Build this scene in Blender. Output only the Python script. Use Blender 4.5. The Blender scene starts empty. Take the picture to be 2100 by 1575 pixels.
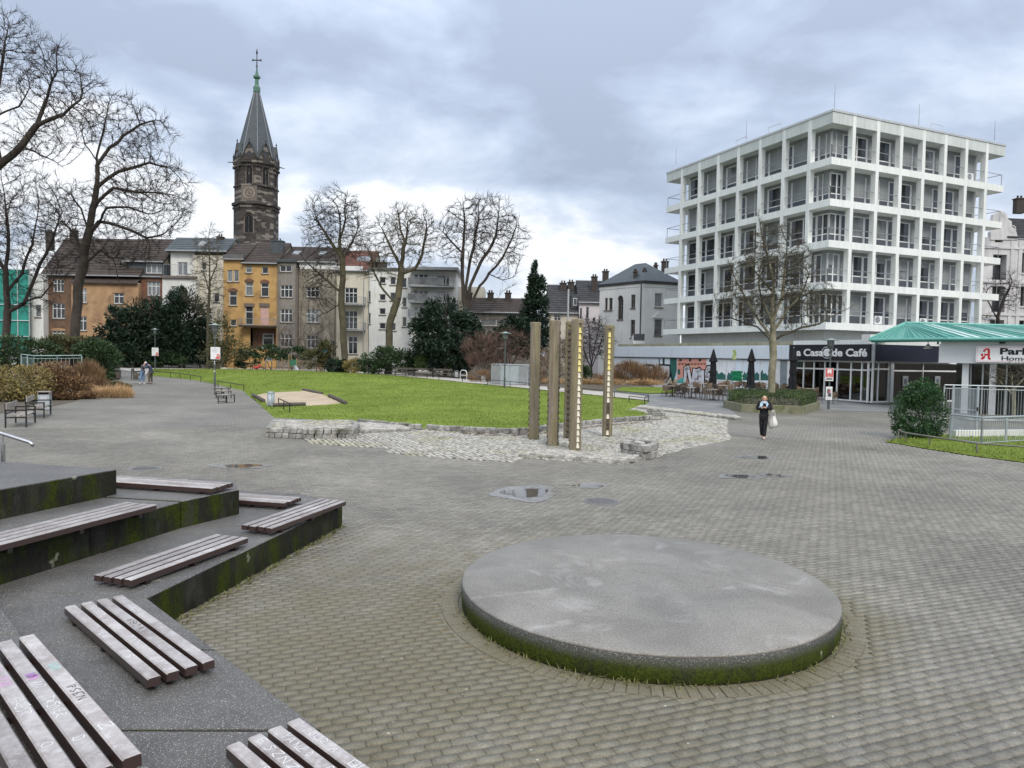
import bpy, bmesh, math, random
import numpy as np
from mathutils import Vector, Matrix

random.seed(7)
RNG = np.random.default_rng(7)
scene = bpy.context.scene
COL = scene.collection
R_ = math.radians

# ------------------------------------------------------------------ camera
F_PX = 1470.0                        # focal length in photo pixels (photo is 2100 x 1575)
CAM = np.array([0.0, 0.0, 2.9])
ROLL = math.atan(0.0178)
PITCH = math.atan(58.5 * math.cos(ROLL) / F_PX)
C_F = np.array([0, math.cos(PITCH), -math.sin(PITCH)])
C_U0 = np.array([0, math.sin(PITCH), math.cos(PITCH)])
C_R = math.cos(ROLL) * np.array([1.0, 0, 0]) + math.sin(ROLL) * C_U0
C_U = -math.sin(ROLL) * np.array([1.0, 0, 0]) + math.cos(ROLL) * C_U0
cam_data = bpy.data.cameras.new('camera')
cam_data.sensor_width = 36.0
cam_data.lens = F_PX / 2100.0 * 36.0
cam_data.clip_end = 5000
cam = bpy.data.objects.new('camera', cam_data)
COL.objects.link(cam)
mw = Matrix.Identity(4)
for i in range(3):
    mw[i][0], mw[i][1], mw[i][2], mw[i][3] = C_R[i], C_U[i], -C_F[i], CAM[i]
cam.matrix_world = mw
scene.camera = cam

# ------------------------------------------------------------------ overcast sky
SUN_EL, SUN_AZ = R_(42), R_(160)     # azimuth clockwise from +Y: behind the camera, to the right
world = bpy.data.worlds.new('World')
scene.world = world
world.use_nodes = True
wt = world.node_tree
wt.nodes.clear()
W = wt.nodes.new
wout = W('ShaderNodeOutputWorld')
wbg = W('ShaderNodeBackground')
sky = W('ShaderNodeTexSky')
sky.sky_type = 'NISHITA'
sky.sun_disc = False
sky.sun_elevation = SUN_EL
sky.sun_rotation = SUN_AZ
tc = W('ShaderNodeTexCoord')
sep = W('ShaderNodeSeparateXYZ')
wt.links.new(tc.outputs['Generated'], sep.inputs[0])

def wmath(op, a, b=None, c=None):
    n = W('ShaderNodeMath'); n.operation = op
    for i, v in enumerate((a, b, c)):
        if v is None: continue
        if isinstance(v, (int, float)): n.inputs[i].default_value = v
        else: wt.links.new(v, n.inputs[i])
    return n.outputs[0]
zc = wmath('MAXIMUM', sep.outputs['Z'], 0.0)
den = wmath('ADD', zc, 0.33)
cx = wmath('DIVIDE', sep.outputs['X'], den)
cy = wmath('DIVIDE', sep.outputs['Y'], den)
comb = W('ShaderNodeCombineXYZ')
wt.links.new(cx, comb.inputs[0]); wt.links.new(cy, comb.inputs[1])
mp = W('ShaderNodeMapping'); mp.inputs['Location'].default_value = (2.35, 0.6, 0.4); mp.inputs['Scale'].default_value = (1.0, 1.15, 1)
wt.links.new(comb.outputs[0], mp.inputs[0])
n1 = W('ShaderNodeTexNoise'); n1.inputs['Scale'].default_value = 1.05; n1.inputs['Detail'].default_value = 9; n1.inputs['Roughness'].default_value = 0.5; n1.inputs['Distortion'].default_value = 0.35
wt.links.new(mp.outputs[0], n1.inputs['Vector'])
n2 = W('ShaderNodeTexNoise'); n2.inputs['Scale'].default_value = 3.6; n2.inputs['Detail'].default_value = 8; n2.inputs['Roughness'].default_value = 0.55; n2.inputs['Distortion'].default_value = 0.3
wt.links.new(mp.outputs[0], n2.inputs['Vector'])
cl = wmath('ADD', wmath('MULTIPLY', n1.outputs[0], 0.68), wmath('MULTIPLY', n2.outputs[0], 0.32))
low = wmath('MULTIPLY', wmath('SUBTRACT', 0.34, wmath('MINIMUM', zc, 0.34)), 0.16)   # thinner, brighter cloud towards the horizon
cl = wmath('ADD', cl, low)
ramp = W('ShaderNodeValToRGB')
el = ramp.color_ramp.elements
el[0].position = 0.415; el[0].color = (0.35, 0.41, 0.52, 1)
el[1].position = 0.60; el[1].color = (0.93, 0.95, 0.98, 1)
e = el.new(0.475); e.color = (0.44, 0.515, 0.645, 1)
e = el.new(0.55); e.color = (0.62, 0.69, 0.81, 1)
wt.links.new(cl, ramp.inputs[0])
# overcast sky luminance: brighter towards the zenith
up = wmath('MULTIPLY_ADD', wmath('POWER', zc, 1.6), 1.6, 0.85)
vm = W('ShaderNodeVectorMath'); vm.operation = 'SCALE'
wt.links.new(ramp.outputs[0], vm.inputs[0]); wt.links.new(up, vm.inputs['Scale'])
vs = W('ShaderNodeVectorMath'); vs.operation = 'SCALE'; vs.inputs['Scale'].default_value = 0.10
wt.links.new(sky.outputs[0], vs.inputs[0])
mixw = W('ShaderNodeMixRGB'); mixw.inputs[0].default_value = 0.9
wt.links.new(vs.outputs[0], mixw.inputs[1]); wt.links.new(vm.outputs[0], mixw.inputs[2])
wt.links.new(mixw.outputs[0], wbg.inputs[0])
wbg.inputs[1].default_value = 1.0
wt.links.new(wbg.outputs[0], wout.inputs[0])

sun_d = bpy.data.lights.new('sun', 'SUN')
sun_d.energy = 1.5; sun_d.angle = R_(16); sun_d.color = (1.0, 0.93, 0.82)
sun = bpy.data.objects.new('sun', sun_d)
COL.objects.link(sun)
sdir = Vector((math.sin(SUN_AZ) * math.cos(SUN_EL), math.cos(SUN_AZ) * math.cos(SUN_EL), math.sin(SUN_EL)))
sun.rotation_euler = sdir.to_track_quat('Z', 'Y').to_euler()
sun.location = (0, -20, 60)

vs_ = scene.view_settings
vs_.view_transform = 'Standard'; vs_.look = 'None'; vs_.exposure = 0.34; vs_.gamma = 1.0
vs_.use_curve_mapping = False
scene.render.engine = 'CYCLES'

# ------------------------------------------------------------------ pixel -> place
def ray(x, y):
    return C_F + (x - 1050) / F_PX * C_R - (y - 787.5) / F_PX * C_U

def smooth(t):
    t = min(1.0, max(0.0, t)); return t * t * (3 - 2 * t)

def gz(x, y):
    """height of the ground: flat plaza, rising gently towards the far side"""
    return 0.6 * smooth((y - 44) / 20.0) + 0.0012 * max(0.0, y - 64)

def G(x, y, z=0.0):
    d = ray(x, y); return CAM + d * ((z - CAM[2]) / d[2])

def D(x, y, Y):
    d = ray(x, y); return CAM + d * (Y / d[1])

def GT(x, y):
    """photo pixel -> point on the ground"""
    d = ray(x, y); d = d / d[1]
    lo, hi = 1.0, 140.0
    for t in np.arange(3.0, 140.0, 0.5):
        p = CAM + d * t
        if p[2] <= gz(p[0], p[1]): lo, hi = t - 0.5, t; break
    else:
        return CAM + d * 140.0
    for _ in range(20):
        m = 0.5 * (lo + hi); p = CAM + d * m
        if p[2] <= gz(p[0], p[1]): hi = m
        else: lo = m
    return CAM + d * hi

def PXV(P):
    v = np.array(P, float) - CAM; c = v @ C_F
    return 1050 + F_PX * (v @ C_R) / c, 787.5 - F_PX * (v @ C_U) / c

class Plane:
    """vertical plane through (x, y) whose u axis points along angle a (degrees)"""
    def __init__(s, x, y, a):
        s.o = np.array([x, y, 0.0]); s.a = R_(a)
        s.u = np.array([math.cos(s.a), math.sin(s.a), 0]); s.n = np.array([math.sin(s.a), -math.cos(s.a), 0])   # n: outwards, to the viewer
    def pix(s, px, py):
        d = ray(px, py); t = ((s.o - CAM) @ s.n) / (d @ s.n)
        p = CAM + d * t
        return (p - s.o) @ s.u, p[2]
    def P(s, u, z, out=0.0):
        p = s.o + s.u * u + s.n * out
        return (p[0], p[1], z)

# ------------------------------------------------------------------ objects
ORI = {}
def tag(o, label=None, cat=None, group=None, kind=None):
    if label: o['label'] = label
    if cat: o['category'] = cat
    if group: o['group'] = group
    if kind: o['kind'] = kind
    return o

def thing(name, label, cat, loc=(0, 0, 0), rz=0.0, group=None):
    o = bpy.data.objects.new(name, None)
    o.empty_display_size = 0.2
    COL.objects.link(o)
    o.location = loc; o.rotation_euler = (0, 0, rz)
    ORI[o.name] = np.array(loc, float)
    return tag(o, label, cat, group)

def copy_tree(o, parent=None):
    c = o.copy(); COL.objects.link(c); c.parent = parent
    for ch in list(o.children): copy_tree(ch, c)
    return c

def rotz(v, a):
    c, s = math.cos(a), math.sin(a)
    return (v[0] * c - v[1] * s, v[0] * s + v[1] * c, v[2])

class MB:
    def __init__(s):
        s.v = []; s.f = []; s.m = []
        s.mi = 0
    def add(s, vs, fs):
        b = len(s.v); s.v.extend([tuple(p) for p in vs])
        for f in fs:
            s.f.append(tuple(i + b for i in f)); s.m.append(s.mi)
        return s
    def quad(s, a, b, c, d): return s.add([a, b, c, d], [(0, 1, 2, 3)])
    def poly(s, pts): return s.add(pts, [tuple(range(len(pts)))])
    def box(s, c, d, rz=0.0, tilt=None):
        hx, hy, hz = d[0] / 2, d[1] / 2, d[2] / 2
        vs = []
        for x, y, z in [(-hx, -hy, -hz), (hx, -hy, -hz), (hx, hy, -hz), (-hx, hy, -hz), (-hx, -hy, hz), (hx, -hy, hz), (hx, hy, hz), (-hx, hy, hz)]:
            p = Vector((x, y, z))
            if tilt: p = tilt @ p
            p = rotz(p, rz) if rz else p
            vs.append((p[0] + c[0], p[1] + c[1], p[2] + c[2]))
        return s.add(vs, [(0, 3, 2, 1), (4, 5, 6, 7), (0, 1, 5, 4), (1, 2, 6, 5), (2, 3, 7, 6), (3, 0, 4, 7)])
    def hexa(s, v8):
        return s.add(v8, [(0, 3, 2, 1), (4, 5, 6, 7), (0, 1, 5, 4), (1, 2, 6, 5), (2, 3, 7, 6), (3, 0, 4, 7)])
    def pbox(s, pl, u0, u1, z0, z1, o0, o1):
        """box on a Plane: u range, z range, from o0 (inner) to o1 (outer)"""
        return s.hexa([pl.P(u0, z0, o1), pl.P(u1, z0, o1), pl.P(u1, z0, o0), pl.P(u0, z0, o0),
                       pl.P(u0, z1, o1), pl.P(u1, z1, o1), pl.P(u1, z1, o0), pl.P(u0, z1, o0)])
    def prism(s, poly, z0, z1, bev=0.0):
        a = sum(poly[i][0] * poly[(i + 1) % len(poly)][1] - poly[(i + 1) % len(poly)][0] * poly[i][1] for i in range(len(poly)))
        if a < 0: poly = poly[::-1]
        n = len(poly)
        if bev:
            cx = sum(p[0] for p in poly) / n; cy = sum(p[1] for p in poly) / n
            ins = []
            for p in poly:
                dx, dy = cx - p[0], cy - p[1]; l = math.hypot(dx, dy) or 1
                ins.append((p[0] + dx / l * bev * 1.4, p[1] + dy / l * bev * 1.4))
            vs = [(p[0], p[1], z0) for p in poly] + [(p[0], p[1], z1 - bev) for p in poly] + [(p[0], p[1], z1) for p in ins]
            fs = [tuple(range(2 * n, 3 * n)), tuple(range(n - 1, -1, -1))]
            for k in (0, n):
                fs += [(k + i, k + (i + 1) % n, k + n + (i + 1) % n, k + n + i) for i in range(n)]
            return s.add(vs, fs)
        vs = [(p[0], p[1], z0) for p in poly] + [(p[0], p[1], z1) for p in poly]
        fs = [tuple(range(n, 2 * n)), tuple(range(n - 1, -1, -1))]
        fs += [(i, (i + 1) % n, n + (i + 1) % n, n + i) for i in range(n)]
        return s.add(vs, fs)
    def cyl(s, p0, p1, r0, r1=None, n=8, caps=True):
        return s.tube([p0, p1], [r0, r0 if r1 is None else r1], n, caps)
    def tube(s, pts, rad, n=6, caps=True):
        pts = [Vector(p) for p in pts]
        if isinstance(rad, (int, float)): rad = [rad] * len(pts)
        vs = []; fs = []
        ref = None
        for i, p in enumerate(pts):
            t = (pts[min(i + 1, len(pts) - 1)] - pts[max(i - 1, 0)])
            if t.length < 1e-9: t = Vector((0, 0, 1))
            t.normalize()
            if ref is None:
                ref = Vector((1, 0, 0)) if abs(t.x) < 0.8 else Vector((0, 1, 0))
            a = (ref - t * ref.dot(t)).normalized(); b = t.cross(a); ref = a
            for k in range(n):
                an = 2 * math.pi * k / n
                vs.append(p + (a * math.cos(an) + b * math.sin(an)) * rad[i])
        for i in range(len(pts) - 1):
            for k in range(n):
                fs.append((i * n + k, i * n + (k + 1) % n, (i + 1) * n + (k + 1) % n, (i + 1) * n + k))
        if caps:
            fs.append(tuple(range(n - 1, -1, -1))); fs.append(tuple((len(pts) - 1) * n + k for k in range(n)))
        return s.add(vs, fs)
    def lathe(s, prof, c=(0, 0, 0), n=16, a0=0.0):
        """prof: list of (r, z)"""
        vs = []; fs = []
        for r, z in prof:
            for k in range(n):
                an = a0 + 2 * math.pi * k / n
                vs.append((c[0] + r * math.cos(an), c[1] + r * math.sin(an), c[2] + z))
        for i in range(len(prof) - 1):
            for k in range(n):
                fs.append((i * n + k, i * n + (k + 1) % n, (i + 1) * n + (k + 1) % n, (i + 1) * n + k))
        if prof[0][0] > 1e-6: fs.append(tuple(range(n - 1, -1, -1)))
        if prof[-1][0] > 1e-6: fs.append(tuple((len(prof) - 1) * n + k for k in range(n)))
        return s.add(vs, fs)
    def build(s, name, mat, parent=None, smooth_=False, kind=None, label=None):
        off = np.zeros(3)
        q = parent
        while q is not None:
            if q.name in ORI and q.parent is None: off = ORI[q.name]
            q = q.parent
        me = bpy.data.meshes.new(name)
        v = np.array(s.v, dtype=float).reshape(-1, 3) - off
        me.from_pydata(v.tolist(), [], s.f)
        mats = mat if isinstance(mat, (list, tuple)) else [mat]
        for m in mats: me.materials.append(m)
        if len(mats) > 1: me.polygons.foreach_set('material_index', s.m)
        if smooth_: me.polygons.foreach_set('use_smooth', [True] * len(me.polygons))
        me.update()
        o = bpy.data.objects.new(name, me)
        COL.objects.link(o)
        if parent is not None: o.parent = parent
        if kind: o['kind'] = kind
        if label: o['label'] = label
        return o

def mesh_np(name, V, Fq, mat, parent=None, kind=None, loc=None):
    """fast mesh from numpy quads/tris (Fq: (n,k) int array)"""
    me = bpy.data.meshes.new(name)
    V = np.asarray(V, dtype=np.float32); Fq = np.asarray(Fq, dtype=np.int32)
    if loc is not None: V = V - np.asarray(loc, dtype=np.float32)
    k = Fq.shape[1]
    me.vertices.add(len(V)); me.vertices.foreach_set('co', V.ravel())
    me.loops.add(Fq.size); me.loops.foreach_set('vertex_index', Fq.ravel())
    me.polygons.add(len(Fq)); me.polygons.foreach_set('loop_start', np.arange(0, Fq.size, k, dtype=np.int32))
    me.update(calc_edges=True); me.validate()
    me.materials.append(mat)
    o = bpy.data.objects.new(name, me); COL.objects.link(o)
    if parent is not None: o.parent = parent
    if kind: o['kind'] = kind
    return o

# ------------------------------------------------------------------ materials
MATS = {}
def nodes(name):
    m = bpy.data.materials.new(name); m.use_nodes = True
    nt = m.node_tree; b = nt.nodes['Principled BSDF']
    MATS[name] = m
    return m, nt, b

def N(nt, typ, **kw):
    n = nt.nodes.new(typ)
    for k, v in kw.items(): setattr(n, k, v)
    return n

def setin(nt, sock, v):
    if isinstance(v, (int, float)): sock.default_value = v
    elif isinstance(v, (tuple, list)): sock.default_value = v if len(v) != 3 or sock.type == 'VECTOR' else (*v, 1)
    else: nt.links.new(v, sock)

def noise(nt, vec, scale, detail=4, rough=0.55, dist=0.0):
    n = N(nt, 'ShaderNodeTexNoise'); n.inputs['Scale'].default_value = scale; n.inputs['Detail'].default_value = detail
    n.inputs['Roughness'].default_value = rough; n.inputs['Distortion'].default_value = dist
    nt.links.new(vec, n.inputs['Vector']); return n.outputs[0]

def ramp2(nt, fac, p0, c0, p1, c1):
    r = N(nt, 'ShaderNodeValToRGB'); e = r.color_ramp.elements
    e[0].position, e[1].position = p0, p1
    e[0].color = (*c0, 1) if len(c0) == 3 else c0; e[1].color = (*c1, 1) if len(c1) == 3 else c1
    nt.links.new(fac, r.inputs[0]); return r.outputs[0]

def fmath(nt, op, a, b=None, c=None):
    n = N(nt, 'ShaderNodeMath', operation=op)
    for i, v in enumerate((a, b, c)):
        if v is not None: setin(nt, n.inputs[i], v)
    return n.outputs[0]

def mixc(nt, fac, a, b, mode='MIX'):
    n = N(nt, 'ShaderNodeMixRGB', blend_type=mode)
    setin(nt, n.inputs[0], fac); setin(nt, n.inputs[1], a); setin(nt, n.inputs[2], b)
    return n.outputs[0]

def bump(nt, b, h, strength=0.3, dist=0.01):
    n = N(nt, 'ShaderNodeBump'); n.inputs['Strength'].default_value = strength; n.inputs['Distance'].default_value = dist
    nt.links.new(h, n.inputs['Height']); nt.links.new(n.outputs[0], b.inputs['Normal'])

def rnd(nt):
    """0..1 value that differs per piece (mesh island and object)"""
    g = N(nt, 'ShaderNodeNewGeometry'); o = N(nt, 'ShaderNodeObjectInfo')
    return fmath(nt, 'FRACT', fmath(nt, 'ADD', g.outputs['Random Per Island'], fmath(nt, 'MULTIPLY', o.outputs['Random'], 7.31)))

def mat(name, c, c2=None, sc=2.0, rough=0.75, bmp=0.0, bsc=None, metal=0.0, isl=0.0, spec=0.4, streak=0.0, dirt=None, dsc=0.6, trans=0.0):
    m, nt, b = nodes(name)
    g = N(nt, 'ShaderNodeNewGeometry'); pos = g.outputs['Position']
    if c2 is None: c2 = tuple(x * 0.82 for x in c)
    col = ramp2(nt, noise(nt, pos, sc, 6, 0.6), 0.34, c2, 0.66, c)
    if streak:
        mpg = N(nt, 'ShaderNodeMapping'); mpg.inputs['Scale'].default_value = (1.6, 1.6, 0.12)
        nt.links.new(pos, mpg.inputs[0])
        s_ = ramp2(nt, noise(nt, mpg.outputs[0], 2.2, 6, 0.65), 0.42, (1, 1, 1), 0.75, (1 - streak,) * 3)
        col = mixc(nt, 1.0, col, s_, 'MULTIPLY')
    if dirt is not None:
        f_ = ramp2(nt, noise(nt, pos, dsc, 7, 0.65), 0.5, (0, 0, 0), 0.68, (1, 1, 1))
        col = mixc(nt, f_, col, dirt)
    if isl:
        col = mixc(nt, 1.0, col, ramp2(nt, rnd(nt), 0.0, (1 - isl,) * 3, 1.0, (1 + isl * 0.6,) * 3), 'MULTIPLY')
    setin(nt, b.inputs['Base Color'], col)
    b.inputs['Roughness'].default_value = rough; b.inputs['Metallic'].default_value = metal
    b.inputs['Specular IOR Level'].default_value = spec
    if bmp:
        bump(nt, b, noise(nt, pos, bsc or sc * 6, 6, 0.6), bmp, 0.02)
    return m
# ------------------------------------------------------------------ ground materials
PAVE_A = R_(21.0)                    # direction of the brick courses
DISC_C, DISC_R, DISC_H = (1.60, 8.42), 2.15, 0.27

def paving_color(nt, pos, base):
    """weathering shared by the built bricks and the far paving: grime, algae at the foot of the walls, pale specks"""
    col = mixc(nt, 1.0, base, ramp2(nt, noise(nt, pos, 0.35, 5, 0.6), 0.3, (0.74, 0.74, 0.73), 0.7, (1.18, 1.17, 1.14)), 'MULTIPLY')
    col = mixc(nt, 1.0, col, ramp2(nt, noise(nt, pos, 0.11, 5, 0.6, 1.0), 0.36, (0.8, 0.79, 0.78), 0.62, (1.08, 1.08, 1.08)), 'MULTIPLY')
    col = mixc(nt, 1.0, col, ramp2(nt, noise(nt, pos, 42, 4, 0.85), 0.32, (0.66, 0.66, 0.66), 0.7, (1.36, 1.36, 1.34)), 'MULTIPLY')
    col = mixc(nt, 1.0, col, ramp2(nt, noise(nt, pos, 13, 6, 0.75), 0.34, (0.78,) * 3, 0.68, (1.2,) * 3), 'MULTIPLY')
    col = mixc(nt, ramp2(nt, noise(nt, pos, 4.5, 8, 0.82), 0.6, (0, 0, 0), 0.7, (0.5,) * 3), col, (0.42, 0.395, 0.32))
    # algae film in the corner between disc and terraces
    sub = N(nt, 'ShaderNodeVectorMath', operation='DISTANCE')
    nt.links.new(pos, sub.inputs[0]); sub.inputs[1].default_value = (-0.9, 7.0, 0)
    d1 = fmath(nt, 'MULTIPLY', sub.outputs['Value'], 1 / 6.0)
    sub2 = N(nt, 'ShaderNodeVectorMath', operation='DISTANCE')
    nt.links.new(pos, sub2.inputs[0]); sub2.inputs[1].default_value = (DISC_C[0], DISC_C[1], 0)
    d2 = fmath(nt, 'MULTIPLY', fmath(nt, 'SUBTRACT', sub2.outputs['Value'], DISC_R), 1 / 1.0)
    d = fmath(nt, 'SUBTRACT', 1.0, fmath(nt, 'MINIMUM', d1, d2))
    f = fmath(nt, 'ADD', d, fmath(nt, 'MULTIPLY', fmath(nt, 'SUBTRACT', noise(nt, pos, 1.6, 5, 0.6), 0.5), 1.5))
    f = ramp2(nt, f, 0.1, (0, 0, 0), 0.9, (0.78, 0.78, 0.78))
    col = mixc(nt, f, col, mixc(nt, 1.0, (0.145, 0.124, 0.068), ramp2(nt, noise(nt, pos, 42, 4, 0.85), 0.32, (0.66,) * 3, 0.7, (1.36,) * 3), 'MULTIPLY'))
    # pale specks: gum, lichen, droppings
    vo = N(nt, 'ShaderNodeTexVoronoi'); vo.inputs['Scale'].default_value = 9.0
    nt.links.new(pos, vo.inputs['Vector'])
    sp = ramp2(nt, vo.outputs['Distance'], 0.05, (1, 1, 1), 0.1, (0, 0, 0))
    gate = ramp2(nt, noise(nt, pos, 3.0, 2), 0.52, (0, 0, 0), 0.56, (0.75, 0.75, 0.75))
    col = mixc(nt, mixc(nt, 1.0, sp, gate, 'MULTIPLY'), col, (0.62, 0.6, 0.52))
    return col

def make_paving():
    m, nt, b = nodes('paving_far')
    g = N(nt, 'ShaderNodeNewGeometry'); pos = g.outputs['Position']
    mp = N(nt, 'ShaderNodeMapping'); mp.inputs['Rotation'].default_value = (0, 0, -PAVE_A)
    nt.links.new(pos, mp.inputs[0])
    br = N(nt, 'ShaderNodeTexBrick'); br.offset = 0.5; br.offset_frequency = 2; br.squash = 1.0
    nt.links.new(mp.outputs[0], br.inputs['Vector'])
    br.inputs['Scale'].default_value = 1.0; br.inputs['Brick Width'].default_value = 0.2; br.inputs['Row Height'].default_value = 0.1
    br.inputs['Mortar Size'].default_value = 0.010; br.inputs['Mortar Smooth'].default_value = 0.3
    br.inputs['Color1'].default_value = (0.198, 0.184, 0.156, 1); br.inputs['Color2'].default_value = (0.252, 0.236, 0.202, 1)
    br.inputs['Mortar'].default_value = (0.045, 0.041, 0.03, 1)
    col = paving_color(nt, pos, br.outputs['Color'])
    setin(nt, b.inputs['Base Color'], col); b.inputs['Roughness'].default_value = 0.62
    bump(nt, b, fmath(nt, 'SUBTRACT', 1.0, br.outputs['Fac']), 0.4, 0.01)
    m, nt, b = nodes('paving_brick')
    g = N(nt, 'ShaderNodeNewGeometry'); pos = g.outputs['Position']
    base = ramp2(nt, rnd(nt), 0.0, (0.185, 0.171, 0.144), 1.0, (0.258, 0.24, 0.205))
    col = paving_color(nt, pos, base)
    setin(nt, b.inputs['Base Color'], col); b.inputs['Roughness'].default_value = 0.6
    bump(nt, b, noise(nt, pos, 70, 5, 0.8), 0.6, 0.008)
make_paving()

def make_concrete():
    """washed concrete: grey matrix, pale pebbles, algae and moss on the upright faces"""
    for name, dark, mossy in (('washed_concrete', 1.0, 1.25), ('disc_top', 1.0, 0.0), ('disc_side', 0.5, 2.6)):
        m, nt, b = nodes(name)
        g = N(nt, 'ShaderNodeNewGeometry'); pos = g.outputs['Position']
        if name == 'disc_top':
            col = ramp2(nt, noise(nt, pos, 1.1, 6, 0.62, 0.6), 0.34, (0.165, 0.155, 0.138), 0.68, (0.24, 0.226, 0.202))
            col = mixc(nt, 1.0, col, ramp2(nt, noise(nt, pos, 48, 4, 0.85), 0.34, (0.55, 0.55, 0.55), 0.68, (1.5, 1.48, 1.45)), 'MULTIPLY')
            st = ramp2(nt, noise(nt, pos, 0.9, 7, 0.62, 2.2), 0.56, (0, 0, 0), 0.74, (0.5, 0.5, 0.5))
            col = mixc(nt, st, col, (0.44, 0.42, 0.4))
            rf = ramp2(nt, noise(nt, pos, 0.8, 4), 0.4, (0.55,) * 3, 0.65, (0.8,) * 3)
            setin(nt, b.inputs['Roughness'], rf)
        else:
            col = ramp2(nt, noise(nt, pos, 1.3, 6, 0.6), 0.32, (0.06 * dark, 0.056 * dark, 0.05 * dark), 0.68, (0.115 * dark, 0.107 * dark, 0.096 * dark))
            vo = N(nt, 'ShaderNodeTexVoronoi'); vo.inputs['Scale'].default_value = 85.0
            nt.links.new(pos, vo.inputs['Vector'])
            sp = ramp2(nt, vo.outputs['Distance'], 0.2, (1, 1, 1), 0.38, (0, 0, 0))
            gate = ramp2(nt, noise(nt, pos, 60, 2), 0.38, (0, 0, 0), 0.58, (0.85, 0.85, 0.85))
            col = mixc(nt, mixc(nt, 1.0, sp, gate, 'MULTIPLY'), col, (0.5, 0.48, 0.45))
            # upright faces: dark film, moss
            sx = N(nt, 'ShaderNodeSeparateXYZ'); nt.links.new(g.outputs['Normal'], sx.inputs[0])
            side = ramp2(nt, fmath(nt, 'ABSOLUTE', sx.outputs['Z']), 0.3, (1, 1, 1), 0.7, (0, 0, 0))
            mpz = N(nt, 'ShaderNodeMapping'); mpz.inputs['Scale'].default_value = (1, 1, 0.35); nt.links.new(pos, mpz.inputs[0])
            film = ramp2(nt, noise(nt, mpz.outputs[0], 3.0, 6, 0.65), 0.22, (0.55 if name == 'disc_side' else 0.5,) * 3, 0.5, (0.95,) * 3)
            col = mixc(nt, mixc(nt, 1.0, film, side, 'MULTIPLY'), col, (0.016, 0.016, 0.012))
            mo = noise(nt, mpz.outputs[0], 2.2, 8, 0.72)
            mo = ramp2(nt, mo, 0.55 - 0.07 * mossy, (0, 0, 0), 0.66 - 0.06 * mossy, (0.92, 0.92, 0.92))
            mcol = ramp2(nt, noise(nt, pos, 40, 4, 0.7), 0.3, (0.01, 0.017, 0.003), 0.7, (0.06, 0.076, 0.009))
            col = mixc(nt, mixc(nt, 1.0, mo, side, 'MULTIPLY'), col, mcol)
            li = ramp2(nt, noise(nt, pos, 2.4, 3, 0.6), 0.68, (0, 0, 0), 0.72, (0.6, 0.6, 0.6))
            col = mixc(nt, li, col, (0.36, 0.36, 0.27))
            b.inputs['Roughness'].default_value = 0.55
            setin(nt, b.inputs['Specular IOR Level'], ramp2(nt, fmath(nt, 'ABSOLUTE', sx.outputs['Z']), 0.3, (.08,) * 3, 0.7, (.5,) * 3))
        setin(nt, b.inputs['Base Color'], col)
        bump(nt, b, noise(nt, pos, 70, 5, 0.75), 0.5, 0.01)
make_concrete()

def make_lawn():
    m, nt, b = nodes('lawn')
    g = N(nt, 'ShaderNodeNewGeometry'); pos = g.outputs['Position']
    col = ramp2(nt, noise(nt, pos, 0.35, 6, 0.6, 0.5), 0.34, (0.12, 0.17, 0.026), 0.66, (0.205, 0.265, 0.052))
    col = mixc(nt, 1.0, col, ramp2(nt, noise(nt, pos, 5, 6, 0.75), 0.3, (0.62, 0.65, 0.6), 0.72, (1.3, 1.25, 1.2)), 'MULTIPLY')
    bare = ramp2(nt, noise(nt, pos, 0.8, 6, 0.65), 0.6, (0, 0, 0), 0.76, (0.6, 0.6, 0.6))
    col = mixc(nt, bare, col, (0.17, 0.155, 0.06))
    setin(nt, b.inputs['Base Color'], col); b.inputs['Roughness'].default_value = 0.9; b.inputs['Specular IOR Level'].default_value = 0.1
    bump(nt, b, noise(nt, pos, 14, 6, 0.8), 0.9, 0.06)
    m, nt, b = nodes('grass_blade')
    base = ramp2(nt, rnd(nt), 0.0, (0.11, 0.155, 0.024), 1.0, (0.245, 0.305, 0.066))
    setin(nt, b.inputs['Base Color'], base); b.inputs['Roughness'].default_value = 0.7; b.inputs['Specular IOR Level'].default_value = 0.2
make_lawn()
mat('earth', (0.12, 0.1, 0.07), (0.07, 0.058, 0.04), 0.8, 0.95, 0.6, 6)
mat('path_grit', (0.44, 0.41, 0.36), (0.34, 0.31, 0.27), 0.6, 0.9, 0.2, 20)
mat('asphalt', (0.2, 0.2, 0.195), (0.15, 0.15, 0.148), 0.5, 0.8, 0.3, 30, dirt=(0.26, 0.25, 0.22))
mat('sand', (0.46, 0.37, 0.26), (0.36, 0.28, 0.19), 0.7, 0.95, 0.4, 8)
mat('granite_sett', (0.46, 0.435, 0.38), (0.29, 0.27, 0.235), 14, 0.75, 0.4, 40, isl=0.34, dirt=(0.3, 0.28, 0.17), dsc=0.5)
mat('granite_block', (0.4, 0.385, 0.355), (0.2, 0.19, 0.175), 5, 0.8, 0.6, 25, isl=0.3, dirt=(0.09, 0.085, 0.06), dsc=2.2)
mat('sett_joint', (0.10, 0.085, 0.055), (0.05, 0.045, 0.03), 3, 0.95)
mat('cast_iron', (0.2, 0.195, 0.185), (0.13, 0.125, 0.12), 20, 0.5, 0.5, 60, metal=0.4)

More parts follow.
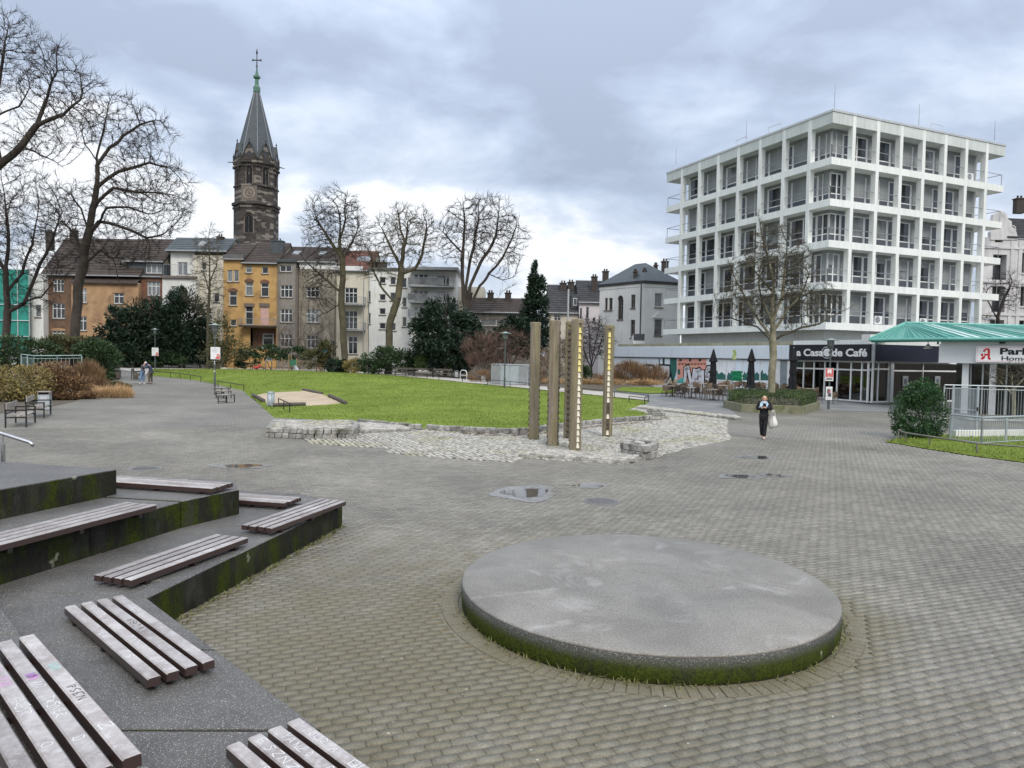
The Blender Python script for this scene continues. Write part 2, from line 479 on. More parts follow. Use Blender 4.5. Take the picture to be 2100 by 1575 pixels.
def inpoly(x, y, poly):
    c = False; n = len(poly); j = n - 1
    for i in range(n):
        xi, yi = poly[i][0], poly[i][1]; xj, yj = poly[j][0], poly[j][1]
        if (yi > y) != (yj > y) and x < (xj - xi) * (y - yi) / (yj - yi) + xi: c = not c
        j = i
    return c
def inpoly_np(X, Y, poly):
    c = np.zeros(X.shape, bool); n = len(poly); j = n - 1
    for i in range(n):
        xi, yi = poly[i][0], poly[i][1]; xj, yj = poly[j][0], poly[j][1]
        if yi != yj:
            c ^= ((yi > Y) != (yj > Y)) & (X < (xj - xi) * (Y - yi) / (yj - yi) + xi)
        j = i
    return c

from mathutils.geometry import delaunay_2d_cdt
def sheet(name, poly, material, dz=0.0, step=1.5, zf=None, parent=None, kind='structure', jit=0.0):
    pts = []
    n = len(poly)
    for i in range(n):
        a, b = np.array(poly[i][:2], float), np.array(poly[(i + 1) % n][:2], float)
        k = max(1, int(np.linalg.norm(b - a) / step))
        for t in range(k):
            p = a + (b - a) * t / k
            if t and jit:
                nrm = np.array([-(b - a)[1], (b - a)[0]]) / (np.linalg.norm(b - a) + 1e-6)
                p = p + nrm * random.uniform(-jit, jit)
            pts.append(Vector(p))
    nb = len(pts)
    xs = [p.x for p in pts]; ys = [p.y for p in pts]
    bpoly = [(p.x, p.y) for p in pts]
    gx, gy = np.meshgrid(np.arange(min(xs), max(xs), step), np.arange(min(ys), max(ys), step))
    ok = inpoly_np(gx, gy, bpoly)
    for x, y in zip(gx[ok], gy[ok]):
        pts.append(Vector((x + random.uniform(-.1, .1) * step, y + random.uniform(-.1, .1) * step)))
    vo, eo, fo, *_ = delaunay_2d_cdt(pts, [(i, (i + 1) % nb) for i in range(nb)], [list(range(nb))], 1, 1e-5)
    mb = MB()
    f = zf or (lambda x, y: gz(x, y) + dz)
    up = []
    for fc in fo:
        a, b, c = (vo[i] for i in fc[:3])
        up.append(tuple(fc) if (b.x - a.x) * (c.y - a.y) - (b.y - a.y) * (c.x - a.x) > 0 else tuple(fc[::-1]))
    mb.add([(v.x, v.y, f(v.x, v.y)) for v in vo], up)
    o = mb.build(name, MATS[material] if isinstance(material, str) else material, parent, smooth_=True)
    if kind: o['kind'] = kind
    return o

def gpx(lst): return [tuple(GT(x, y)[:2]) for x, y in lst]

# ------------------------------------------------------------------ ground sheet to the horizon
xs = [-2500, -600, -250, -150] + list(range(-110, 121, 5)) + [160, 260, 600, 2500]
ys = [-2500, -600, -150, -60] + list(range(-40, 131, 3)) + [160, 260, 600, 2500]
V = [(x, y, gz(x, y) - 0.05) for y in ys for x in xs]
nx = len(xs)
Fq = [(j * nx + i, j * nx + i + 1, (j + 1) * nx + i + 1, (j + 1) * nx + i) for j in range(len(ys) - 1) for i in range(nx - 1)]
g_ = mesh_np('ground', V, Fq, MATS['earth'], kind='structure')

# plaza paving (far part procedural, near part built brick by brick)
plaza_poly = [(-60, -12), (60, -12), (60, 30), (34, 46), (24.5, 47.5)] + gpx([(1690, 800), (1600, 803), (1500, 806), (1380, 812), (1330, 815)]) + \
    gpx([(1330, 826), (1245, 848), (1000, 870), (560, 850), (500, 800), (410, 781), (300, 769), (296, 756), (236, 752), (240, 775), (205, 800), (150, 824), (90, 838)]) + [(-22, 24), (-34, 20), (-60, 20)]
plaza = sheet('plaza_paving', plaza_poly, 'paving_far', -0.012, 2.5)

L1 = [(-0.3, 3.7), (-0.81, 4.23), (-1.44, 4.74), (-3.67, 7.19), (-2.80, 11.90), (-3.70, 12.67), (-12.0, 14.2)]
cob_poly = gpx([(624, 902.6), (634, 910), (720, 915.5), (806, 920.6), (787, 929), (900, 938.6), (1050, 949), (1071, 939), (1277, 953), (1343, 938), (1400, 922), (1500, 900), (1487.7, 884), (1492, 861),
                (1306, 836), (1262, 846), (1345, 852), (1359, 862), (1258, 867), (1197, 874), (1119, 884), (1078, 890), (1046, 891), (950, 887), (840, 881), (736, 871), (630, 880)])

def build_bricks():
    ca, sa = math.cos(PAVE_A), math.sin(PAVE_A)
    Ymax = 27.0
    # brick-space bounds
    cor = [(-20, 3), (20, 3), (-20, Ymax), (20, Ymax)]
    us = [x * ca + y * sa for x, y in cor]; vs = [-x * sa + y * ca for x, y in cor]
    j = np.arange(int(min(vs) / .1), int(max(vs) / .1) + 1); k = np.arange(int(min(us) / .2) - 1, int(max(us) / .2) + 2)
    J, K = np.meshgrid(j, k, indexing='ij')
    U = K * 0.2 + np.where(J % 2 == 0, -0.1, 0.0) + 0.1; Vv = J * 0.1 + 0.05
    X = U * ca - Vv * sa; Y = U * sa + Vv * ca
    keep = (Y > 3.6) & (Y < Ymax) & (np.abs(X) < 0.74 * Y + 0.8)
    keep &= np.hypot(X - DISC_C[0], Y - DISC_C[1]) > DISC_R + 0.29
    l1 = L1 + [(-30, 14), (-30, -10), (3, .3)]
    keep &= ~inpoly_np(X, Y, l1) & ~inpoly_np(X, Y, cob_poly)
    keep &= ~((X > 9) & (Y > 15) & inpoly_np(X, Y, right_lawn))
    X, Y = X[keep], Y[keep]
    n = len(X)
    hl, hw = 0.0972, 0.0452
    jt = lambda s: RNG.normal(0, s, n)
    ang = PAVE_A + jt(0.010)
    dz = np.clip(jt(0.0016), -0.004, 0.004); tx, ty = jt(0.005), jt(0.008)
    hl_ = hl + jt(0.0007); hw_ = hw + jt(0.0007)
    P = []
    for ins, z0 in ((0.0, -0.016), (0.0022, 0.0)):
        for sx, sy in ((-1, -1), (1, -1), (1, 1), (-1, 1)):
            lx, ly = sx * (hl_ - ins), sy * (hw_ - ins)
            px = X + lx * np.cos(ang) - ly * np.sin(ang); py = Y + lx * np.sin(ang) + ly * np.cos(ang)
            P.append(np.stack([px, py, z0 + (dz + lx * tx + ly * ty if ins else np.zeros(n))], 1))
    P = np.stack(P, 1)                                    # n,8,3
    Fb = np.array([(4, 5, 6, 7), (0, 1, 5, 4), (1, 2, 6, 5), (2, 3, 7, 6), (3, 0, 4, 7)])
    d2 = X ** 2 + Y ** 2
    order = np.argsort(d2)
    near = set(order[:165].tolist())
    rest = np.array([i for i in range(n) if i not in near])
    Vr = P[rest].reshape(-1, 3)
    Fr = (Fb[None] + (np.arange(len(rest)) * 8)[:, None, None]).reshape(-1, 4)
    o = mesh_np('paving_bricks', Vr, Fr, MATS['paving_brick'], plaza, 'stuff')
    me = None
    for i in near:
        if me is None:
            c0 = np.array([X[i], Y[i], 0]); mb = MB()
            loc = [rotz((sx * (hl - ins), sy * (hw - ins), z0), 0) for ins, z0 in ((0.0, -0.016), (0.0022, 0.0)) for sx, sy in ((-1, -1), (1, -1), (1, 1), (-1, 1))]
            mb.add(loc, [tuple(f) for f in Fb]); ob = mb.build('brick', MATS['paving_brick'], plaza); me = ob.data
        else:
            ob = bpy.data.objects.new('brick', me); COL.objects.link(ob); ob.parent = plaza
        ob.location = (X[i], Y[i], dz[i]); ob.rotation_euler = (float(ty[i]), float(-tx[i]), float(ang[i]))
    # soldier ring round the disc
    nr = int(2 * math.pi * (DISC_R + 0.13) / 0.104)
    ring = None
    for i in range(nr):
        a = 2 * math.pi * i / nr
        r = DISC_R + 0.135
        if ring is None:
            mb = MB(); w0, w1 = 0.047, 0.051
            mb.add([(-.098, -w0, -.011), (.098, -w1, -.011), (.098, w1, -.011), (-.098, w0, -.011), (-.094, -w0 + .004, 0), (.094, -w1 + .004, 0), (.094, w1 - .004, 0), (-.094, w0 - .004, 0)], [tuple(f) for f in Fb])
            ob = mb.build('brick', MATS['paving_brick'], plaza); ring = ob.data
        else:
            ob = bpy.data.objects.new('brick', ring); COL.objects.link(ob); ob.parent = plaza
        ob.location = (DISC_C[0] + r * math.cos(a), DISC_C[1] + r * math.sin(a), random.gauss(0.0, 0.0015)); ob.rotation_euler = (0, 0, a + random.gauss(0, .02))

right_lawn = gpx([(1815, 907), (1845, 901), (1860, 896), (1940, 893), (2120, 893), (2400, 900)]) + gpx([(2400, 985), (2250, 968), (2100, 949), (1990, 935), (1900, 921), (1850, 912)])
build_bricks()

# ------------------------------------------------------------------ lawns, paths, sand
lawn_poly = gpx([(562, 856), (520, 818), (497, 801), (450, 789), (405, 780), (305, 770), (312, 757), (400, 758), (560, 761), (700, 764), (800, 770), (950, 785), (1100, 799), (1230, 812), (1325, 822), (1333, 828), (1290, 838),
                 (1338, 848), (1340, 858), (1258, 863), (1197, 870), (1119, 879), (1078, 885), (1046, 886), (950, 882), (840, 876), (736, 866), (640, 860)])
sand_poly = gpx([(516, 812), (560, 807), (645, 806), (675, 819), (706, 834), (640, 836), (560, 835), (545, 829)])
def edge_dist(x, y, poly):
    best = 1e9
    for i in range(len(poly)):
        ax, ay = poly[i][:2]; bx, by = poly[(i + 1) % len(poly)][:2]
        dx, dy = bx - ax, by - ay; L = dx * dx + dy * dy or 1e-9
        t = max(0, min(1, ((x - ax) * dx + (y - ay) * dy) / L))
        best = min(best, math.hypot(x - ax - t * dx, y - ay - t * dy))
    return best
def lawn_z(x, y):
    d = edge_dist(x, y, lawn_poly)
    near = smooth((34 - y) / 6)                        # banked up behind the stone edging
    rise = (0.06 + near * 0.16) * smooth(d / 0.35) + 0.30 * smooth(d / 9.0) - 0.012
    return gz(x, y) + rise + 0.02 * smooth(d / 2.0) * math.sin(x * .7) * math.sin(y * .5)
lawn = sheet('lawn', lawn_poly, 'lawn', step=0.9, zf=lawn_z, jit=0.05)
sheet('sand_pit', sand_poly, 'sand', zf=lambda x, y: lawn_z(x, y) + (0.05 if edge_dist(x, y, sand_poly) > .15 else -.01), step=0.5, jit=0.12)
sheet('far_path', gpx([(240, 756), (250, 748), (330, 745), (480, 754), (620, 757), (700, 758), (800, 764), (900, 773), (1000, 783), (1100, 791), (1230, 803), (1320, 812), (1326, 820), (1230, 811), (1100, 798), (950, 784), (800, 769), (700, 763), (560, 760), (400, 757), (310, 757), (300, 768)]), 'path_grit', 0.006, 2)
sheet('cafe_path', gpx([(1225, 806), (1240, 799), (1330, 806), (1372, 808), (1480, 826), (1520, 858), (1306, 834), (1335, 822), (1240, 812)]), 'asphalt', 0.004, 2)
sheet('terrace_paving', [tuple(GT(1372, 808)[:2]), tuple(GT(1480, 832)[:2]), tuple(GT(1690, 842)[:2]), tuple(GT(1830, 845)[:2]), (25.5, 47), (23.6, 47.8), (13.5, 71.5), (12.0, 70)], 'asphalt', 0.002, 2)
verge = gpx([(1262, 802), (1275, 795), (1330, 795), (1395, 796), (1385, 806), (1330, 808)])
sheet('verge_grass', verge, 'lawn', 0.05, 1.0)
sheet('railing_lawn', right_lawn, 'lawn', step=0.6, zf=lambda x, y: gz(x, y) + 0.02 + 0.05 * smooth(edge_dist(x, y, right_lawn) / 0.8), jit=0.04)

def grass(name, poly, zf, n, parent, hmin=.05, hmax=.11, wd=.012, bias=1.6, near_only=None):
    xs = [p[0] for p in poly]; ys = [p[1] for p in poly]
    X = RNG.uniform(min(xs), max(xs), n * 4); t = RNG.uniform(0, 1, n * 4) ** bias
    Y = min(ys) + (max(ys) - min(ys)) * t
    ok = inpoly_np(X, Y, poly) & ~inpoly_np(X, Y, sand_poly)
    X, Y = X[ok][:n], Y[ok][:n]
    n = len(X)
    # height lookup on a coarse grid keeps this quick
    Z = np.array([zf(x, y) for x, y in zip(X[:], Y[:])])
    a = RNG.uniform(0, 2 * np.pi, n); h = RNG.uniform(hmin, hmax, n); w = wd * (1 + (Y - 6) / 18)
    lx, ly = RNG.normal(0, .4, n) * h, RNG.normal(0, .4, n) * h
    V = np.empty((n, 3, 3))
    V[:, 0] = np.stack([X - w * np.cos(a), Y - w * np.sin(a), Z - .01], 1)
    V[:, 1] = np.stack([X + w * np.cos(a), Y + w * np.sin(a), Z - .01], 1)
    V[:, 2] = np.stack([X + lx, Y + ly, Z + h], 1)
    o = mesh_np(name, V.reshape(-1, 3), np.arange(3 * n).reshape(-1, 3), MATS['grass_blade'], None, 'stuff')
    tag(o, parent[0], 'grass', kind='stuff')
    return o
grass('lawn_grass', lawn_poly, lawn_z, 30000, ('short green grass blades covering the big lawn',), .025, .06, bias=1.5)
grass('railing_grass', right_lawn, lambda x, y: gz(x, y) + 0.04, 9000, ('green grass strip in front of the metal railing',), .04, .12, .01, 1.2)

# ------------------------------------------------------------------ granite setts and stacked stone blocks
sheet('sett_bed', cob_poly, 'sett_joint', -0.011, 1.0)
def sett_mesh(hx, hy, h, ins=0.012):
    v = [(-hx, -hy, 0), (hx, -hy, 0), (hx, hy, 0), (-hx, hy, 0)] + [(sx * hx, sy * hy, h - ins) for sx, sy in ((-1, -1), (1, -1), (1, 1), (-1, 1))] + \
        [(sx * (hx - ins), sy * (hy - ins), h) for sx, sy in ((-1, -1), (1, -1), (1, 1), (-1, 1))]
    f = [(8, 9, 10, 11)] + [(k + i, k + (i + 1) % 4, k + 4 + (i + 1) % 4, k + 4 + i) for k in (0, 4) for i in range(4)]
    return v, f
def stone_mesh(nm, sx, sy, sz, seed):
    """rough-hewn granite block"""
    r = random.Random(seed); j = lambda s: r.uniform(-s, s)
    b = .018; mb = MB()
    rings = []
    for z, ins in ((0, b), (b, 0), (sz - b, 0), (sz, b)):
        for px, py in ((-1, -1), (0, -1), (1, -1), (1, 0), (1, 1), (0, 1), (-1, 1), (-1, 0)):
            rings.append((px * (sx / 2 - ins) + j(.008), py * (sy / 2 - ins) + j(.008), z + j(.006)))
    f = [tuple(range(7, -1, -1)), tuple(range(24, 32))]
    for k in (0, 8, 16): f += [(k + i, k + (i + 1) % 8, k + 8 + (i + 1) % 8, k + 8 + i) for i in range(8)]
    mb.add(rings, f)
    return mb

def build_setts():
    a = math.atan2(*(np.array(GT(834, 931)) - np.array(GT(745, 884)))[1::-1]) if False else None
    d = np.array(GT(834, 929)) - np.array(GT(745, 886)); a = math.atan2(d[1], d[0])
    s = 0.165
    us = np.arange(-40, 40, s); X, Y = np.meshgrid(us, us * 1.0)
    off = np.where((np.round(Y / s) % 2) == 0, 0, s / 2); X = X + off
    X = X + RNG.normal(0, .006, X.shape); Y = Y + RNG.normal(0, .006, Y.shape)
    cx, cy = 4.0, 24.0
    WX = cx + X * math.cos(a) - Y * math.sin(a); WY = cy + X * math.sin(a) + Y * math.cos(a)
    ok = inpoly_np(WX, WY, cob_poly)
    WX, WY = WX[ok], WY[ok]; n = len(WX)
    v, f = sett_mesh(.079, .058, .055, .014)
    v = np.array(v); f = np.array(f)
    order = np.argsort(WX ** 2 + WY ** 2); near = order[:300]; rest = order[300:]
    par = bpy.data.objects['sett_bed']
    ang = a + RNG.normal(0, .05, n); sc = RNG.uniform(.9, 1.06, (n, 3)); dz = RNG.normal(0, .006, n)
    Z = np.array([gz(x, y) for x, y in zip(WX, WY)]) - .03 + dz
    L = v[None] * sc[:, None, :]
    L = L + (L[:, :, 2:3] > .05) * RNG.normal(0, .004, (n, len(v), 1)) * np.array([0, 0, 1])
    Px = L[..., 0] * np.cos(ang)[:, None] - L[..., 1] * np.sin(ang)[:, None] + WX[:, None]
    Py = L[..., 0] * np.sin(ang)[:, None] + L[..., 1] * np.cos(ang)[:, None] + WY[:, None]
    Pz = L[..., 2] + Z[:, None]
    P = np.stack([Px, Py, Pz], 2)[rest]
    Fr = (f[None] + (np.arange(len(rest)) * len(v))[:, None, None]).reshape(-1, 4)
    mesh_np('granite_setts', P.reshape(-1, 3), Fr, MATS['granite_sett'], par, 'stuff')
    mb = MB(); mb.add(v.tolist(), [tuple(q) for q in f.tolist()]); me = None
    for i in near:
        if me is None:
            ob = mb.build('sett', MATS['granite_sett'], par); me = ob.data
        else:
            ob = bpy.data.objects.new('sett', me); COL.objects.link(ob); ob.parent = par
        ob.location = (WX[i], WY[i], Z[i]); ob.rotation_euler = (0, 0, ang[i]); ob.scale = sc[i]
build_setts()

STONES = [stone_mesh('stone', .225, .2, .165, k) for k in range(5)]
_stone_me = []
def stone(parent, x, y, z, rz, sx=1.0, sz=1.0, nm='stone'):
    if not _stone_me:
        for mb in STONES:
            o = mb.build('stone', MATS['granite_block']); _stone_me.append(o.data); bpy.data.objects.remove(o)
    o = bpy.data.objects.new(nm, random.choice(_stone_me)); COL.objects.link(o); o.parent = parent
    o.location = np.array([x, y, z]) - ORI[parent.name]
    o.rotation_euler = (random.gauss(0, .015), random.gauss(0, .015), rz + random.choice((0, math.pi)) + random.gauss(0, .03)); o.scale = (sx, 1, sz)
    return o

def stone_run(parent, pts, z0, courses=1, pitch=.235, sz=1.0, skip=0.0):
    for c in range(courses):
        for (ax, ay), (bx, by) in zip(pts, pts[1:]):
            L = math.hypot(bx - ax, by - ay); n = max(1, int(L / pitch)); a = math.atan2(by - ay, bx - ax)
            for i in range(n):
                if random.random() < skip: continue
                t = (i + .5 + (0.25 if c % 2 else 0) * random.uniform(.6, 1)) / n
                if t > 1: continue
                x, y = ax + (bx - ax) * t, ay + (by - ay) * t
                z = z0 + c * .17 * sz if z0 is not None else gz(x, y) - .01 + c * .17
                stone(parent, x, y, z, a, (L / n) / .235 * random.uniform(.88, .99), sz * random.uniform(.93, 1.05))

def stone_block(label, corners_px, h, courses, topz, sz=1.0):
    """raised bed of stacked stones; corners_px: base outline on the ground, in order"""
    poly = gpx(corners_px)
    cx = sum(p[0] for p in poly) / len(poly); cy = sum(p[1] for p in poly) / len(poly)
    t = thing('stone_seat_block', label, 'stone block', (cx, cy, 0))
    ins = [(x + (cx - x) * .07, y + (cy - y) * .07) for x, y in poly]
    MB().prism(ins, -.02, topz - .06).build('core', MATS['sett_joint'], t)
    ins2 = [(x + (cx - x) * .045, y + (cy - y) * .045) for x, y in poly]
    stone_run(t, ins2 + [ins2[0]], 0.0, courses, sz=sz)
    v, f = sett_mesh(.078, .078, .1)
    xs = [p[0] for p in poly]; ys = [p[1] for p in poly]; me = None
    a0 = math.atan2(poly[1][1] - poly[0][1], poly[1][0] - poly[0][0])
    for i in np.arange(-3, 3, .19):
        for j in np.arange(-3, 3, .19):
            x, y, _ = rotz((i, j, 0), a0); x += cx; y += cy
            if not inpoly(x, y, ins): continue
            if min(edge_dist(x, y, poly), 9) < .22: continue
            if me is None:
                mb = MB(); mb.add(v, f); o = mb.build('sett', MATS['granite_sett']); o.parent = t; me = o.data
            else:
                o = bpy.data.objects.new('sett', me); COL.objects.link(o); o.parent = t
            o.location = (x - cx + random.gauss(0, .008), y - cy + random.gauss(0, .008), topz - .1 + random.gauss(0, .007)); o.rotation_euler = (0, 0, a0 + random.gauss(0, .06))
    return t
# left block: two touching parts, the right one standing a little forward
stone_block('long low block of stacked granite stones beside the lawn corner', [(547, 897), (622, 899.5), (628, 901), (727, 900), (735, 884), (722, 879), (560, 878)], .35, 2, .35)
stone_block('small cube-like stack of granite blocks on the sett paving', [(1277, 935), (1325, 943.5), (1345, 935), (1298, 927)], .4, 2, .43, 1.25)

lw = [GT(x, y)[:2] for x, y in [(736, 869), (840, 879), (950, 885), (1046, 889), (1078, 888), (1119, 882), (1197, 872.5), (1258, 865.5), (1335, 860)]]
edging = thing('lawn_edging_wall', 'row of rough granite blocks holding the curved edge of the lawn', 'stone edging', (*lw[0], 0))
stone_run(edging, [tuple(p) for p in lw], None, 1, sz=1.25, skip=.02)
we = [GT(x, y)[:2] for x, y in [(1335, 860), (1360, 859), (1355, 852), (1328, 851)]]
stone_run(edging, [tuple(p) for p in we], None, 2)
lo = [GT(x, y)[:2] for x, y in [(952, 889), (985, 890.5), (1010, 890)]]
for x, y in lo: stone(edging, x, y, gz(x, y) + .02, random.uniform(0, 3))

def kerb_slab(name, label, px, h, top='granite_sett'):
    poly = gpx(px); c = np.mean(poly, 0)
    t = thing(name, label, 'step', (*c, 0))
    MB().prism(poly, -.02, h - .05).build('base', MATS['granite_block'], t)
    a0 = math.atan2(poly[1][1] - poly[0][1], poly[1][0] - poly[0][0]); v, f = sett_mesh(.08, .08, .09); me = None
    for i in np.arange(-6, 6, .172):
        for j in np.arange(-3, 3, .172):
            x, y, _ = rotz((i, j, 0), a0); x += c[0]; y += c[1]
            if not inpoly(x, y, poly): continue
            if me is None:
                mb = MB(); mb.add(v, f); o = mb.build('sett', MATS['granite_sett']); o.parent = t; me = o.data
            else:
                o = bpy.data.objects.new('sett', me); COL.objects.link(o); o.parent = t
            o.location = (x - c[0], y - c[1], h - .09 + random.gauss(0, .005)); o.rotation_euler = (0, 0, a0 + random.gauss(0, .04))
kerb_slab('sett_step', 'low step of granite setts with a dark edge below the timber posts', [(1063, 937.5), (1277, 953), (1318, 944), (1285, 938), (1120, 930)], .13)
kerb_slab('sett_step', 'low narrow step of granite setts beside the long stone block', [(736, 890), (843, 885.5), (820, 874), (736, 872)], .13)
kerb_slab('sett_step', 'long low kerb of granite setts between asphalt path and sett paving', [(1306, 838), (1400, 849.5), (1520, 861.5), (1512, 857), (1400, 844), (1318, 834)], .12)

# ------------------------------------------------------------------ puddles and manhole covers
m, nt, b = nodes('puddle')
b.inputs['Base Color'].default_value = (0.06, 0.055, 0.05, 1); b.inputs['Roughness'].default_value = 0.04; b.inputs['IOR'].default_value = 1.33
m, nt, b = nodes('damp_rim')
g = N(nt, 'ShaderNodeNewGeometry')
setin(nt, b.inputs['Base Color'], ramp2(nt, noise(nt, g.outputs['Position'], 9, 4), .3, (.16, .155, .145), .7, (.27, .265, .25))); b.inputs['Roughness'].default_value = 0.27
def blob(cx, cy, rx, ry, n=40, seed=0, amp=.22):
    r = random.Random(seed); ph = [r.uniform(0, 6.3) for _ in range(4)]
    out = []
    for i in range(n):
        a = 2 * math.pi * i / n
        k = 1 + amp * (math.sin(2 * a + ph[0]) * .5 + math.sin(3 * a + ph[1]) * .5 + math.sin(5 * a + ph[2]) * .3 + math.sin(9 * a + ph[3]) * .15)
        out.append((cx + rx * k * math.cos(a), cy + ry * k * math.sin(a)))
    return out
for i, (px, py, wpx, hpx, lab) in enumerate([(1078, 1011, 105, 22, 'wide shallow puddle reflecting the sky near the timber posts'), (497, 956, 84, 9, 'narrow puddle beside the left round manhole cover'),
        (1205, 996, 66, 7, 'faint film of rainwater behind the wide puddle'), (1517, 977, 62, 9, 'dark oval puddle on the path towards the cafe'), (1588, 975, 44, 6, 'small dark puddle beside the oval one'), (1550, 938, 70, 6, 'thin puddle a few steps in front of the walking woman')]):
    c = GT(px, py); rx = wpx / 2 / F_PX * c[1]; ry = abs(GT(px, py - hpx / 2)[1] - c[1])
    t = thing('puddle', lab, 'puddle', tuple(c))
    for k, (s, nm, mt, z) in enumerate(((1.35, 'damp_edge', 'damp_rim', .0065), (.85, 'water', 'puddle', .0085))):
        mb = MB(); pts = blob(c[0], c[1], rx * s, ry * s, 48, i + k, .24); mb.poly([(x, y, gz(x, y) + z) for x, y in pts]); mb.build(nm, MATS[mt], t)
for px, py, w, lab in ((1232, 1028.5, 76, 'round iron manhole cover next to the wide puddle'), (297, 961.5, 64, 'round iron manhole cover left of the narrow puddle')):
    c = GT(px, py); r = w / 2 / F_PX * c[1]
    t = thing('manhole_cover', lab, 'manhole', tuple(c))
    MB().lathe([(r, -.01), (r, .009), (r * .9, .009), (r * .9, .003)], c, 40).build('ring', MATS['asphalt'], t)
    MB().lathe([(r * .885, -.01), (r * .885, .011), (r * .8, .013), (0, .013)], c, 40).build('lid', MATS['cast_iron'], t)
    mb = MB()
    for i in range(-4, 5):
        for j in range(-4, 5):
            if math.hypot(i, j) < 4.6: mb.box((c[0] + i * r * .16, c[1] + j * r * .16, .015), (r * .09, r * .09, .006))
    mb.build('tread_pattern', MATS['cast_iron'], t)

# ------------------------------------------------------------------ round platform
t = thing('round_platform', 'large low round concrete platform with mossy green rim', 'platform', (*DISC_C, 0))
MB().lathe([(DISC_R - .005, -.02), (DISC_R, .02), (DISC_R + .004, DISC_H - .03)], (*DISC_C, 0), 128).build('rim', MATS['disc_side'], t, True)
mb = MB(); prof = [(DISC_R + .004, DISC_H - .03), (DISC_R - .004, DISC_H - .01), (DISC_R - .022, DISC_H), (DISC_R * .6, DISC_H + .004), (0.01, DISC_H + .006)]
mb.lathe(prof, (*DISC_C, 0), 128).build('top', MATS['disc_top'], t, True)
m_ = mat('weed', (0.1, 0.13, 0.03), (0.2, 0.18, 0.07), 6, 0.8, isl=.4)
mb = MB()
for i in range(900):                                  # weeds and litter in the joint at the foot
    a = random.uniform(3.3, 6.2) if random.random() < .8 else random.uniform(0, 6.3)
    if random.random() > .35 + .65 * max(0, math.sin(a * 5.3) * math.sin(a * 2.1 + 1)): continue
    r = DISC_R + abs(random.gauss(.03, .05)); x, y = DISC_C[0] + r * math.cos(a), DISC_C[1] + r * math.sin(a)
    w = random.uniform(.004, .012); h = random.uniform(.01, .06); b_ = random.uniform(0, 6.3)
    mb.add([(x - w * math.cos(b_), y - w * math.sin(b_), 0), (x + w * math.cos(b_), y + w * math.sin(b_), 0), (x + random.gauss(0, .03), y + random.gauss(0, .03), h)], [(0, 1, 2)])
o = mb.build('weeds', m_); tag(o, 'small weeds and dead leaves along the foot of the round platform', 'weeds', kind='stuff')
mb = MB()
for (ax, ay), (bx, by) in (((-3.6, 7.3), (-2.78, 11.9)),):
    for i in range(500):
        t_ = random.random(); x = ax + (bx - ax) * t_ + abs(random.gauss(.03, .05)); y = ay + (by - ay) * t_ + random.gauss(0, .02)
        w = random.uniform(.005, .014); h = random.uniform(.01, .05); b_ = random.uniform(0, 6.3)
        mb.add([(x - w * math.cos(b_), y - w * math.sin(b_), 0), (x + w * math.cos(b_), y + w * math.sin(b_), 0), (x + random.gauss(0, .03), y + random.gauss(0, .03), h)], [(0, 1, 2)])
o = mb.build('weeds', m_); tag(o, 'small weeds and dead leaves along the foot of the concrete steps', 'weeds', kind='stuff')

# ------------------------------------------------------------------ concrete terraces with slatted seats
Z1, Z2, Z3 = .375, .75, 1.125
def strip(front0, front1, back1, back0, n, z0, z1, parent, gap=.014):
    f0, f1, b1, b0 = (np.array(p, float) for p in (front0, front1, back1, back0))
    L = np.linalg.norm(f1 - f0); g = gap / 2 / L
    for i in range(n):
        ta, tb = i / n + g, (i + 1) / n - g
        p = [f0 + (f1 - f0) * ta, f0 + (f1 - f0) * tb, b0 + (b1 - b0) * tb, b0 + (b1 - b0) * ta]
        MB().prism([tuple(q) for q in p], z0, z1 + random.uniform(-.004, .004), .012).build('block', MATS['washed_concrete'], parent)
t1 = thing('concrete_step', 'lowest tier of the dark washed-concrete seating steps', 'steps', (-3, 7, 0))
strip((-3.67, 7.19), (-2.80, 11.90), (-4.45, 11.6), (-5.62, 7.35), 3, -.05, Z1, t1)
strip((1.2, 2.2), (-3.67, 7.19), (-5.62, 7.35), (-1.2, 1.9), 4, -.05, Z1, t1)
strip((-2.82, 11.93), (-3.70, 12.67), (-4.75, 11.9), (-4.45, 11.63), 1, -.05, Z1, t1)
strip((-3.72, 12.68), (-12.0, 13.9), (-12.0, 12.3), (-4.77, 11.9), 4, -.05, Z1, t1)
t2 = thing('concrete_step', 'middle tier of the dark washed-concrete seating steps', 'steps', (-5, 7, 0))
strip((-5.48, 7.13), (-4.66, 10.05), (-6.05, 10.3), (-7.0, 7.1), 2, 0.1, Z2, t2)
strip((-4.65, 10.07), (-4.19, 11.01), (-6.3, 11.4), (-6.05, 10.32), 1, 0.1, Z2 + .012, t2)
strip((0.0, 1.62), (-5.48, 7.13), (-7.0, 7.1), (-1.2, .9), 3, 0.1, Z2, t2)
strip((-4.20, 11.03), (-4.62, 11.85), (-6.4, 12.0), (-6.3, 11.42), 1, 0.1, Z2, t2)
strip((-6.42, 12.0), (-12, 12.5), (-12, 10.5), (-6.3, 10.4), 3, 0.1, Z2 - .006, t2)
t3 = thing('concrete_step', 'top tier of the dark washed-concrete seating steps', 'steps', (-7, 9, 0))
strip((-6.95, 7.0), (-5.78, 10.46), (-7.6, 10.95), (-8.9, 8.0), 1, .4, Z3, t3)
strip((-7.62, 10.93), (-12, 11.6), (-12, 7.5), (-8.92, 7.98), 1, .4, Z3, t3)
strip((-1.0, .9), (-6.95, 7.0), (-8.9, 8.0), (-4.0, -.5), 2, .4, Z3, t3)

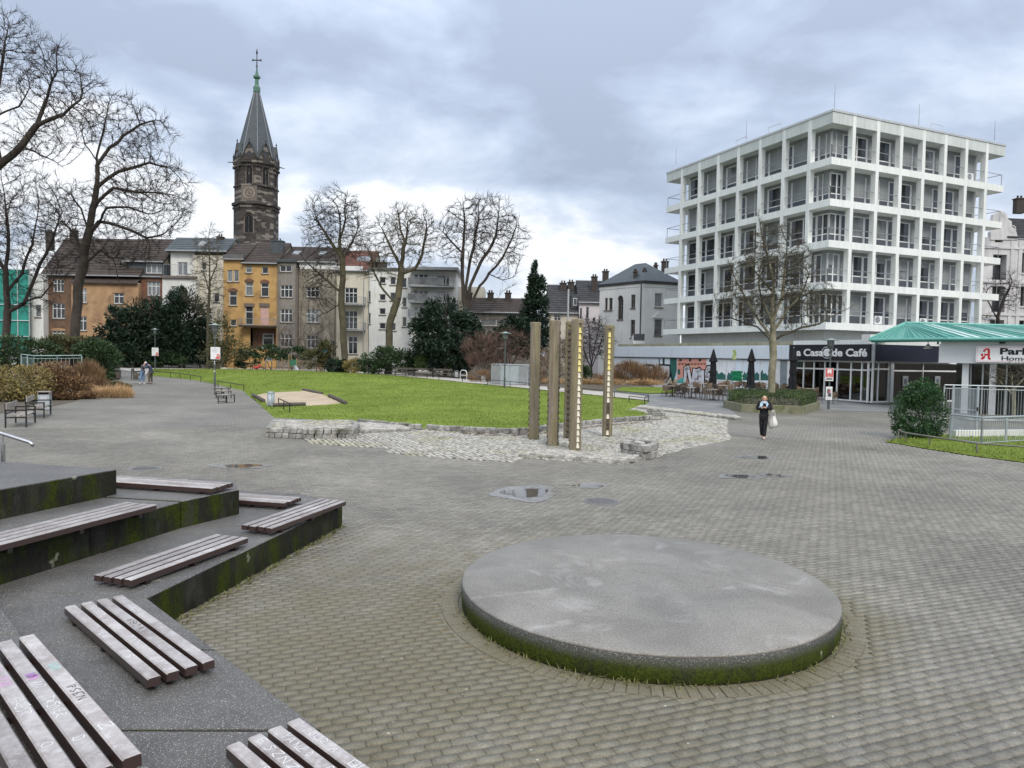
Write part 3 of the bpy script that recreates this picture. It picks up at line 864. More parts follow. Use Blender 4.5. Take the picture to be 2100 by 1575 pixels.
m, nt, b = nodes('painted_slat')
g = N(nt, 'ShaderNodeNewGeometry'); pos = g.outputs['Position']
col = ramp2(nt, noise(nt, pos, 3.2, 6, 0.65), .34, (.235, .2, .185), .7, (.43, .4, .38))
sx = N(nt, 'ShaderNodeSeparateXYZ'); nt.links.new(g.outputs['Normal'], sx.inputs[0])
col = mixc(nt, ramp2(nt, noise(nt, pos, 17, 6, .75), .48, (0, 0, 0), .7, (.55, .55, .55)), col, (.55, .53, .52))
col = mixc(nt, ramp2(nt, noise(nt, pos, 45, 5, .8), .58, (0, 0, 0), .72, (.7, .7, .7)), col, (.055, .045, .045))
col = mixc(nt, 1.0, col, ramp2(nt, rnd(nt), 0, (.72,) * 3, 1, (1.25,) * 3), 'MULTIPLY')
col = mixc(nt, ramp2(nt, sx.outputs['Z'], .3, (1, 1, 1), .75, (0, 0, 0)), col, (.05, .031, .028))  # sides browned by face direction: shade and dirt put into the colour
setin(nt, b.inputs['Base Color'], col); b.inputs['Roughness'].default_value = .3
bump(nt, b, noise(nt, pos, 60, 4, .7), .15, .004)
mat('steel_bracket', (.05, .045, .04), None, 10, .5, metal=.6)
mat('paint_white', (.78, .78, .78)); mat('chalk_white', (.78, .78, .78)); mat('paint_pink', (.75, .35, .7)); mat('paint_teal', (.35, .75, .7)); mat('paint_black', (.05, .05, .055)); mat('paint_purple', (.45, .2, .65))

STROKES = {'B': [[(0, 0), (0, 1), (.6, .9), (.6, .6), (0, .5), (.7, .4), (.6, 0), (0, 0)]], 'U': [[(0, 1), (0, .2), (.3, 0), (.6, .2), (.6, 1)]], 'N': [[(0, 0), (0, 1), (.6, 0), (.6, 1)]],
           'D': [[(0, 0), (0, 1), (.5, .8), (.6, .4), (.4, 0), (0, 0)]], 'A': [[(0, 0), (.3, 1), (.6, 0)], [(.1, .4), (.5, .4)]], 'I': [[(.2, 0), (.2, 1)]], 'E': [[(.6, 0), (0, 0), (0, 1), (.6, 1)], [(0, .5), (.5, .5)]],
           'O': [[(.3, 0), (0, .4), (.2, 1), (.6, .8), (.6, .2), (.3, 0)]], 'Z': [[(0, 1), (.6, 1), (0, 0), (.6, 0)]], 'R': [[(0, 0), (0, 1), (.6, .8), (.5, .5), (0, .45), (.6, 0)]], 'S': [[(.6, .9), (.2, 1), (0, .7), (.6, .3), (.4, 0), (0, .1)]],
           'P': [[(0, 0), (0, 1), (.6, .8), (.5, .5), (0, .45)]], 'L': [[(0, 1), (0, 0), (.6, 0)]], 'T': [[(0, 1), (.6, 1)], [(.3, 1), (.3, 0)]], 'Y': [[(0, 1), (.3, .5), (.6, 1)], [(.3, .5), (.3, 0)]], '8': [[(.3, .5), (0, .8), (.3, 1), (.6, .8), (.3, .5), (0, .2), (.3, 0), (.6, .2), (.3, .5)]], '.': []}
def scribble(text, wid, hgt, th):
    """hand-written strokes as thin flat ribbons in the xy plane, starting at the origin along +x"""
    mb = MB(); n = max(1, len(text)); s = wid / n
    for i, ch in enumerate(text):
        for st in STROKES.get(ch, STROKES['O']):
            p = [((i + .1 + x * .95) * s + random.gauss(0, s * .09), (y - .5) * hgt + random.gauss(0, hgt * .09)) for x, y in st]
            for (ax, ay), (bx, by) in zip(p, p[1:]):
                L = math.hypot(bx - ax, by - ay) or 1e-6; nx_, ny_ = -(by - ay) / L * th, (bx - ax) / L * th
                mb.quad((ax - nx_, ay - ny_, 0), (bx - nx_, by - ny_, 0), (bx + nx_, by + ny_, 0), (ax + nx_, ay + ny_, 0))
    return mb

_slat = {}
def slat_mesh(L):
    k = round(L, 2)
    if k not in _slat:
        w, h, b = .095, .07, .009; mb = MB(); prof = [(-w / 2, 0), (w / 2, 0), (w / 2, h - b), (w / 2 - b, h), (-w / 2 + b, h), (-w / 2, h - b)]
        vs = []
        for x, s in ((-L / 2, .92), (-L / 2 + b, 1), (L / 2 - b, 1), (L / 2, .92)):
            vs += [(x, y * s, h / 2 + (z - h / 2) * s) for y, z in prof]
        f = [tuple(range(5, -1, -1)), tuple(range(18, 24))]
        f = [tuple(reversed(q)) for q in f]
        for r in range(3): f += [(r * 6 + i, (r + 1) * 6 + i, (r + 1) * 6 + (i + 1) % 6, r * 6 + (i + 1) % 6) for i in range(6)]
        f = [tuple(reversed(q)) for q in f]
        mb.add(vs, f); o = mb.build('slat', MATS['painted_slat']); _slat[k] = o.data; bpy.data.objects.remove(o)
    return _slat[k]
def slat_bench(label, p0, p1, zt, side, marks=()):
    """p0-p1: front (outer) slat axis on the tier; further slats step to the given side"""
    p0, p1 = np.array(p0, float), np.array(p1, float)
    L = np.linalg.norm(p1 - p0); a = math.atan2(p1[1] - p0[1], p1[0] - p0[0]); c = (p0 + p1) / 2
    t = thing('slatted_bench', label, 'bench', (c[0], c[1], zt), a, 'slatted seats bolted onto the concrete steps')
    ch = bpy.data.objects
    for k in range(4):
        o = bpy.data.objects.new('slat', slat_mesh(L)); COL.objects.link(o); o.parent = t
        o.location = (random.gauss(0, .006), side * k * .135, .045); o.rotation_euler = (0, 0, random.gauss(0, .002))
        for (kk, u, txt, wid, mt, fl) in marks:
            if kk == k:
                mk = scribble(txt, wid * .85, .056, .0024).build('graffiti', MATS[mt]); mk.parent = o; mk['kind'] = 'stuff'; mk.location = (u, 0, .0712)
                mk.rotation_euler = (0, 0, math.pi if fl else 0)
    for s in (-.38, 0, .38):
        mb = MB(); mb.box((s * L, side * .2, .02), (.05, .5, .045)); o = mb.build('bracket', MATS['steel_bracket'], None); o.parent = t
    return t
def bench_px(label, far, near, zt, side, marks=()):
    """far/near: photo pixels of the two ends of the outer slat's top edge"""
    a, b = G(*far, zt + .115), G(*near, zt + .115)
    return slat_bench(label, a[:2], b[:2], zt, side, marks)
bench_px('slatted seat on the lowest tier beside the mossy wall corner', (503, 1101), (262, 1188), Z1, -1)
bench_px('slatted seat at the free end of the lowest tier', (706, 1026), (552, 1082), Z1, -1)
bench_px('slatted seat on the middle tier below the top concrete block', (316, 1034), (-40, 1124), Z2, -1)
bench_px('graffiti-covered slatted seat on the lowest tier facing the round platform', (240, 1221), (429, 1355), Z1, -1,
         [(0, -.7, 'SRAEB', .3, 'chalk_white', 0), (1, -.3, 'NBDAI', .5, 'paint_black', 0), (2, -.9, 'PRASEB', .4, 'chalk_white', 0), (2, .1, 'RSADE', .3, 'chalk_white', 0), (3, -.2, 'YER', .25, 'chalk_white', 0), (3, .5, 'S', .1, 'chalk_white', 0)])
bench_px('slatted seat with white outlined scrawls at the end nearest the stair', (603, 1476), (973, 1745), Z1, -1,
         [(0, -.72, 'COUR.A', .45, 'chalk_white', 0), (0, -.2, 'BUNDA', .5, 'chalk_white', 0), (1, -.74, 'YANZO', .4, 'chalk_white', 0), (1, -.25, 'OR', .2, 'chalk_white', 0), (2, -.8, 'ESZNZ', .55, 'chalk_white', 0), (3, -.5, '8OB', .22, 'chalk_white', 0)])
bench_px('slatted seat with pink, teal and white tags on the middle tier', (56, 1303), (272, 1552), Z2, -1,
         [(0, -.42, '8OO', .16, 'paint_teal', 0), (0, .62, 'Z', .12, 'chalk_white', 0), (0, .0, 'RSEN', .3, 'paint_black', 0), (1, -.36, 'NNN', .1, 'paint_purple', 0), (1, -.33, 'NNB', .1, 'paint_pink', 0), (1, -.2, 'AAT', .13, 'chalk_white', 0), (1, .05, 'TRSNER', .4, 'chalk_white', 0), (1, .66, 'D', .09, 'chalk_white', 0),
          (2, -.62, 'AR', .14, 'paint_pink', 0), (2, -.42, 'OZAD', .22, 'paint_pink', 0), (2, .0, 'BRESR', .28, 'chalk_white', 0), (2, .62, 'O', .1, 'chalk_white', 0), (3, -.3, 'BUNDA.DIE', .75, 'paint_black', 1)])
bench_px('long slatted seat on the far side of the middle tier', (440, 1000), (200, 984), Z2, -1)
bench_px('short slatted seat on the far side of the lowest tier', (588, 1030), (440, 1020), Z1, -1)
# ------------------------------------------------------------------ building materials
def make_glass(name, c, rough=.06):
    m, nt, b = nodes(name)
    g = N(nt, 'ShaderNodeNewGeometry')
    col = ramp2(nt, noise(nt, g.outputs['Position'], .9, 4, .6), .35, tuple(x * .6 for x in c), .68, tuple(x * 1.5 for x in c))
    setin(nt, b.inputs['Base Color'], col); b.inputs['Roughness'].default_value = rough
    b.inputs['Specular IOR Level'].default_value = .6
    return m
make_glass('pane_dark', (.03, .033, .037)); make_glass('pane_curtain', (.15, .16, .165), .12); make_glass('pane_cafe', (.022, .026, .022), .03)
WHITE = mat('white_render', (.74, .74, .71), (.62, .62, .59), .5, .8, .1, 20, streak=.16)
mat('office_concrete', (.80, .82, .79), (.71, .735, .70), .35, .7, .06, 12, streak=.14)
mat('office_spandrel', (.085, .095, .112), (.06, .068, .082), 1.2, .45)
mat('blind_grey', (.265, .28, .285), (.2, .215, .22), .8, .6, streak=.12)
mat('window_white', (.74, .75, .74), None, 2, .5)
mat('alu', (.55, .57, .57), None, 3, .4, metal=.3)
mat('rail_grey', (.30, .33, .36), None, 4, .45, metal=.4)
mat('roof_felt', (.13, .13, .13), None, 1, .9)
mat('tile_brown', (.066, .048, .038), (.034, .026, .021), 1.5, .75, .5, 9, streak=.3)
mat('tile_dark', (.05, .05, .052), (.028, .028, .03), 1.5, .7, .5, 9, streak=.3)
mat('tile_red', (.16, .06, .04), (.075, .035, .026), 1.2, .75, .5, 9)
mat('slate', (.07, .083, .09), (.048, .057, .062), 2, .55, .3, 10)
mat('brick_brown', (.17, .1, .06), (.095, .06, .042), 1.2, .85, .4, 12, isl=0)
mat('brick_tan', (.43, .275, .15), (.31, .19, .105), .8, .85, .4, 12, dirt=(.2, .12, .07))
mat('brick_yellow', (.53, .335, .135), (.41, .25, .095), .7, .85, .4, 12, dirt=(.27, .16, .07))
mat('brick_red', (.2, .095, .06), (.12, .062, .045), 1.2, .85, .4, 12)
mat('render_grey', (.3, .275, .25), (.21, .19, .175), .6, .85, .3, 10, streak=.25, dirt=(.16, .14, .115))
mat('render_taupe', (.36, .32, .26), (.23, .2, .16), .9, .85, .4, 14, streak=.3, dirt=(.13, .11, .08))
mat('render_cream', (.66, .62, .52), (.54, .5, .42), .5, .85, .2, 10, streak=.2)
mat('render_villa', (.70, .70, .67), (.61, .61, .585), .4, .85, .15, 10, streak=.12)
mat('render_pink', (.68, .63, .64), (.58, .53, .54), .5, .85, .1, 10)
mat('stone_trim', (.16, .13, .11), None, 2, .8)
mat('shutter_pink', (.62, .40, .36), None, 2, .7)
mat('chimney_dark', (.06, .05, .045), None, 2, .9)
mat('zinc', (.3, .31, .32), None, 2, .5, metal=.3)
mat('timber_grey', (.22, .2, .175), (.13, .12, .105), 2, .9, streak=.3)
mat('net_green', (.03, .28, .22), (.02, .17, .14), 1.0, .8)
m, nt, b = nodes('tower_stone')
g = N(nt, 'ShaderNodeNewGeometry'); pos = g.outputs['Position']
sx = N(nt, 'ShaderNodeSeparateXYZ'); nt.links.new(pos, sx.inputs[0])
cb = N(nt, 'ShaderNodeCombineXYZ'); setin(nt, cb.inputs[0], fmath(nt, 'ADD', sx.outputs[0], fmath(nt, 'MULTIPLY', sx.outputs[1], .8))); setin(nt, cb.inputs[1], sx.outputs[2])
br = N(nt, 'ShaderNodeTexBrick'); br.offset = .5; nt.links.new(cb.outputs[0], br.inputs['Vector'])
br.inputs['Scale'].default_value = 1; br.inputs['Brick Width'].default_value = 1.0; br.inputs['Row Height'].default_value = .42; br.inputs['Mortar Size'].default_value = .025
br.inputs['Color1'].default_value = (.032, .028, .025, 1); br.inputs['Color2'].default_value = (.07, .061, .053, 1); br.inputs['Mortar'].default_value = (.03, .027, .025, 1)
mpb = N(nt, 'ShaderNodeMapping'); mpb.inputs['Scale'].default_value = (1, 2.4, 1); nt.links.new(cb.outputs[0], mpb.inputs[0])
vo = N(nt, 'ShaderNodeTexVoronoi'); vo.distance = 'CHEBYCHEV'; vo.inputs['Scale'].default_value = .95; vo.inputs['Randomness'].default_value = .55; nt.links.new(mpb.outputs[0], vo.inputs['Vector'])
sp = N(nt, 'ShaderNodeSeparateColor'); nt.links.new(vo.outputs['Color'], sp.inputs[0])
low = ramp2(nt, sx.outputs[2], .0, (1, 1, 1), 1.0, (1, 1, 1))
pale = ramp2(nt, sp.outputs[0], .76, (0, 0, 0), .79, (.8, .8, .8))
col = mixc(nt, pale, br.outputs['Color'], (.22, .195, .165))
col = mixc(nt, 1.0, col, ramp2(nt, noise(nt, pos, .6, 5), .3, (.7,) * 3, .7, (1.25,) * 3), 'MULTIPLY')
setin(nt, b.inputs['Base Color'], col); b.inputs['Roughness'].default_value = .9
bump(nt, b, br.outputs['Fac'], -.4, .05)
mat('copper_green', (.11, .22, .16), (.07, .15, .11), 2, .7)
mat('louvre_dark', (.012, .012, .014), None, 3, .9); mat('black_metal', (.02, .02, .022), None, 3, .5)

# ------------------------------------------------------------------ wall and window builders
def wall_holes(mb, pl, u0, u1, z0, z1, holes, depth=.18, out=0.0):
    us = sorted({u0, u1, *[min(max(h[0], u0), u1) for h in holes], *[min(max(h[1], u0), u1) for h in holes]})
    zs = sorted({z0, z1, *[min(max(h[2], z0), z1) for h in holes], *[min(max(h[3], z0), z1) for h in holes]})
    for a, b in zip(us, us[1:]):
        for c, d in zip(zs, zs[1:]):
            um, zm = (a + b) / 2, (c + d) / 2
            if any(h[0] < um < h[1] and h[2] < zm < h[3] for h in holes): continue
            mb.quad(pl.P(a, c, out), pl.P(b, c, out), pl.P(b, d, out), pl.P(a, d, out))
    for a, b, c, d in holes:
        mb.quad(pl.P(a, c, out), pl.P(a, d, out), pl.P(a, d, out - depth), pl.P(a, c, out - depth))
        mb.quad(pl.P(b, c, out), pl.P(b, c, out - depth), pl.P(b, d, out - depth), pl.P(b, d, out))
        mb.quad(pl.P(a, c, out), pl.P(a, c, out - depth), pl.P(b, c, out - depth), pl.P(b, c, out))
        mb.quad(pl.P(a, d, out), pl.P(b, d, out), pl.P(b, d, out - depth), pl.P(a, d, out - depth))

def window(parent, pl, r, style='cross', frame='window_white', pane=None, out=0.0, depth=.18, sill=True, lintel=None):
    """r = (u0, u1, z0, z1): frame, pane, sill as parts of one window"""
    u0, u1, z0, z1 = r
    w, h = u1 - u0, z1 - z0; t = min(.075, w * .12)
    o = out - depth + .07; mb = MB()
    for a, b, c, d in ((u0, u0 + t, z0, z1), (u1 - t, u1, z0, z1), (u0 + t, u1 - t, z0, z0 + t), (u0 + t, u1 - t, z1 - t, z1)):
        mb.pbox(pl, a, b, c, d, o - .07, o)
    vs, hs = {'plain': ([], []), 'cross': ([1 / 3, 2 / 3], [.66]), 'two': ([.5], [.68]), 'twoplain': ([.5], []), 'three': ([1 / 3, 2 / 3], []), 'transom': ([], [.68])}[style]
    for v in vs: mb.pbox(pl, u0 + w * v - t * .5, u0 + w * v + t * .5, z0 + t, z1 - t, o - .065, o - .004)
    for v in hs: mb.pbox(pl, u0 + t, u1 - t, z0 + h * v - t * .55, z0 + h * v + t * .55, o - .06, o + .006)
    wd = mb.build('window', MATS[frame], parent)
    mb = MB(); mb.pbox(pl, u0 + t * .5, u1 - t * .5, z0 + t * .5, z1 - t * .5, o - .055, o - .035)
    mb.build('pane', MATS[pane or random.choice(('pane_dark', 'pane_dark', 'pane_dark', 'pane_curtain'))], wd)
    if sill:
        mb = MB(); mb.pbox(pl, u0 - .08, u1 + .08, z0 - .14, z0 - .01, out - .1, out + .09); mb.build('sill', MATS['stone_trim' if sill is True else sill], wd)
    if lintel:
        mb = MB(); n = 7; k = h * .13; up = []; dn = []
        for i in range(n + 1):
            x = i / n; up.append((u0 - .1 + (w + .2) * x, z1 + .06 + k * (4 * x * (1 - x)) + .14)); dn.append((u0 - .1 + (w + .2) * x, z1 - .02))
        for i in range(n):
            mb.hexa([pl.P(dn[i][0], dn[i][1], out + .05), pl.P(dn[i + 1][0], dn[i + 1][1], out + .05), pl.P(dn[i + 1][0], dn[i + 1][1], out - .05), pl.P(dn[i][0], dn[i][1], out - .05),
                     pl.P(up[i][0], up[i][1], out + .05), pl.P(up[i + 1][0], up[i + 1][1], out + .05), pl.P(up[i + 1][0], up[i + 1][1], out - .05), pl.P(up[i][0], up[i][1], out - .05)])
        mb.build('lintel', MATS[lintel], wd)
    return wd

def pxr(pl, x0, y0, x1, y1):
    a = pl.pix(x0, (y0 + y1) / 2); b = pl.pix(x1, (y0 + y1) / 2); c = pl.pix((x0 + x1) / 2, y1); d = pl.pix((x0 + x1) / 2, y0)
    return (a[0], b[0], c[1], d[1])

def facade(parent, pl, x0, x1, ytop, wins, material, z0=.4, depth=8.0, out=0.0, lint=None, name='wall', extra_holes=()):
    """wall block between two photo columns, with real openings; wins: (x0,y0,x1,y1,style[,pane])"""
    ym = 640
    u0, u1 = pl.pix(x0, ym)[0], pl.pix(x1, ym)[0]; z1 = pl.pix((x0 + x1) / 2, ytop)[1]
    rects = [pxr(pl, *w[:4]) for w in wins]
    mb = MB(); wall_holes(mb, pl, u0, u1, z0, z1, rects + list(extra_holes), .18, out)
    mb.quad(pl.P(u0, z0, out), pl.P(u0, z1, out), pl.P(u0, z1, out - depth), pl.P(u0, z0, out - depth))
    mb.quad(pl.P(u1, z0, out), pl.P(u1, z0, out - depth), pl.P(u1, z1, out - depth), pl.P(u1, z1, out))
    mb.quad(pl.P(u0, z1, out), pl.P(u1, z1, out), pl.P(u1, z1, out - depth), pl.P(u0, z1, out - depth))
    mb.quad(pl.P(u1, z0, out - depth), pl.P(u0, z0, out - depth), pl.P(u0, z1, out - depth), pl.P(u1, z1, out - depth))
    # dark room behind the openings
    w_ = mb.build(name, MATS[material], parent)
    for r, w in zip(rects, wins):
        window(parent, pl, r, w[4], pane=w[5] if len(w) > 5 else None, out=out, lintel=lint if (len(w) > 6 and w[6]) else None)
    return u0, u1, z1

def pitched_roof(parent, pl, u0, u1, ze, zr, material, run=4.5, out=0.0, over=.3, name='roof', back=9.0):
    mb = MB(); th = .16
    a0, a1 = u0 - .12, u1 + .12
    for s, (o0, za, o1, zb) in enumerate(((out + over, ze, out - run, zr), (out - run, zr, out - back, ze))):
        mb.hexa([pl.P(a0, za - th, o0), pl.P(a1, za - th, o0), pl.P(a1, zb - th, o1), pl.P(a0, zb - th, o1), pl.P(a0, za, o0), pl.P(a1, za, o0), pl.P(a1, zb, o1), pl.P(a0, zb, o1)])
    r = mb.build(name, MATS[material], parent)
    for u in (u0 + .01, u1 - .01):                       # gable walls
        mb = MB(); mb.add([pl.P(u, ze - .2, out - .05), pl.P(u, zr - .2, out - run), pl.P(u, ze - .2, out - back + .05)], [(0, 1, 2)])
        mb.build('gable', MATS['render_taupe'], parent)
    mb = MB(); mb.cyl(pl.P(a0, ze - .1, out + over + .07), pl.P(a1, ze - .1, out + over + .07), .085, n=8); mb.build('gutter', MATS['zinc'], r)
    # tile courses: thin raised battens across the slope
    mb = MB(); n = int(math.hypot(run + over, zr - ze) / .55)
    for i in range(1, n):
        k = i / n; o = out + over + (-(run + over)) * k; z = ze + (zr - ze) * k
        mb.pbox(pl, a0 + .02, a1 - .02, z + .0, z + .045, o - .1, o + .03)
    mb.build('tile_course', MATS[material], r)
    return r

def skylight(roof, pl, u, k, ze, zr, run, out=0.0, over=.3, w=.9):
    o = out + over - (run + over) * k; z = ze + (zr - ze) * k; s = (zr - ze) / (run + over); l = .6
    mb = MB(); mb.hexa([pl.P(u, z - s * l + .0, o + l), pl.P(u + w, z - s * l, o + l), pl.P(u + w, z + s * l, o - l), pl.P(u, z + s * l, o - l),
                        pl.P(u, z - s * l + .18, o + l), pl.P(u + w, z - s * l + .18, o + l), pl.P(u + w, z + s * l + .18, o - l), pl.P(u, z + s * l + .18, o - l)])
    mb.build('skylight', MATS['pane_curtain'], roof)

def chimney(parent, x, y, z0, z1, w=.8, d=.7, material='chimney_dark'):
    mb = MB(); mb.box((x, y, (z0 + z1) / 2), (w, d, z1 - z0)); mb.box((x, y, z1 + .06), (w + .16, d + .16, .12))
    for s in (-.2, .2): mb.cyl((x + s * w, y, z1 + .1), (x + s * w, y, z1 + .45), .11, n=8)
    mb.build('chimney', MATS[material], parent)

def railing(parent, pts, h, material='rail_grey', bars=.14, r=.014, top=.024, name='railing', mid=True):
    mb = MB()
    for (a, b) in zip(pts, pts[1:]):
        a, b = np.array(a, float), np.array(b, float); up = np.array([0, 0, h])
        mb.cyl(a + up, b + up, top, n=6)
        mb.cyl(a + [0, 0, .08], b + [0, 0, .08], r, n=5)
        L = np.linalg.norm(b - a); n = max(1, int(L / bars))
        for i in range(n + 1):
            p = a + (b - a) * i / n
            mb.cyl(p, p + up, top if i in (0, n) else r * .7, n=4, caps=False)
    return mb.build(name, MATS[material], parent)

def base_of(pl, x, y=700):
    u = pl.pix(x, y)[0]; p = pl.P(u, 0); return (p[0], p[1], gz(p[0], p[1]) - .1)

# ------------------------------------------------------------------ row of houses behind the park
def ridge_z(pl, px, py, run):
    return D(px, py, pl.o[1] + run)[2]
HY = 95.0
pl = Plane(0, HY - 2.0, 0)
t = thing('townhouse', 'brown and tan brick townhouse with big dark tiled roof behind the tall tree', 'house', base_of(pl, 180))
u0, u1, z1 = facade(t, pl, 88, 150, 566, [(107, 622, 133, 653, 'cross'), (107, 678, 133, 694, 'cross', None, 1), (109, 573, 131, 598, 'cross')], 'brick_brown', lint='brick_tan')
ub0, ub1, zb1 = facade(t, pl, 150, 287, 581, [(165, 649, 181, 678, 'two'), (168, 592, 181, 621, 'two'), (236, 601, 257, 623, 'two', None, 1)], 'brick_tan', out=.35, name='wall', lint='brick_tan')
mb = MB(); mb.hexa([pl.P(ub0, zb1 - .1, .75), pl.P(ub1, zb1 - .1, .75), pl.P(ub1, zb1 + 1.1, -1), pl.P(ub0, zb1 + 1.1, -1), pl.P(ub0, zb1 + .05, .75), pl.P(ub1, zb1 + .05, .75), pl.P(ub1, zb1 + 1.25, -1), pl.P(ub0, zb1 + 1.25, -1)])
mb.build('lean_to_roof', MATS['tile_brown'], t)
zr = ridge_z(pl, 200, 489, 5)
pitched_roof(t, pl, u0, ub1, z1 + .2, zr, 'tile_brown', 5.0)
for x, y in ((103, 478), (152, 474)): p = D(x, y + 20, HY + 2.5); chimney(t, p[0], p[1], p[2] - 1, D(x, y, HY + 2.5)[2])

pl = Plane(0, HY - 1.5, 0)
t = thing('townhouse', 'dark brick townhouse with grey mansard dormer and arched window', 'house', base_of(pl, 310))
u0, u1, z1 = facade(t, pl, 287, 334, 567, [(302, 577, 328, 606, 'cross', 'pane_curtain', 1)], 'brick_red', lint='brick_brown')
um, _, zm = facade(t, pl, 262, 333, 537, [(297, 540, 330, 560, 'three', 'pane_curtain')], 'slate', z0=z1 + .02, out=-.25, name='mansard', depth=5)
pitched_roof(t, pl, um - .6, u1, zm + .1, ridge_z(pl, 300, 489, 5), 'tile_brown', 5.0, out=-.2)
mb = MB(); mb.pbox(pl, u0, u1 + .1, z1 - .12, z1 + .05, .02, .35); mb.build('cornice', MATS['zinc'], t)

pl = Plane(0, HY - 2.0, 0)
t = thing('townhouse', 'white rendered townhouse with roof terrace railing and tall cream side wing', 'house', base_of(pl, 395))
u0, u1, z1 = facade(t, pl, 333, 401, 570, [(350, 587, 376, 607, 'three')], 'white_render')
ua, ub, zb = facade(t, pl, 338, 388, 514, [(352, 534, 373, 562, 'twoplain')], 'white_render', z0=z1 + .02, out=-1.6, name='upper_wall', depth=6)
uc, ud, zd = facade(t, pl, 388, 457, 521, [(405, 535, 415, 552, 'plain'), (430, 600, 442, 618, 'plain')], 'render_cream', out=-1.2, name='side_wing', depth=6.5)
mb = MB(); mb.pbox(pl, u0 - .1, u1 + .15, z1 - .05, z1 + .22, -.3, .3); mb.build('ledge', MATS['stone_trim'], t)
railing(t, [pl.P(u0 + .2, z1 + .2, .1), pl.P(u1 - .4, z1 + .2, .1)], 1.5, bars=.2)
mb = MB(); mb.pbox(pl, u0, ud, zb + .0, zb + .25, -8, -1.0); mb.build('flat_roof', MATS['roof_felt'], t)
r = pitched_roof(t, pl, u0, ud, zb + .2, ridge_z(pl, 395, 487, 4), 'slate', 3.0, out=-1.2)
skylight(r, pl, pl.pix(392, 500)[0], .45, zb + .2, ridge_z(pl, 395, 487, 4), 3.0, -1.2)
p = D(452, 489, HY + 2); chimney(t, p[0], p[1], p[2] - 2, p[2] + .1)

pl = Plane(0, HY - 3.0, 0)
t = thing('townhouse', 'ochre yellow brick townhouse with balcony and pink roller shutter', 'house', base_of(pl, 525))
u0, u1, z1 = facade(t, pl, 456, 498, 531, [(464, 553, 475, 577, 'plain', 'pane_curtain'), (477, 553, 488, 577, 'plain', 'pane_curtain'), (468, 597, 484, 626, 'transom', None, 1), (470, 655, 483, 668, 'plain')], 'brick_yellow', lint='brick_red', out=-.3)
w_ = [(503.5, 545, 517, 559, 'transom', 'pane_curtain'), (537, 547, 550, 561, 'plain'), (503, 578, 519, 606, 'transom', 'pane_curtain', 1), (535, 580, 551, 608, 'transom', None, 1), (503, 627, 519, 666, 'transom')]
sh = pxr(pl, 534, 629, 551, 666)
recess = pxr(pl, 513, 673, 566, 716)
ua, ub, zb = facade(t, pl, 498, 567, 540, w_, 'brick_yellow', lint='brick_red', extra_holes=[sh, recess])
MB().pbox(pl, sh[0], sh[1], sh[2], sh[3], -.12, -.06).build('roller_shutter', MATS['shutter_pink'], t)
for i in range(int((sh[3] - sh[2]) / .16)): MB().pbox(pl, sh[0], sh[1], sh[2] + i * .16, sh[2] + i * .16 + .03, -.06, -.045).build('shutter_slat', MATS['shutter_pink'], t)
for x0, x1 in ((501, 521), (532, 553)):
    r_ = pxr(pl, x0, 622, x1, 629); MB().pbox(pl, r_[0], r_[1], r_[2], r_[3], -.02, .12).build('shutter_box', MATS['stone_trim'], t)
MB().pbox(pl, recess[0], recess[1], recess[2], recess[3], -1.1, -1.0).build('recess_wall', MATS['brick_red'], t)
rr = pxr(pl, 534, 684, 556, 712); window(t, pl, rr, 'transom', out=-.86, depth=.1, sill='window_white')
rr = pxr(pl, 513, 673, 523, 716); MB().pbox(pl, rr[0], rr[1], rr[2], rr[3], -.98, -.9).build('door', MATS['brick_brown'], t)
bz = pl.pix(530, 668)[1]; b0, b1 = pl.pix(496, 668)[0], pl.pix(568, 668)[0]
MB().pbox(pl, b0, b1, bz - .2, bz, .02, 1.3).build('balcony_floor', MATS['chimney_dark'], t)
railing(t, [pl.P(b0, bz, .05), pl.P(b0, bz, 1.25), pl.P(b1, bz, 1.25), pl.P(b1, bz, .05)], .85, 'rail_grey', .16)
zr = ridge_z(pl, 520, 497, 5.5)
pitched_roof(t, pl, ua, ub, zb + .05, zr, 'tile_brown', 5.5)
MB().pbox(pl, ua - .2, ub + .2, zb - .18, zb - .02, .0, .32).build('eave_board', MATS['chimney_dark'], t)
pitched_roof(t, pl, u0, u1, z1 + .05, ridge_z(pl, 475, 499, 4.5), 'tile_brown', 4.5, out=-.3)
MB().pbox(pl, u0, u1, z1 - .05, z1 + .55, -.9, -.05).build('attic_band', MATS['roof_felt'], t)
p = D(570, 496, HY + 0); chimney(t, p[0], p[1], p[2] - 3.5, p[2], 1.5, 1.0, 'slate')

pl = Plane(0, HY - 2.5, 0)
t = thing('townhouse', 'grey ivy-veined townhouse in two bays with white cross windows', 'house', base_of(pl, 630))
u0, u1, z1 = facade(t, pl, 567.6, 606, 536, [(574, 544, 598, 557, 'twoplain'), (575, 585, 600, 610, 'cross'), (575, 634, 600, 661, 'cross'), (575, 685, 600, 712, 'cross')], 'render_grey')
ua, ub, zb = facade(t, pl, 611, 684, 551, [(627, 588, 653, 609, 'cross'), (627, 634, 653, 661, 'cross'), (627, 687, 653, 714, 'cross')], 'render_taupe', out=-.35)
MB().pbox(pl, u1, ua, .4, zb, -8, .1).build('pilaster', MATS['stone_trim'], t)
MB().pbox(pl, u0 - .1, u1 + .1, z1 - .1, z1 + .25, -.3, .3).build('cornice', MATS['slate'], t)
zr = ridge_z(pl, 640, 505, 6)
r = pitched_roof(t, pl, u0, ub, z1 + .1, zr, 'tile_brown', 6.0, out=-.6)
MB().pbox(pl, ua, ub, zb + .0, zb + .9, -1.4, -.5).build('attic_window_band', MATS['window_white'], t)
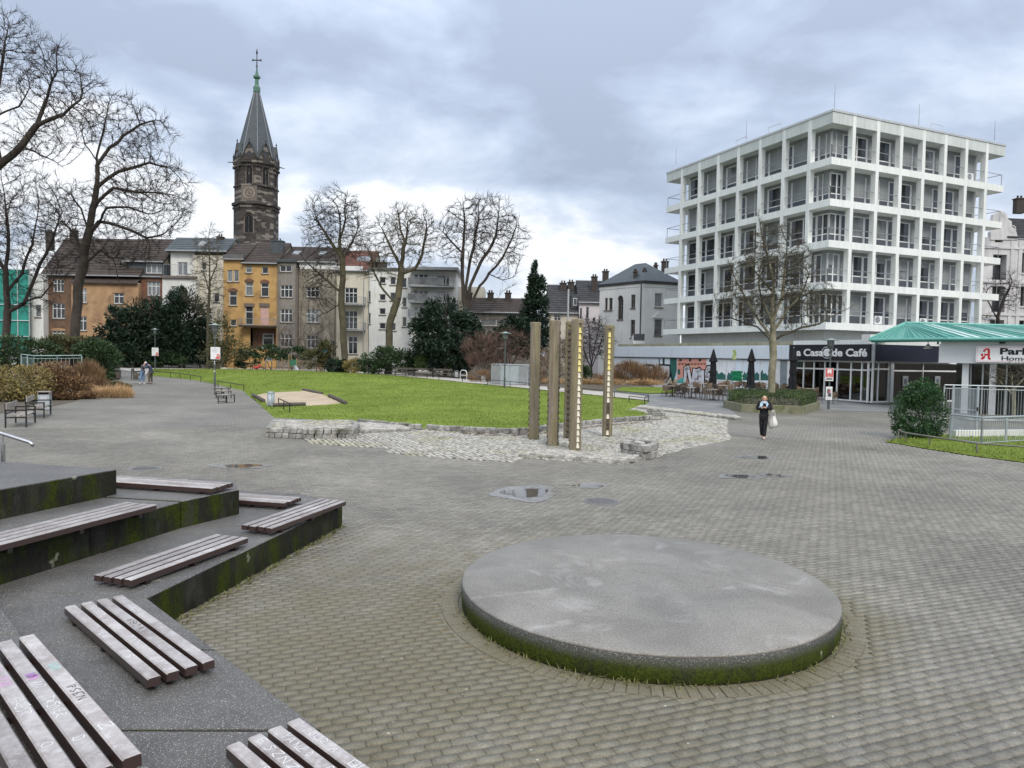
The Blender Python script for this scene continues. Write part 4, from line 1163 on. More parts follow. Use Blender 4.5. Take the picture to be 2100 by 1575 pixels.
for k, x in enumerate((585, 640)): skylight(r, pl, pl.pix(x, 520)[0], .5, z1 + .1, zr, 6.0, -.6)
MB().cyl(pl.P(u0 + .1, .5, .12), pl.P(u0 + .1, z1, .12), .06).build('downpipe', MATS['zinc'], t)
# bare climber stems
mb = MB(); rs = random.Random(4)
for i in range(70):
    u = rs.uniform(u0, ub); z = rs.uniform(.8, 4); pts = [pl.P(u, z, .06 if u < u1 else -.3)]
    for k in range(10):
        u += rs.gauss(0, .35); z += rs.uniform(.1, .8)
        if z > zb - .2 or u < u0 or u > ub: break
        pts.append(pl.P(u, z, (.05 if u < u1 else -.3)))
    if len(pts) > 2: mb.tube(pts, [.03 * (1 - i_ / (len(pts) + 1)) for i_ in range(len(pts))], 3, False)
mb.build('climber_stems', mat('twig_grey', (.2, .17, .14), (.1, .085, .07), 3, .9), t)

pl = Plane(0, HY - 1.0, 0)
t = thing('townhouse', 'pale townhouse with reddish tiled roof and stacked iron balconies', 'house', base_of(pl, 720))
wl = [(707, 590, 733, 622, 'cross', 'pane_dark'), (707, 637, 733, 675, 'cross', 'pane_dark'), (714, 690, 733, 726, 'two', 'pane_dark')]
u0, u1, z1 = facade(t, pl, 684.5, 756, 556, wl, 'render_cream')
zr = ridge_z(pl, 720, 514, 6)
r = pitched_roof(t, pl, u0, u1, z1 + .1, zr, 'tile_red', 6.0)
skylight(r, pl, pl.pix(722, 530)[0], .55, z1, zr, 6.0, w=1.8)
rr = pxr(pl, 690, 546, 745, 556)
MB().pbox(pl, rr[0], rr[1], rr[2], rr[3], .1, .3).build('dormer_band', MATS['window_white'], t)
for y in (625, 677):
    bz = pl.pix(725, y)[1]; b0, b1 = pl.pix(704, y)[0], pl.pix(750, y)[0]
    MB().pbox(pl, b0, b1, bz - .15, bz, .02, 1.4).build('balcony_floor', MATS['zinc'], t)
    railing(t, [pl.P(b0, bz, .05), pl.P(b0, bz, 1.35), pl.P(b1, bz, 1.35), pl.P(b1, bz, .05)], .95, 'rail_grey', .2)
for u in (pl.pix(749, 700)[0],): MB().cyl(pl.P(u, .5, 1.3), pl.P(u, z1 - 1, 1.3), .06).build('balcony_post', MATS['zinc'], t)

pl = Plane(0, HY - 1.5, 0)
t = thing('apartment_block', 'plain white apartment block with small dark square windows', 'building', base_of(pl, 800))
wl = [(778, y, 791, y + 13, 'plain', 'pane_dark') for y in (568, 603, 632, 662)] + [(800, y, 812, y + 16, 'plain', 'pane_dark') for y in (568, 600, 630, 662)] + [(755, y, 760, y + 22, 'plain', 'pane_dark') for y in (597, 642)] + [(825, y, 834, y + 20, 'plain', 'pane_dark') for y in (570, 610, 650)]
u0, u1, z1 = facade(t, pl, 757, 842, 554, wl, 'white_render')
MB().pbox(pl, u0 - .2, u1 + .2, z1, z1 + .3, -8, .25).build('flat_roof', MATS['roof_felt'], t)
for x in (765, 782): p = D(x, 540, HY + 1); chimney(t, p[0], p[1], z1, p[2], 1.4, 1.0)

pl = Plane(0, HY - 4.0, 0)
t = thing('apartment_block', 'white modern apartment block with flat roof and glass-fronted balconies', 'building', base_of(pl, 890))
wl = [(850, 562, 857, 575, 'plain', 'pane_dark'), (859, 562, 878, 575, 'twoplain', 'pane_dark'), (896, 565, 914, 583, 'twoplain', 'pane_dark'), (915, 566, 921, 584, 'plain', 'pane_dark'),
      (849, 596, 857, 619, 'plain', 'pane_dark'), (858, 596, 878, 619, 'twoplain', 'pane_dark'), (895, 598, 914, 617, 'twoplain', 'pane_dark'), (915, 600, 921, 620, 'plain', 'pane_dark'),
      (849, 630, 857, 652, 'plain', 'pane_dark'), (860, 630, 878, 652, 'plain', 'pane_dark')]
u0, u1, z1 = facade(t, pl, 842.5, 934, 556, wl, 'white_render', depth=9)
MB().pbox(pl, u0 - .3, u1 + .4, z1, z1 + .35, -9, 1.6).build('flat_roof', MATS['zinc'], t)
for y in (588, 620, 652):
    bz = pl.pix(885, y)[1]; b0, b1 = pl.pix(841, y)[0], pl.pix(932, y)[0]
    MB().pbox(pl, b0, b1, bz - .18, bz, .02, 1.6).build('balcony_floor', MATS['zinc'], t)
    MB().pbox(pl, b0, b1 - 1.2, bz + .08, bz + .92, 1.52, 1.56).build('balcony_glass', MATS['pane_curtain'], t)
    railing(t, [pl.P(b0, bz, 1.6), pl.P(b1, bz, 1.6)], 1.0, 'rail_grey', .9)
facade(t, Plane(0, HY, 0), 934.5, 992, 588, [], 'render_cream', depth=7, name='side_wing')

pl = Plane(0, HY - 4, 0)
t = thing('shed', 'low weathered timber outbuilding with brown roofs between the dark yews', 'shed', base_of(pl, 1010))
u0, u1, z1 = facade(t, pl, 960, 1092, 640, [(985, 655, 1034, 668, 'three', 'pane_curtain')], 'timber_grey')
pitched_roof(t, pl, u0, u1, z1, ridge_z(pl, 1020, 611, 3.5), 'tile_brown', 3.5)
for x in (962, 1006, 1042): p = D(x, 607, HY - 1); chimney(t, p[0], p[1], p[2] - 2, p[2] + .3)
for i in range(14): u = u0 + (u1 - u0) * (i + .5) / 14; MB().pbox(pl, u - .04, u + .04, .6, z1 - .1, .005, .035).build('batten', MATS['timber_grey'], t)

pl = Plane(0, HY + 3, 0)
t = thing('townhouse', 'house with steep dark slate roof beside the conical yew', 'house', base_of(pl, 1160))
u0, u1, z1 = facade(t, pl, 1126, 1186, 641, [(1136, 645, 1150, 662, 'two', 'pane_dark')], 'render_cream', depth=9)
pitched_roof(t, pl, u0, u1, z1, ridge_z(pl, 1160, 584, 5), 'tile_dark', 5)
rr = pxr(pl, 1172, 603, 1188, 632); MB().pbox(pl, rr[0], rr[1], rr[2], rr[3], -3.2, -.3).build('dormer', MATS['slate'], t)
window(t, pl, pxr(pl, 1176, 611, 1184, 626), 'plain', out=-.28, depth=.08, pane='pane_curtain')
for x, y in ((1155, 582), (1171, 580)): p = D(x, y, HY + 7); chimney(t, p[0], p[1], p[2] - 2, p[2], .9)
t2_ = thing('townhouse', 'pinkish white house with dark roof and slim windows behind the grey villa', 'house', base_of(pl, 1210))
u0, u1, z1 = facade(t2_, pl, 1187, 1245, 620, [(1188.5, 632, 1193, 654, 'plain', 'pane_dark'), (1201, 630, 1207, 654, 'plain', 'pane_dark'), (1215, 651, 1220, 660, 'plain', 'pane_dark')], 'render_pink', depth=9, out=.4)
pitched_roof(t2_, pl, u0, u1, z1, ridge_z(pl, 1215, 576, 5), 'tile_dark', 5, out=.4)
for x, y in ((1219, 569), (1242, 558)): p = D(x, y, HY + 5); chimney(t2_, p[0], p[1], p[2] - 2.5, p[2], .8)
mb = MB(); p = D(1165, 640, HY - .5); mb.cyl((p[0], p[1], 1), (p[0], p[1], p[2] + 3), .12); mb.build('flue', MATS['alu'], t2_)

# grey villa
vc = D(1318, 640, 86.0)
plL, plR = Plane(vc[0], vc[1], -52), Plane(vc[0], vc[1], 20)
t = thing('villa', 'pale grey villa with hipped slate roof and tall arched stair window', 'house', (vc[0], vc[1], .5))
def vface(pl, xa, xb, wins, nm):
    u0 = pl.pix(xa, 640)[0]; u1 = pl.pix(xb, 640)[0]; z1 = pl.pix(1318, 577)[1]
    rs = [pxr(pl, *w[:4]) for w in wins]; mb = MB(); wall_holes(mb, pl, u0, u1, .5, z1, rs, .2); mb.build(nm, MATS['render_villa'], t)
    for r_, w in zip(rs, wins): window(t, pl, r_, w[4], w[6] if len(w) > 6 else 'stone_trim', w[5], depth=.2)
    return u0, u1, z1
uL, _, vz = vface(plL, 1229, 1318, [(1240, 611, 1246, 636, 'plain', 'pane_dark'), (1248.5, 611, 1256, 636, 'plain', 'pane_dark'), (1267, 614, 1278, 655, 'two', 'pane_dark'), (1294, 604, 1303, 632, 'two', 'pane_dark'), (1293, 656, 1302, 693, 'two', 'pane_dark')], 'wall')
_, uR, _ = vface(plR, 1318, 1396, [(1343, 601, 1359, 630, 'plain', 'blind_grey', 'window_white'), (1342, 655, 1357, 688, 'two', 'pane_curtain')], 'wall')
mb = MB(); r_ = pxr(plL, 1267, 607, 1278, 614)
n = 10; c = (r_[0] + r_[1]) / 2; w = (r_[1] - r_[0]) / 2
mb.poly([plL.P(c - w * math.cos(math.pi * i / n), r_[2] + w * 1.1 * math.sin(math.pi * i / n), .004) for i in range(n + 1)][::-1]); mb.build('arch_pane', MATS['pane_dark'], t)
r_ = pxr(plR, 1338, 641, 1361, 652)
MB().hexa([plR.P(r_[0], r_[2], .14), plR.P(r_[1], r_[2], .14), plR.P(r_[1], r_[2], 0), plR.P(r_[0], r_[2], 0)] + [plR.P((r_[0] + r_[1]) / 2 + s, r_[3], o) for s, o in ((-.05, .14), (.05, .14), (.05, 0), (-.05, 0))]).build('pediment', MATS['render_villa'], t)
pA, pB, pC = np.array(plL.P(uL, 0)), np.array(plL.P(0, 0)), np.array(plR.P(uR, 0)); pD = pA + pC - pB
cen = (pA + pC) / 2
def ov(p, k=1.05): return tuple(cen[:2] + (p[:2] - cen[:2]) * k)
mb = MB(); e = [ov(p) for p in (pA, pB, pC, pD)]; zt = D(1345, 541, cen[1])[2]
r1, r2 = cen[:2] + (pA[:2] - pB[:2]) * .12, cen[:2] - (pA[:2] - pB[:2]) * .12
vv = [(*p, vz + .1) for p in e] + [(*r1, zt), (*r2, zt)]
mb.add(vv, [(0, 1, 5, 4), (1, 2, 5), (2, 3, 4, 5), (3, 0, 4)]); rf = mb.build('roof', MATS['slate'], t)
MB().prism([ov(p, 1.055) for p in (pA, pB, pC, pD)], vz - .25, vz + .09).build('eave', MATS['tile_dark'], rf)
MB().prism([ov(p, 1.02) for p in (pA, pB, pC, pD)], vz - .6, vz - .25).build('cornice', MATS['render_villa'], rf)
for x, y in ((1364, 532), (1345, 540), (1303, 553), (1322, 551)): p = D(x, y, cen[1] - (2 if x < 1330 else 0)); chimney(rf, p[0], p[1], p[2] - 1.8, p[2] - .35, .8 if x > 1350 else .4, .5)
MB().cyl(plL.P(-.25, .5, .1), plL.P(-.25, vz, .1), .07).build('downpipe', MATS['slate'], t)
mb = MB(); p = D(1309, 690, 82); MB().box((p[0], p[1], p[2] - .6), (1.35, 1, 1.3)).build('bay_box', MATS['render_villa'], t)
MB().box((p[0], p[1] - .02, p[2] - .1), (1.25, 1, .75)).build('bay_glass', MATS['pane_dark'], t)

# scaffolded house with green net at the left edge
pl = Plane(0, HY - 3, 0)
t = thing('scaffolded_house', 'white house wrapped in green scaffold netting at the left edge', 'house', base_of(pl, 40))
u0, u1, z1 = facade(t, pl, -140, 89, 560, [(72, 625, 84, 650, 'plain', 'pane_curtain')], 'white_render')
MB().pbox(pl, u0, pl.pix(70, 640)[0], 2.0, z1 + .4, .9, 1.0).build('netting', MATS['net_green'], t)
for i in range(10):
    u = u0 + (pl.pix(72, 640)[0] - u0) * i / 9; MB().cyl(pl.P(u, .5, 1.1), pl.P(u, z1 + 1, 1.1), .06, n=6).build('scaffold_tube', MATS['alu'], t)
for z in (2.2, 4.2, 6.2, 8.2): MB().cyl(pl.P(u0, z, 1.15), pl.P(pl.pix(72, 640)[0], z, 1.15), .06, n=6).build('scaffold_tube', MATS['alu'], t)

# ------------------------------------------------------------------ church tower
TX, TY = -47.95, 134.0
t = thing('church_tower', 'dark stone octagonal church tower with slate spire and cross', 'church tower', (TX, TY, 0))
SC = TY / 130.0
def tz(py): return D(527, py, TY - 1.0)[2]
ap = 3.5 * SC; R8 = ap / math.cos(math.pi / 8); A8 = math.pi / 8
def oct_(prof, mt, nm, par=None, c=(TX, TY, 0)): return MB().lathe(prof, c, 8, A8).build(nm, MATS[mt], par or t)
oct_([(R8 * 1.01, 0), (R8 * 1.01, tz(427))], 'tower_stone', 'lower_shaft')
oct_([(R8 * 1.0, tz(427)), (R8 * 1.10, tz(424)), (R8 * 1.10, tz(419)), (R8 * .98, tz(416))], 'tower_stone', 'cornice')
oct_([(R8 * .975, tz(417)), (R8 * .975, tz(341))], 'tower_stone', 'upper_shaft')
oct_([(R8 * .98, tz(388)), (R8 * 1.03, tz(387)), (R8 * 1.03, tz(384)), (R8 * .98, tz(383))], 'tower_stone', 'string_course')
oct_([(R8 * .98, tz(343)), (R8 * 1.05, tz(340)), (R8 * 1.05, tz(336)), (R8 * .9, tz(335))], 'tower_stone', 'cornice')
mb = MB()
for lvl, rr in ((427.5, 1.06), (344.5, 1.05)):            # corbel table
    for f_ in range(8):
        a = f_ * math.pi / 4; pf = Plane(TX + math.cos(a) * ap, TY + math.sin(a) * ap, math.degrees(a) + 90)
        for k in range(8):
            u = (k - 3.5) * .4; mb.pbox(pf, u - .1, u + .1, tz(lvl + 4), tz(lvl), -.1, .26)
mb.build('corbel_table', MATS['tower_stone'], t, kind='stuff')
for f_ in range(8):
    a = f_ * math.pi / 4
    if math.sin(a) > .2: continue                          # faces turned away from the park
    pf = Plane(TX + math.cos(a) * ap * .99, TY + math.sin(a) * ap * .99, math.degrees(a) + 90)
    def lancet(zb, zt_, w, nm, o=.02):
        n = 10; pts = [(-w, zb), (w, zb)] + [(w * math.cos(math.pi * i / n), zt_ - w + w * 1.15 * math.sin(math.pi * i / n)) for i in range(n + 1)]
        wd = MB().prism([(0, 0), (1, 0), (0, 1)], 0, 0) if False else None
        m1 = MB(); m1.poly([pf.P(u * 1.35, zb - .15 + (z - zb) * 1.06, o) for u, z in pts]); fr = m1.build('window', MATS['stone_trim'], t)
        m2 = MB(); m2.poly([pf.P(u, z, o + .03) for u, z in pts]); m2.build('pane', MATS['louvre_dark'], fr)
        m3 = MB()
        for i in range(n):
            a0_, a1_ = math.pi * i / n, math.pi * (i + 1) / n
            q = [(w * k * math.cos(x), zt_ - w + w * k * 1.15 * math.sin(x)) for k, x in ((1.3, a0_), (1.3, a1_), (1.6, a1_), (1.6, a0_))]
            m3.hexa([pf.P(u, z, o + .2) for u, z in q] + [pf.P(u, z, o - .1) for u, z in q])
        m3.pbox(pf, -.06, .06, zb, zt_ - .2, o, o + .12); m3.build('tracery', MATS['tower_stone'], fr)
    lancet(tz(386), tz(350), .52, 'belfry')
    if abs(math.cos(a)) < .1: lancet(tz(482), tz(447), .72, 'lower', .16)
    if abs(math.cos(a)) < .1:
        cz = tz(402); m4 = MB(); q = [(-1.35, cz - 1.35), (1.35, cz - 1.35), (1.35, cz + 1.35), (-1.35, cz + 1.35)]
        m4.pbox(pf, -1.4, 1.4, cz - 1.4, cz + 1.4, -.05, .1); ck = m4.build('clock', MATS['stone_trim'], t)
        def ringp(r0, r1, o, mt, nm):
            m5 = MB(); n = 32
            for i in range(n):
                a0_, a1_ = 2 * math.pi * i / n, 2 * math.pi * (i + 1) / n
                m5.quad(*[pf.P(r * math.cos(x), cz + r * math.sin(x), o) for r, x in ((r0, a0_), (r1, a0_), (r1, a1_), (r0, a1_))])
            m5.build(nm, MATS[mt], ck)
        ringp(0, 1.15, .12, 'stone_trim', 'dial'); ringp(.85, 1.05, .15, 'render_taupe', 'numeral_ring'); ringp(.3, .45, .15, 'render_taupe', 'inner_ring')
        m6 = MB(); m6.pbox(pf, -.04, .04, cz, cz + .75, .16, .2); m6.pbox(pf, -.02, .5, cz - .04, cz + .04, .16, .2); m6.build('hands', MATS['render_taupe'], ck)
    # gable over each face
for f_ in range(8):
    a = f_ * math.pi / 4; pf = Plane(TX + math.cos(a) * ap * 1.01, TY + math.sin(a) * ap * 1.01, math.degrees(a) + 90)
    w = ap * math.tan(math.pi / 8) * .98; zb, zt_ = tz(335), tz(300)
    m1 = MB(); m1.add([pf.P(-w, zb, 0), pf.P(w, zb, 0), pf.P(0, zt_, 0), pf.P(-w, zb, -.4), pf.P(w, zb, -.4), pf.P(0, zt_, -.4)], [(0, 1, 2), (3, 5, 4), (0, 2, 5, 3), (1, 4, 5, 2)]); gb = m1.build('gable', MATS['tower_stone'], t)
    m2 = MB()
    for s in (-1, 1):
        m2.add([pf.P(s * w * 1.05, zb, .12), pf.P(0, zt_ + .2, .12), pf.P(0, zt_ + .2, -3.2), pf.P(s * w * 1.05, zb, -.6)], [(0, 1, 2, 3) if s > 0 else (3, 2, 1, 0)])
    m2.build('gable_roof', MATS['slate'], gb)
    m3 = MB(); n = 12; cz = zb + (zt_ - zb) * .36; m3.poly([pf.P(.42 * math.cos(2 * math.pi * i / n), cz + .42 * math.sin(2 * math.pi * i / n), .02) for i in range(n)]); m3.build('oculus', MATS['pane_dark'], gb)
    MB().lathe([(.07, 0), (.07, .3), (.17, .35), (.09, .55), (0, .8)], pf.P(0, zt_ + .1, 0), 8).build('finial', MATS['black_metal'], gb)
    a2 = a + math.pi / 8; c2 = (TX + math.cos(a2) * R8 * 1.02, TY + math.sin(a2) * R8 * 1.02, zb - .2)
    MB().lathe([(.1, 0), (.1, 1.0), (.14, 1.05), (.05, 1.5), (0, 1.9)], c2, 8).build('pinnacle', MATS['tower_stone'], t)
    MB().cyl((c2[0], c2[1], zb), (TX + math.cos(a2) * R8 * 1.28, TY + math.sin(a2) * R8 * 1.28, zb - .15), .12, .05, 6).build('gargoyle', MATS['tower_stone'], t)
zs0, zs1 = tz(322), tz(182)
sp = MB().lathe([(3.7 * SC, zs0 - 1.2), (.42, zs1)], (TX, TY, 0), 8, A8).build('spire', MATS['slate'], t)
mb = MB()
for k in range(8):
    a = A8 + k * math.pi / 4; mb.cyl((TX + math.cos(a) * 3.72 * SC, TY + math.sin(a) * 3.72 * SC, zs0 - 1.2), (TX + math.cos(a) * .44, TY + math.sin(a) * .44, zs1), .06, n=4)
mb.build('hip_rolls', MATS['zinc'], sp)
oct_([(.62, zs1 - .3), (.62, zs1 + .6), (.35, zs1 + 1.0), (.3, tz(158)), (.62, tz(156)), (.62, tz(152)), (.3, tz(150)), (.16, tz(140))], 'copper_green', 'finial_base')
mb = MB(); zc0 = tz(142); mb.cyl((TX, TY, zc0), (TX, TY, tz(100)), .11, .07, 8); zc1 = tz(119); mb.box((TX, TY, zc1), (1.5, .14, .16))
for s in (-.75, .75): mb.box((TX + s, TY, zc1), (.16, .16, .4))
mb.lathe([(0, 0), (.22, .15), (0, .3)], (TX, TY, tz(133)), 8); mb.lathe([(0, 0), (.2, .3), (.12, .7), (0, 1.2)], (TX, TY, tz(108)), 6)
mb.build('cross', MATS['black_metal'], t)
# ------------------------------------------------------------------ white office block
OC = (24.44, 56.2)
OR, OL = Plane(*OC, 23.4), Plane(*OC, -66.6)          # right face (u to the right), left face (u negative going left)
LR, LL = 20.65, 21.6
t = thing('office_block', 'white five-storey concrete office block with a grid of columns and grey blinds', 'building', (*OC, 0))
def rect(inset, r_end=None, l_end=None):
    a = np.array(OC); ur, ul = OR.u[:2], -OL.u[:2]
    r1 = (r_end or LR) ; l1 = (l_end or LL)
    return [tuple(a + ur * x + ul * y) for x, y in ((inset, inset), (r1, inset), (r1, l1), (inset, l1))]
SB = [5.38, 8.58, 11.785, 14.98, 18.175]
for zb in SB: MB().prism(rect(0), zb, zb + .56).build('floor_slab', MATS['office_concrete'], t)
mat('office_dimmed', (.60, .635, .61), (.52, .555, .53), .5, .75, .08, 10, streak=.2)  # greyer copy of office_concrete: duller light on the parapet put into its colour
rf = MB().prism(rect(0), 21.34, 22.20).build('parapet', MATS['office_dimmed'], t)
MB().prism(rect(-.06, LR + .06, LL + .06), 22.202, 22.37).build('parapet_cap', MATS['alu'], rf)
COLR = [2.31 + 2.655 * k for k in range(7)]; COLL = [-2.28 - 2.785 * k for k in range(7)]
for pl_, cs in ((OR, COLR), (OL, COLL)):
    for u in cs: MB().pbox(pl_, u - .17, u + .17, 5.4, 22.19, -.45, .012).build('column', MATS['office_concrete'], t)
INS = 1.05
core = MB().prism(rect(INS + .35, COLR[-1] + .2, -COLL[-1] + .2), 5.95, 21.4).build('core', MATS['pane_dark'], t)
MB().prism(rect(1.5, LR - 1.2, LL - 1.2), .2, 5.378).build('ground_storey', MATS['office_concrete'], t)
rs = random.Random(11)
def bay(pl_, ua, ub, z0, z1, corner=False):
    """one window bay: frame with panes, dark spandrel below, sometimes a blind drawn"""
    o = -INS; split = ua + (ub - ua) * rs.choice((.42, .5, .58)); zs = z0 + .72; t_ = .055
    mb = MB()
    for u in (ua + t_, split, ub - t_): mb.pbox(pl_, u - t_, u + t_, z0, z1 - .28, o - .08, o)
    for z in (z0 + .03, zs, z1 - .32): mb.pbox(pl_, ua + 2 * t_, split - t_, z - .04, z + .04, o - .07, o - .005); mb.pbox(pl_, split + t_, ub - 2 * t_, z - .04, z + .04, o - .07, o - .005)
    w = mb.build('window', MATS['window_white'], t)
    for a, b in ((ua + 2 * t_, split - t_), (split + t_, ub - 2 * t_)):
        MB().pbox(pl_, a, b, z0 + .07, zs - .04, o - .05, o - .02).build('spandrel', MATS['office_spandrel'], w)
        k = rs.random()
        MB().pbox(pl_, a, b, zs + .04, z1 - .36, o - .06, o - .04).build('pane', MATS['pane_curtain' if k < .15 else 'pane_dark'], w)
    MB().pbox(pl_, ua, ub, z1 - .28, z1, o - .1, o - .02).build('header', MATS['blind_grey'], w)
    hi = z0 > 15; r = rs.random()
    for a, b in ((ua + 2 * t_, split - t_), (split + t_, ub - 2 * t_)):
        if rs.random() < (.68 if hi else .28):
            zb = zs + .02 if (hi or rs.random() < .5) else zs + rs.uniform(.4, 1.3)
            MB().pbox(pl_, a, b, zb, z1 - .3, o + .005, o + .03).build('blind', MATS['blind_grey'], w)
for i, zb in enumerate(SB):
    z0 = zb + .56; z1 = (SB[i + 1] if i < 4 else 21.34)
    er = [INS] + COLR; el_ = [-INS] + COLL
    for a, b in zip(er, er[1:]): bay(OR, a, b, z0, z1)
    for a, b in zip(el_, el_[1:]): bay(OL, b, a, z0, z1)
    # rails between the columns, set back from the edge
    for pl_, us, e in ((OR, [.12] + COLR + [LR - .15], 1), (OL, [-.12] + COLL + [-LL + .15], -1)):
        mb = MB(); zt = z0 + .98
        mb.cyl(pl_.P(us[0], zt, -.12), pl_.P(us[-1], zt, -.12), .028, n=6)
        for u in (us[0], us[-1]): mb.cyl(pl_.P(u, z0, -.12), pl_.P(u, zt, -.12), .03, n=6)
        mb.cyl(pl_.P(us[-1], zt, -.12), pl_.P(us[-1], zt, -4.5), .028, n=6)
        mb.cyl(pl_.P(us[-1], z0, -4.5), pl_.P(us[-1], zt, -4.5), .03, n=6)
        mb.build('railing', MATS['rail_grey'], t)
for pl_, u in ((OR, COLR[-1] + .2), (OL, COLL[-1] - .2)):   # closed end walls of the core
    MB().pbox(pl_, u - .1, u + .1, 5.95, 21.33, -9.0, -INS).build('end_wall', MATS['office_concrete'], t)
MB().cyl(OR.P(2.75, 5.9, -.5), OR.P(2.75, 21.3, -.5), .05, n=8).build('downpipe', MATS['rail_grey'], t)
for px, py0, py1, Y in ((1711, 224, 172, 56.5), (1530, 290, 248, 64), (1386, 342, 302, 72.5), (1884, 262, 214, 59.5), (2039, 295, 248, 63)):
    a = D(px, py0, Y); b = D(px, py1, Y); MB().cyl((a[0], a[1], 22.3), (a[0], a[1], b[2]), .03, .015, 6).build('lightning_rod', MATS['rail_grey'], t)
for pl_, u in ((OL, -8.2), (OL, -12.4), (OR, 12.6)):
    mb = MB(); z = 22.3
    for d in (0, 1.5): mb.cyl(pl_.P(u + d, z, -1.2), pl_.P(u + d, z + 1.1, -1.2), .03, n=5)
    mb.cyl(pl_.P(u, z + 1.1, -1.2), pl_.P(u + 1.5, z + 1.1, -1.2), .03, n=5); mb.build('roof_ladder_rail', MATS['alu'], t)
for u, i, lab in ((6.1, 0, 'white air conditioner on the lowest office balcony beside the canopy apex'), (11.45, 0, 'white air conditioner half hidden behind the green canopy'), (16.6, 4, 'white air conditioner on the top floor of the office block')):
    z = SB[i] + .57; p = OR.P(u, z, -.45)
    ac = thing('air_conditioner', lab, 'air conditioner', p)
    MB().pbox(OR, u - .42, u + .42, z + .05, z + .72, -.62, -.3).build('casing', MATS['window_white'], ac)
    mb = MB(); n = 20; cz = z + .39
    mb.poly([OR.P(u - .1 + .26 * math.cos(2 * math.pi * k / n), cz + .26 * math.sin(2 * math.pi * k / n), -.295) for k in range(n)]); mb.build('fan_grille', MATS['office_spandrel'], ac)
    mb = MB()
    for k in range(6): a = k * math.pi / 3; mb.add([OR.P(u - .1, cz, -.29), OR.P(u - .1 + .24 * math.cos(a), cz + .24 * math.sin(a), -.29), OR.P(u - .1 + .24 * math.cos(a + .5), cz + .24 * math.sin(a + .5), -.29)], [(0, 1, 2)])
    mb.build('fan', MATS['alu'], ac)
    for s in (-.3, .3): MB().pbox(OR, u + s - .04, u + s + .04, z, z + .05, -.62, -.3).build('foot', MATS['black_metal'], ac)

# ------------------------------------------------------------------ low annex with mural, cafe
AN = Plane(24.0, 48.0, -66.6); AF = Plane(24.0, 48.0, 23.4)
mat('annex_fascia', (.72, .77, .82), (.66, .71, .77), .6, .6, streak=.1)
mat('mural_sky', (.74, .80, .86), (.66, .75, .82), .7, .7); mat('mural_pink', (.72, .34, .27), (.66, .29, .23), 1.5, .8); mat('mural_green', (.035, .15, .12), (.025, .11, .09), 2, .7)
mat('mural_teal', (.12, .48, .45), (.08, .38, .36), 2, .7); mat('mural_silver', (.7, .7, .73), (.6, .6, .63), 2, .5); mat('mural_dark', (.02, .045, .045), None, 3, .7); mat('mural_sand', (.62, .5, .32), None, 2, .7)
mat('mural_black', (.012, .012, .014), None, 3, .6); mat('mural_lime', (.62, .72, .25), None, 3, .7); mat('mural_emerald', (.04, .45, .2), None, 3, .7); mat('mural_cloud', (.84, .86, .88), None, 1, .7); mat('mural_brown', (.2, .1, .05), None, 1, .7)
mat('fascia_black', (.012, .013, .018), (.009, .01, .014), 1, .45); mat('fascia_navy', (.008, .009, .022), None, 1, .4)
mat('door_grey', (.25, .29, .31), (.2, .235, .25), 1.5, .6)
ann = thing('cafe_annex', 'long low annex with pale ribbed fascia and painted mural below the office block', 'building', (18.1, 62, .5))
ZF0, ZF1 = 2.98, 4.06
uE = AN.pix(1258, 720)[0]; uS = AN.pix(1621, 722)[0]
MB().pbox(AN, uE, uS, ZF0, ZF1, -.3, .12).build('fascia', MATS['annex_fascia'], ann)
for k in range(6): MB().pbox(AN, uE, uS, ZF0 + .1 + k * .16, ZF0 + .125 + k * .16, .1, .134).build('fascia_rib', MATS['annex_fascia'], ann)
MB().pbox(AN, uE, uS, ZF0 - .07, ZF0 - .002, -.2, .135).build('drip_edge', MATS['fascia_black'], ann)
uM0, uM1 = AN.pix(1462, 760)[0], AN.pix(1590, 760)[0]
MB().pbox(AN, uE, uM0, .1, ZF0 - .071, -.35, 0).build('wall', MATS['mural_sky'], ann)
MB().pbox(AN, uM0, uM1, .1, ZF0 - .071, -.35, -.03).build('wall', MATS['mural_cloud'], ann)
MB().pbox(AN, uM1, uS, .1, ZF0 - .071, -.35, -.01).build('wall', MATS['door_grey'], ann)
u_ = AN.pix(1594, 760)[0]; MB().pbox(AN, u_ - .12, u_ + .3, .1, ZF0 - .071, -.3, .04).build('pier', MATS['window_white'], ann)
u_ = AN.pix(1617, 760)[0]; MB().pbox(AN, u_ - .1, u_ + .15, .1, ZF0 - .071, -.3, .04).build('pier', MATS['window_white'], ann)
MB().pbox(AN, uE, -.3, 4.062, 4.34, -1.6, -.55).build('roof_upstand', mat('mossy_kerb', (.36, .35, .27), (.22, .21, .12), 1.2, .9, .3, 12, dirt=(.17, .16, .06)), ann)
MB().prism([AN.P(uE, 0, -.2)[:2], AN.P(-.1, 0, -.2)[:2], AF.P(13, 0, -.2)[:2], (38.5, 66)], 3.6, 4.055).build('roof', MATS['roof_felt'], ann)
MB().pbox(AN, uE, uE + .3, .1, ZF0 - .072, -7, -.01).build('wall', MATS['mural_sky'], ann)
def paint(pxs, mt, o, nm='mural_paint'):
    mb = MB(); mb.poly([AN.P(*AN.pix(x, y), o) for x, y in pxs][::-1]); return mb.build(nm, MATS[mt], ann)
def prect(x0, y0, x1, y1, mt, o): return paint([(x0, y0), (x1, y0), (x1, y1), (x0, y1)], mt, o)
prect(1389, 736, 1449, 789, 'mural_pink', .006)
paint([(1374, 735), (1388, 735), (1388, 760), (1385, 772), (1381, 783), (1378, 783), (1374, 770)], 'mural_green', .006)
for x in (1393, 1413, 1433): prect(x, 736, x + 5, 741, 'mural_dark', .010)
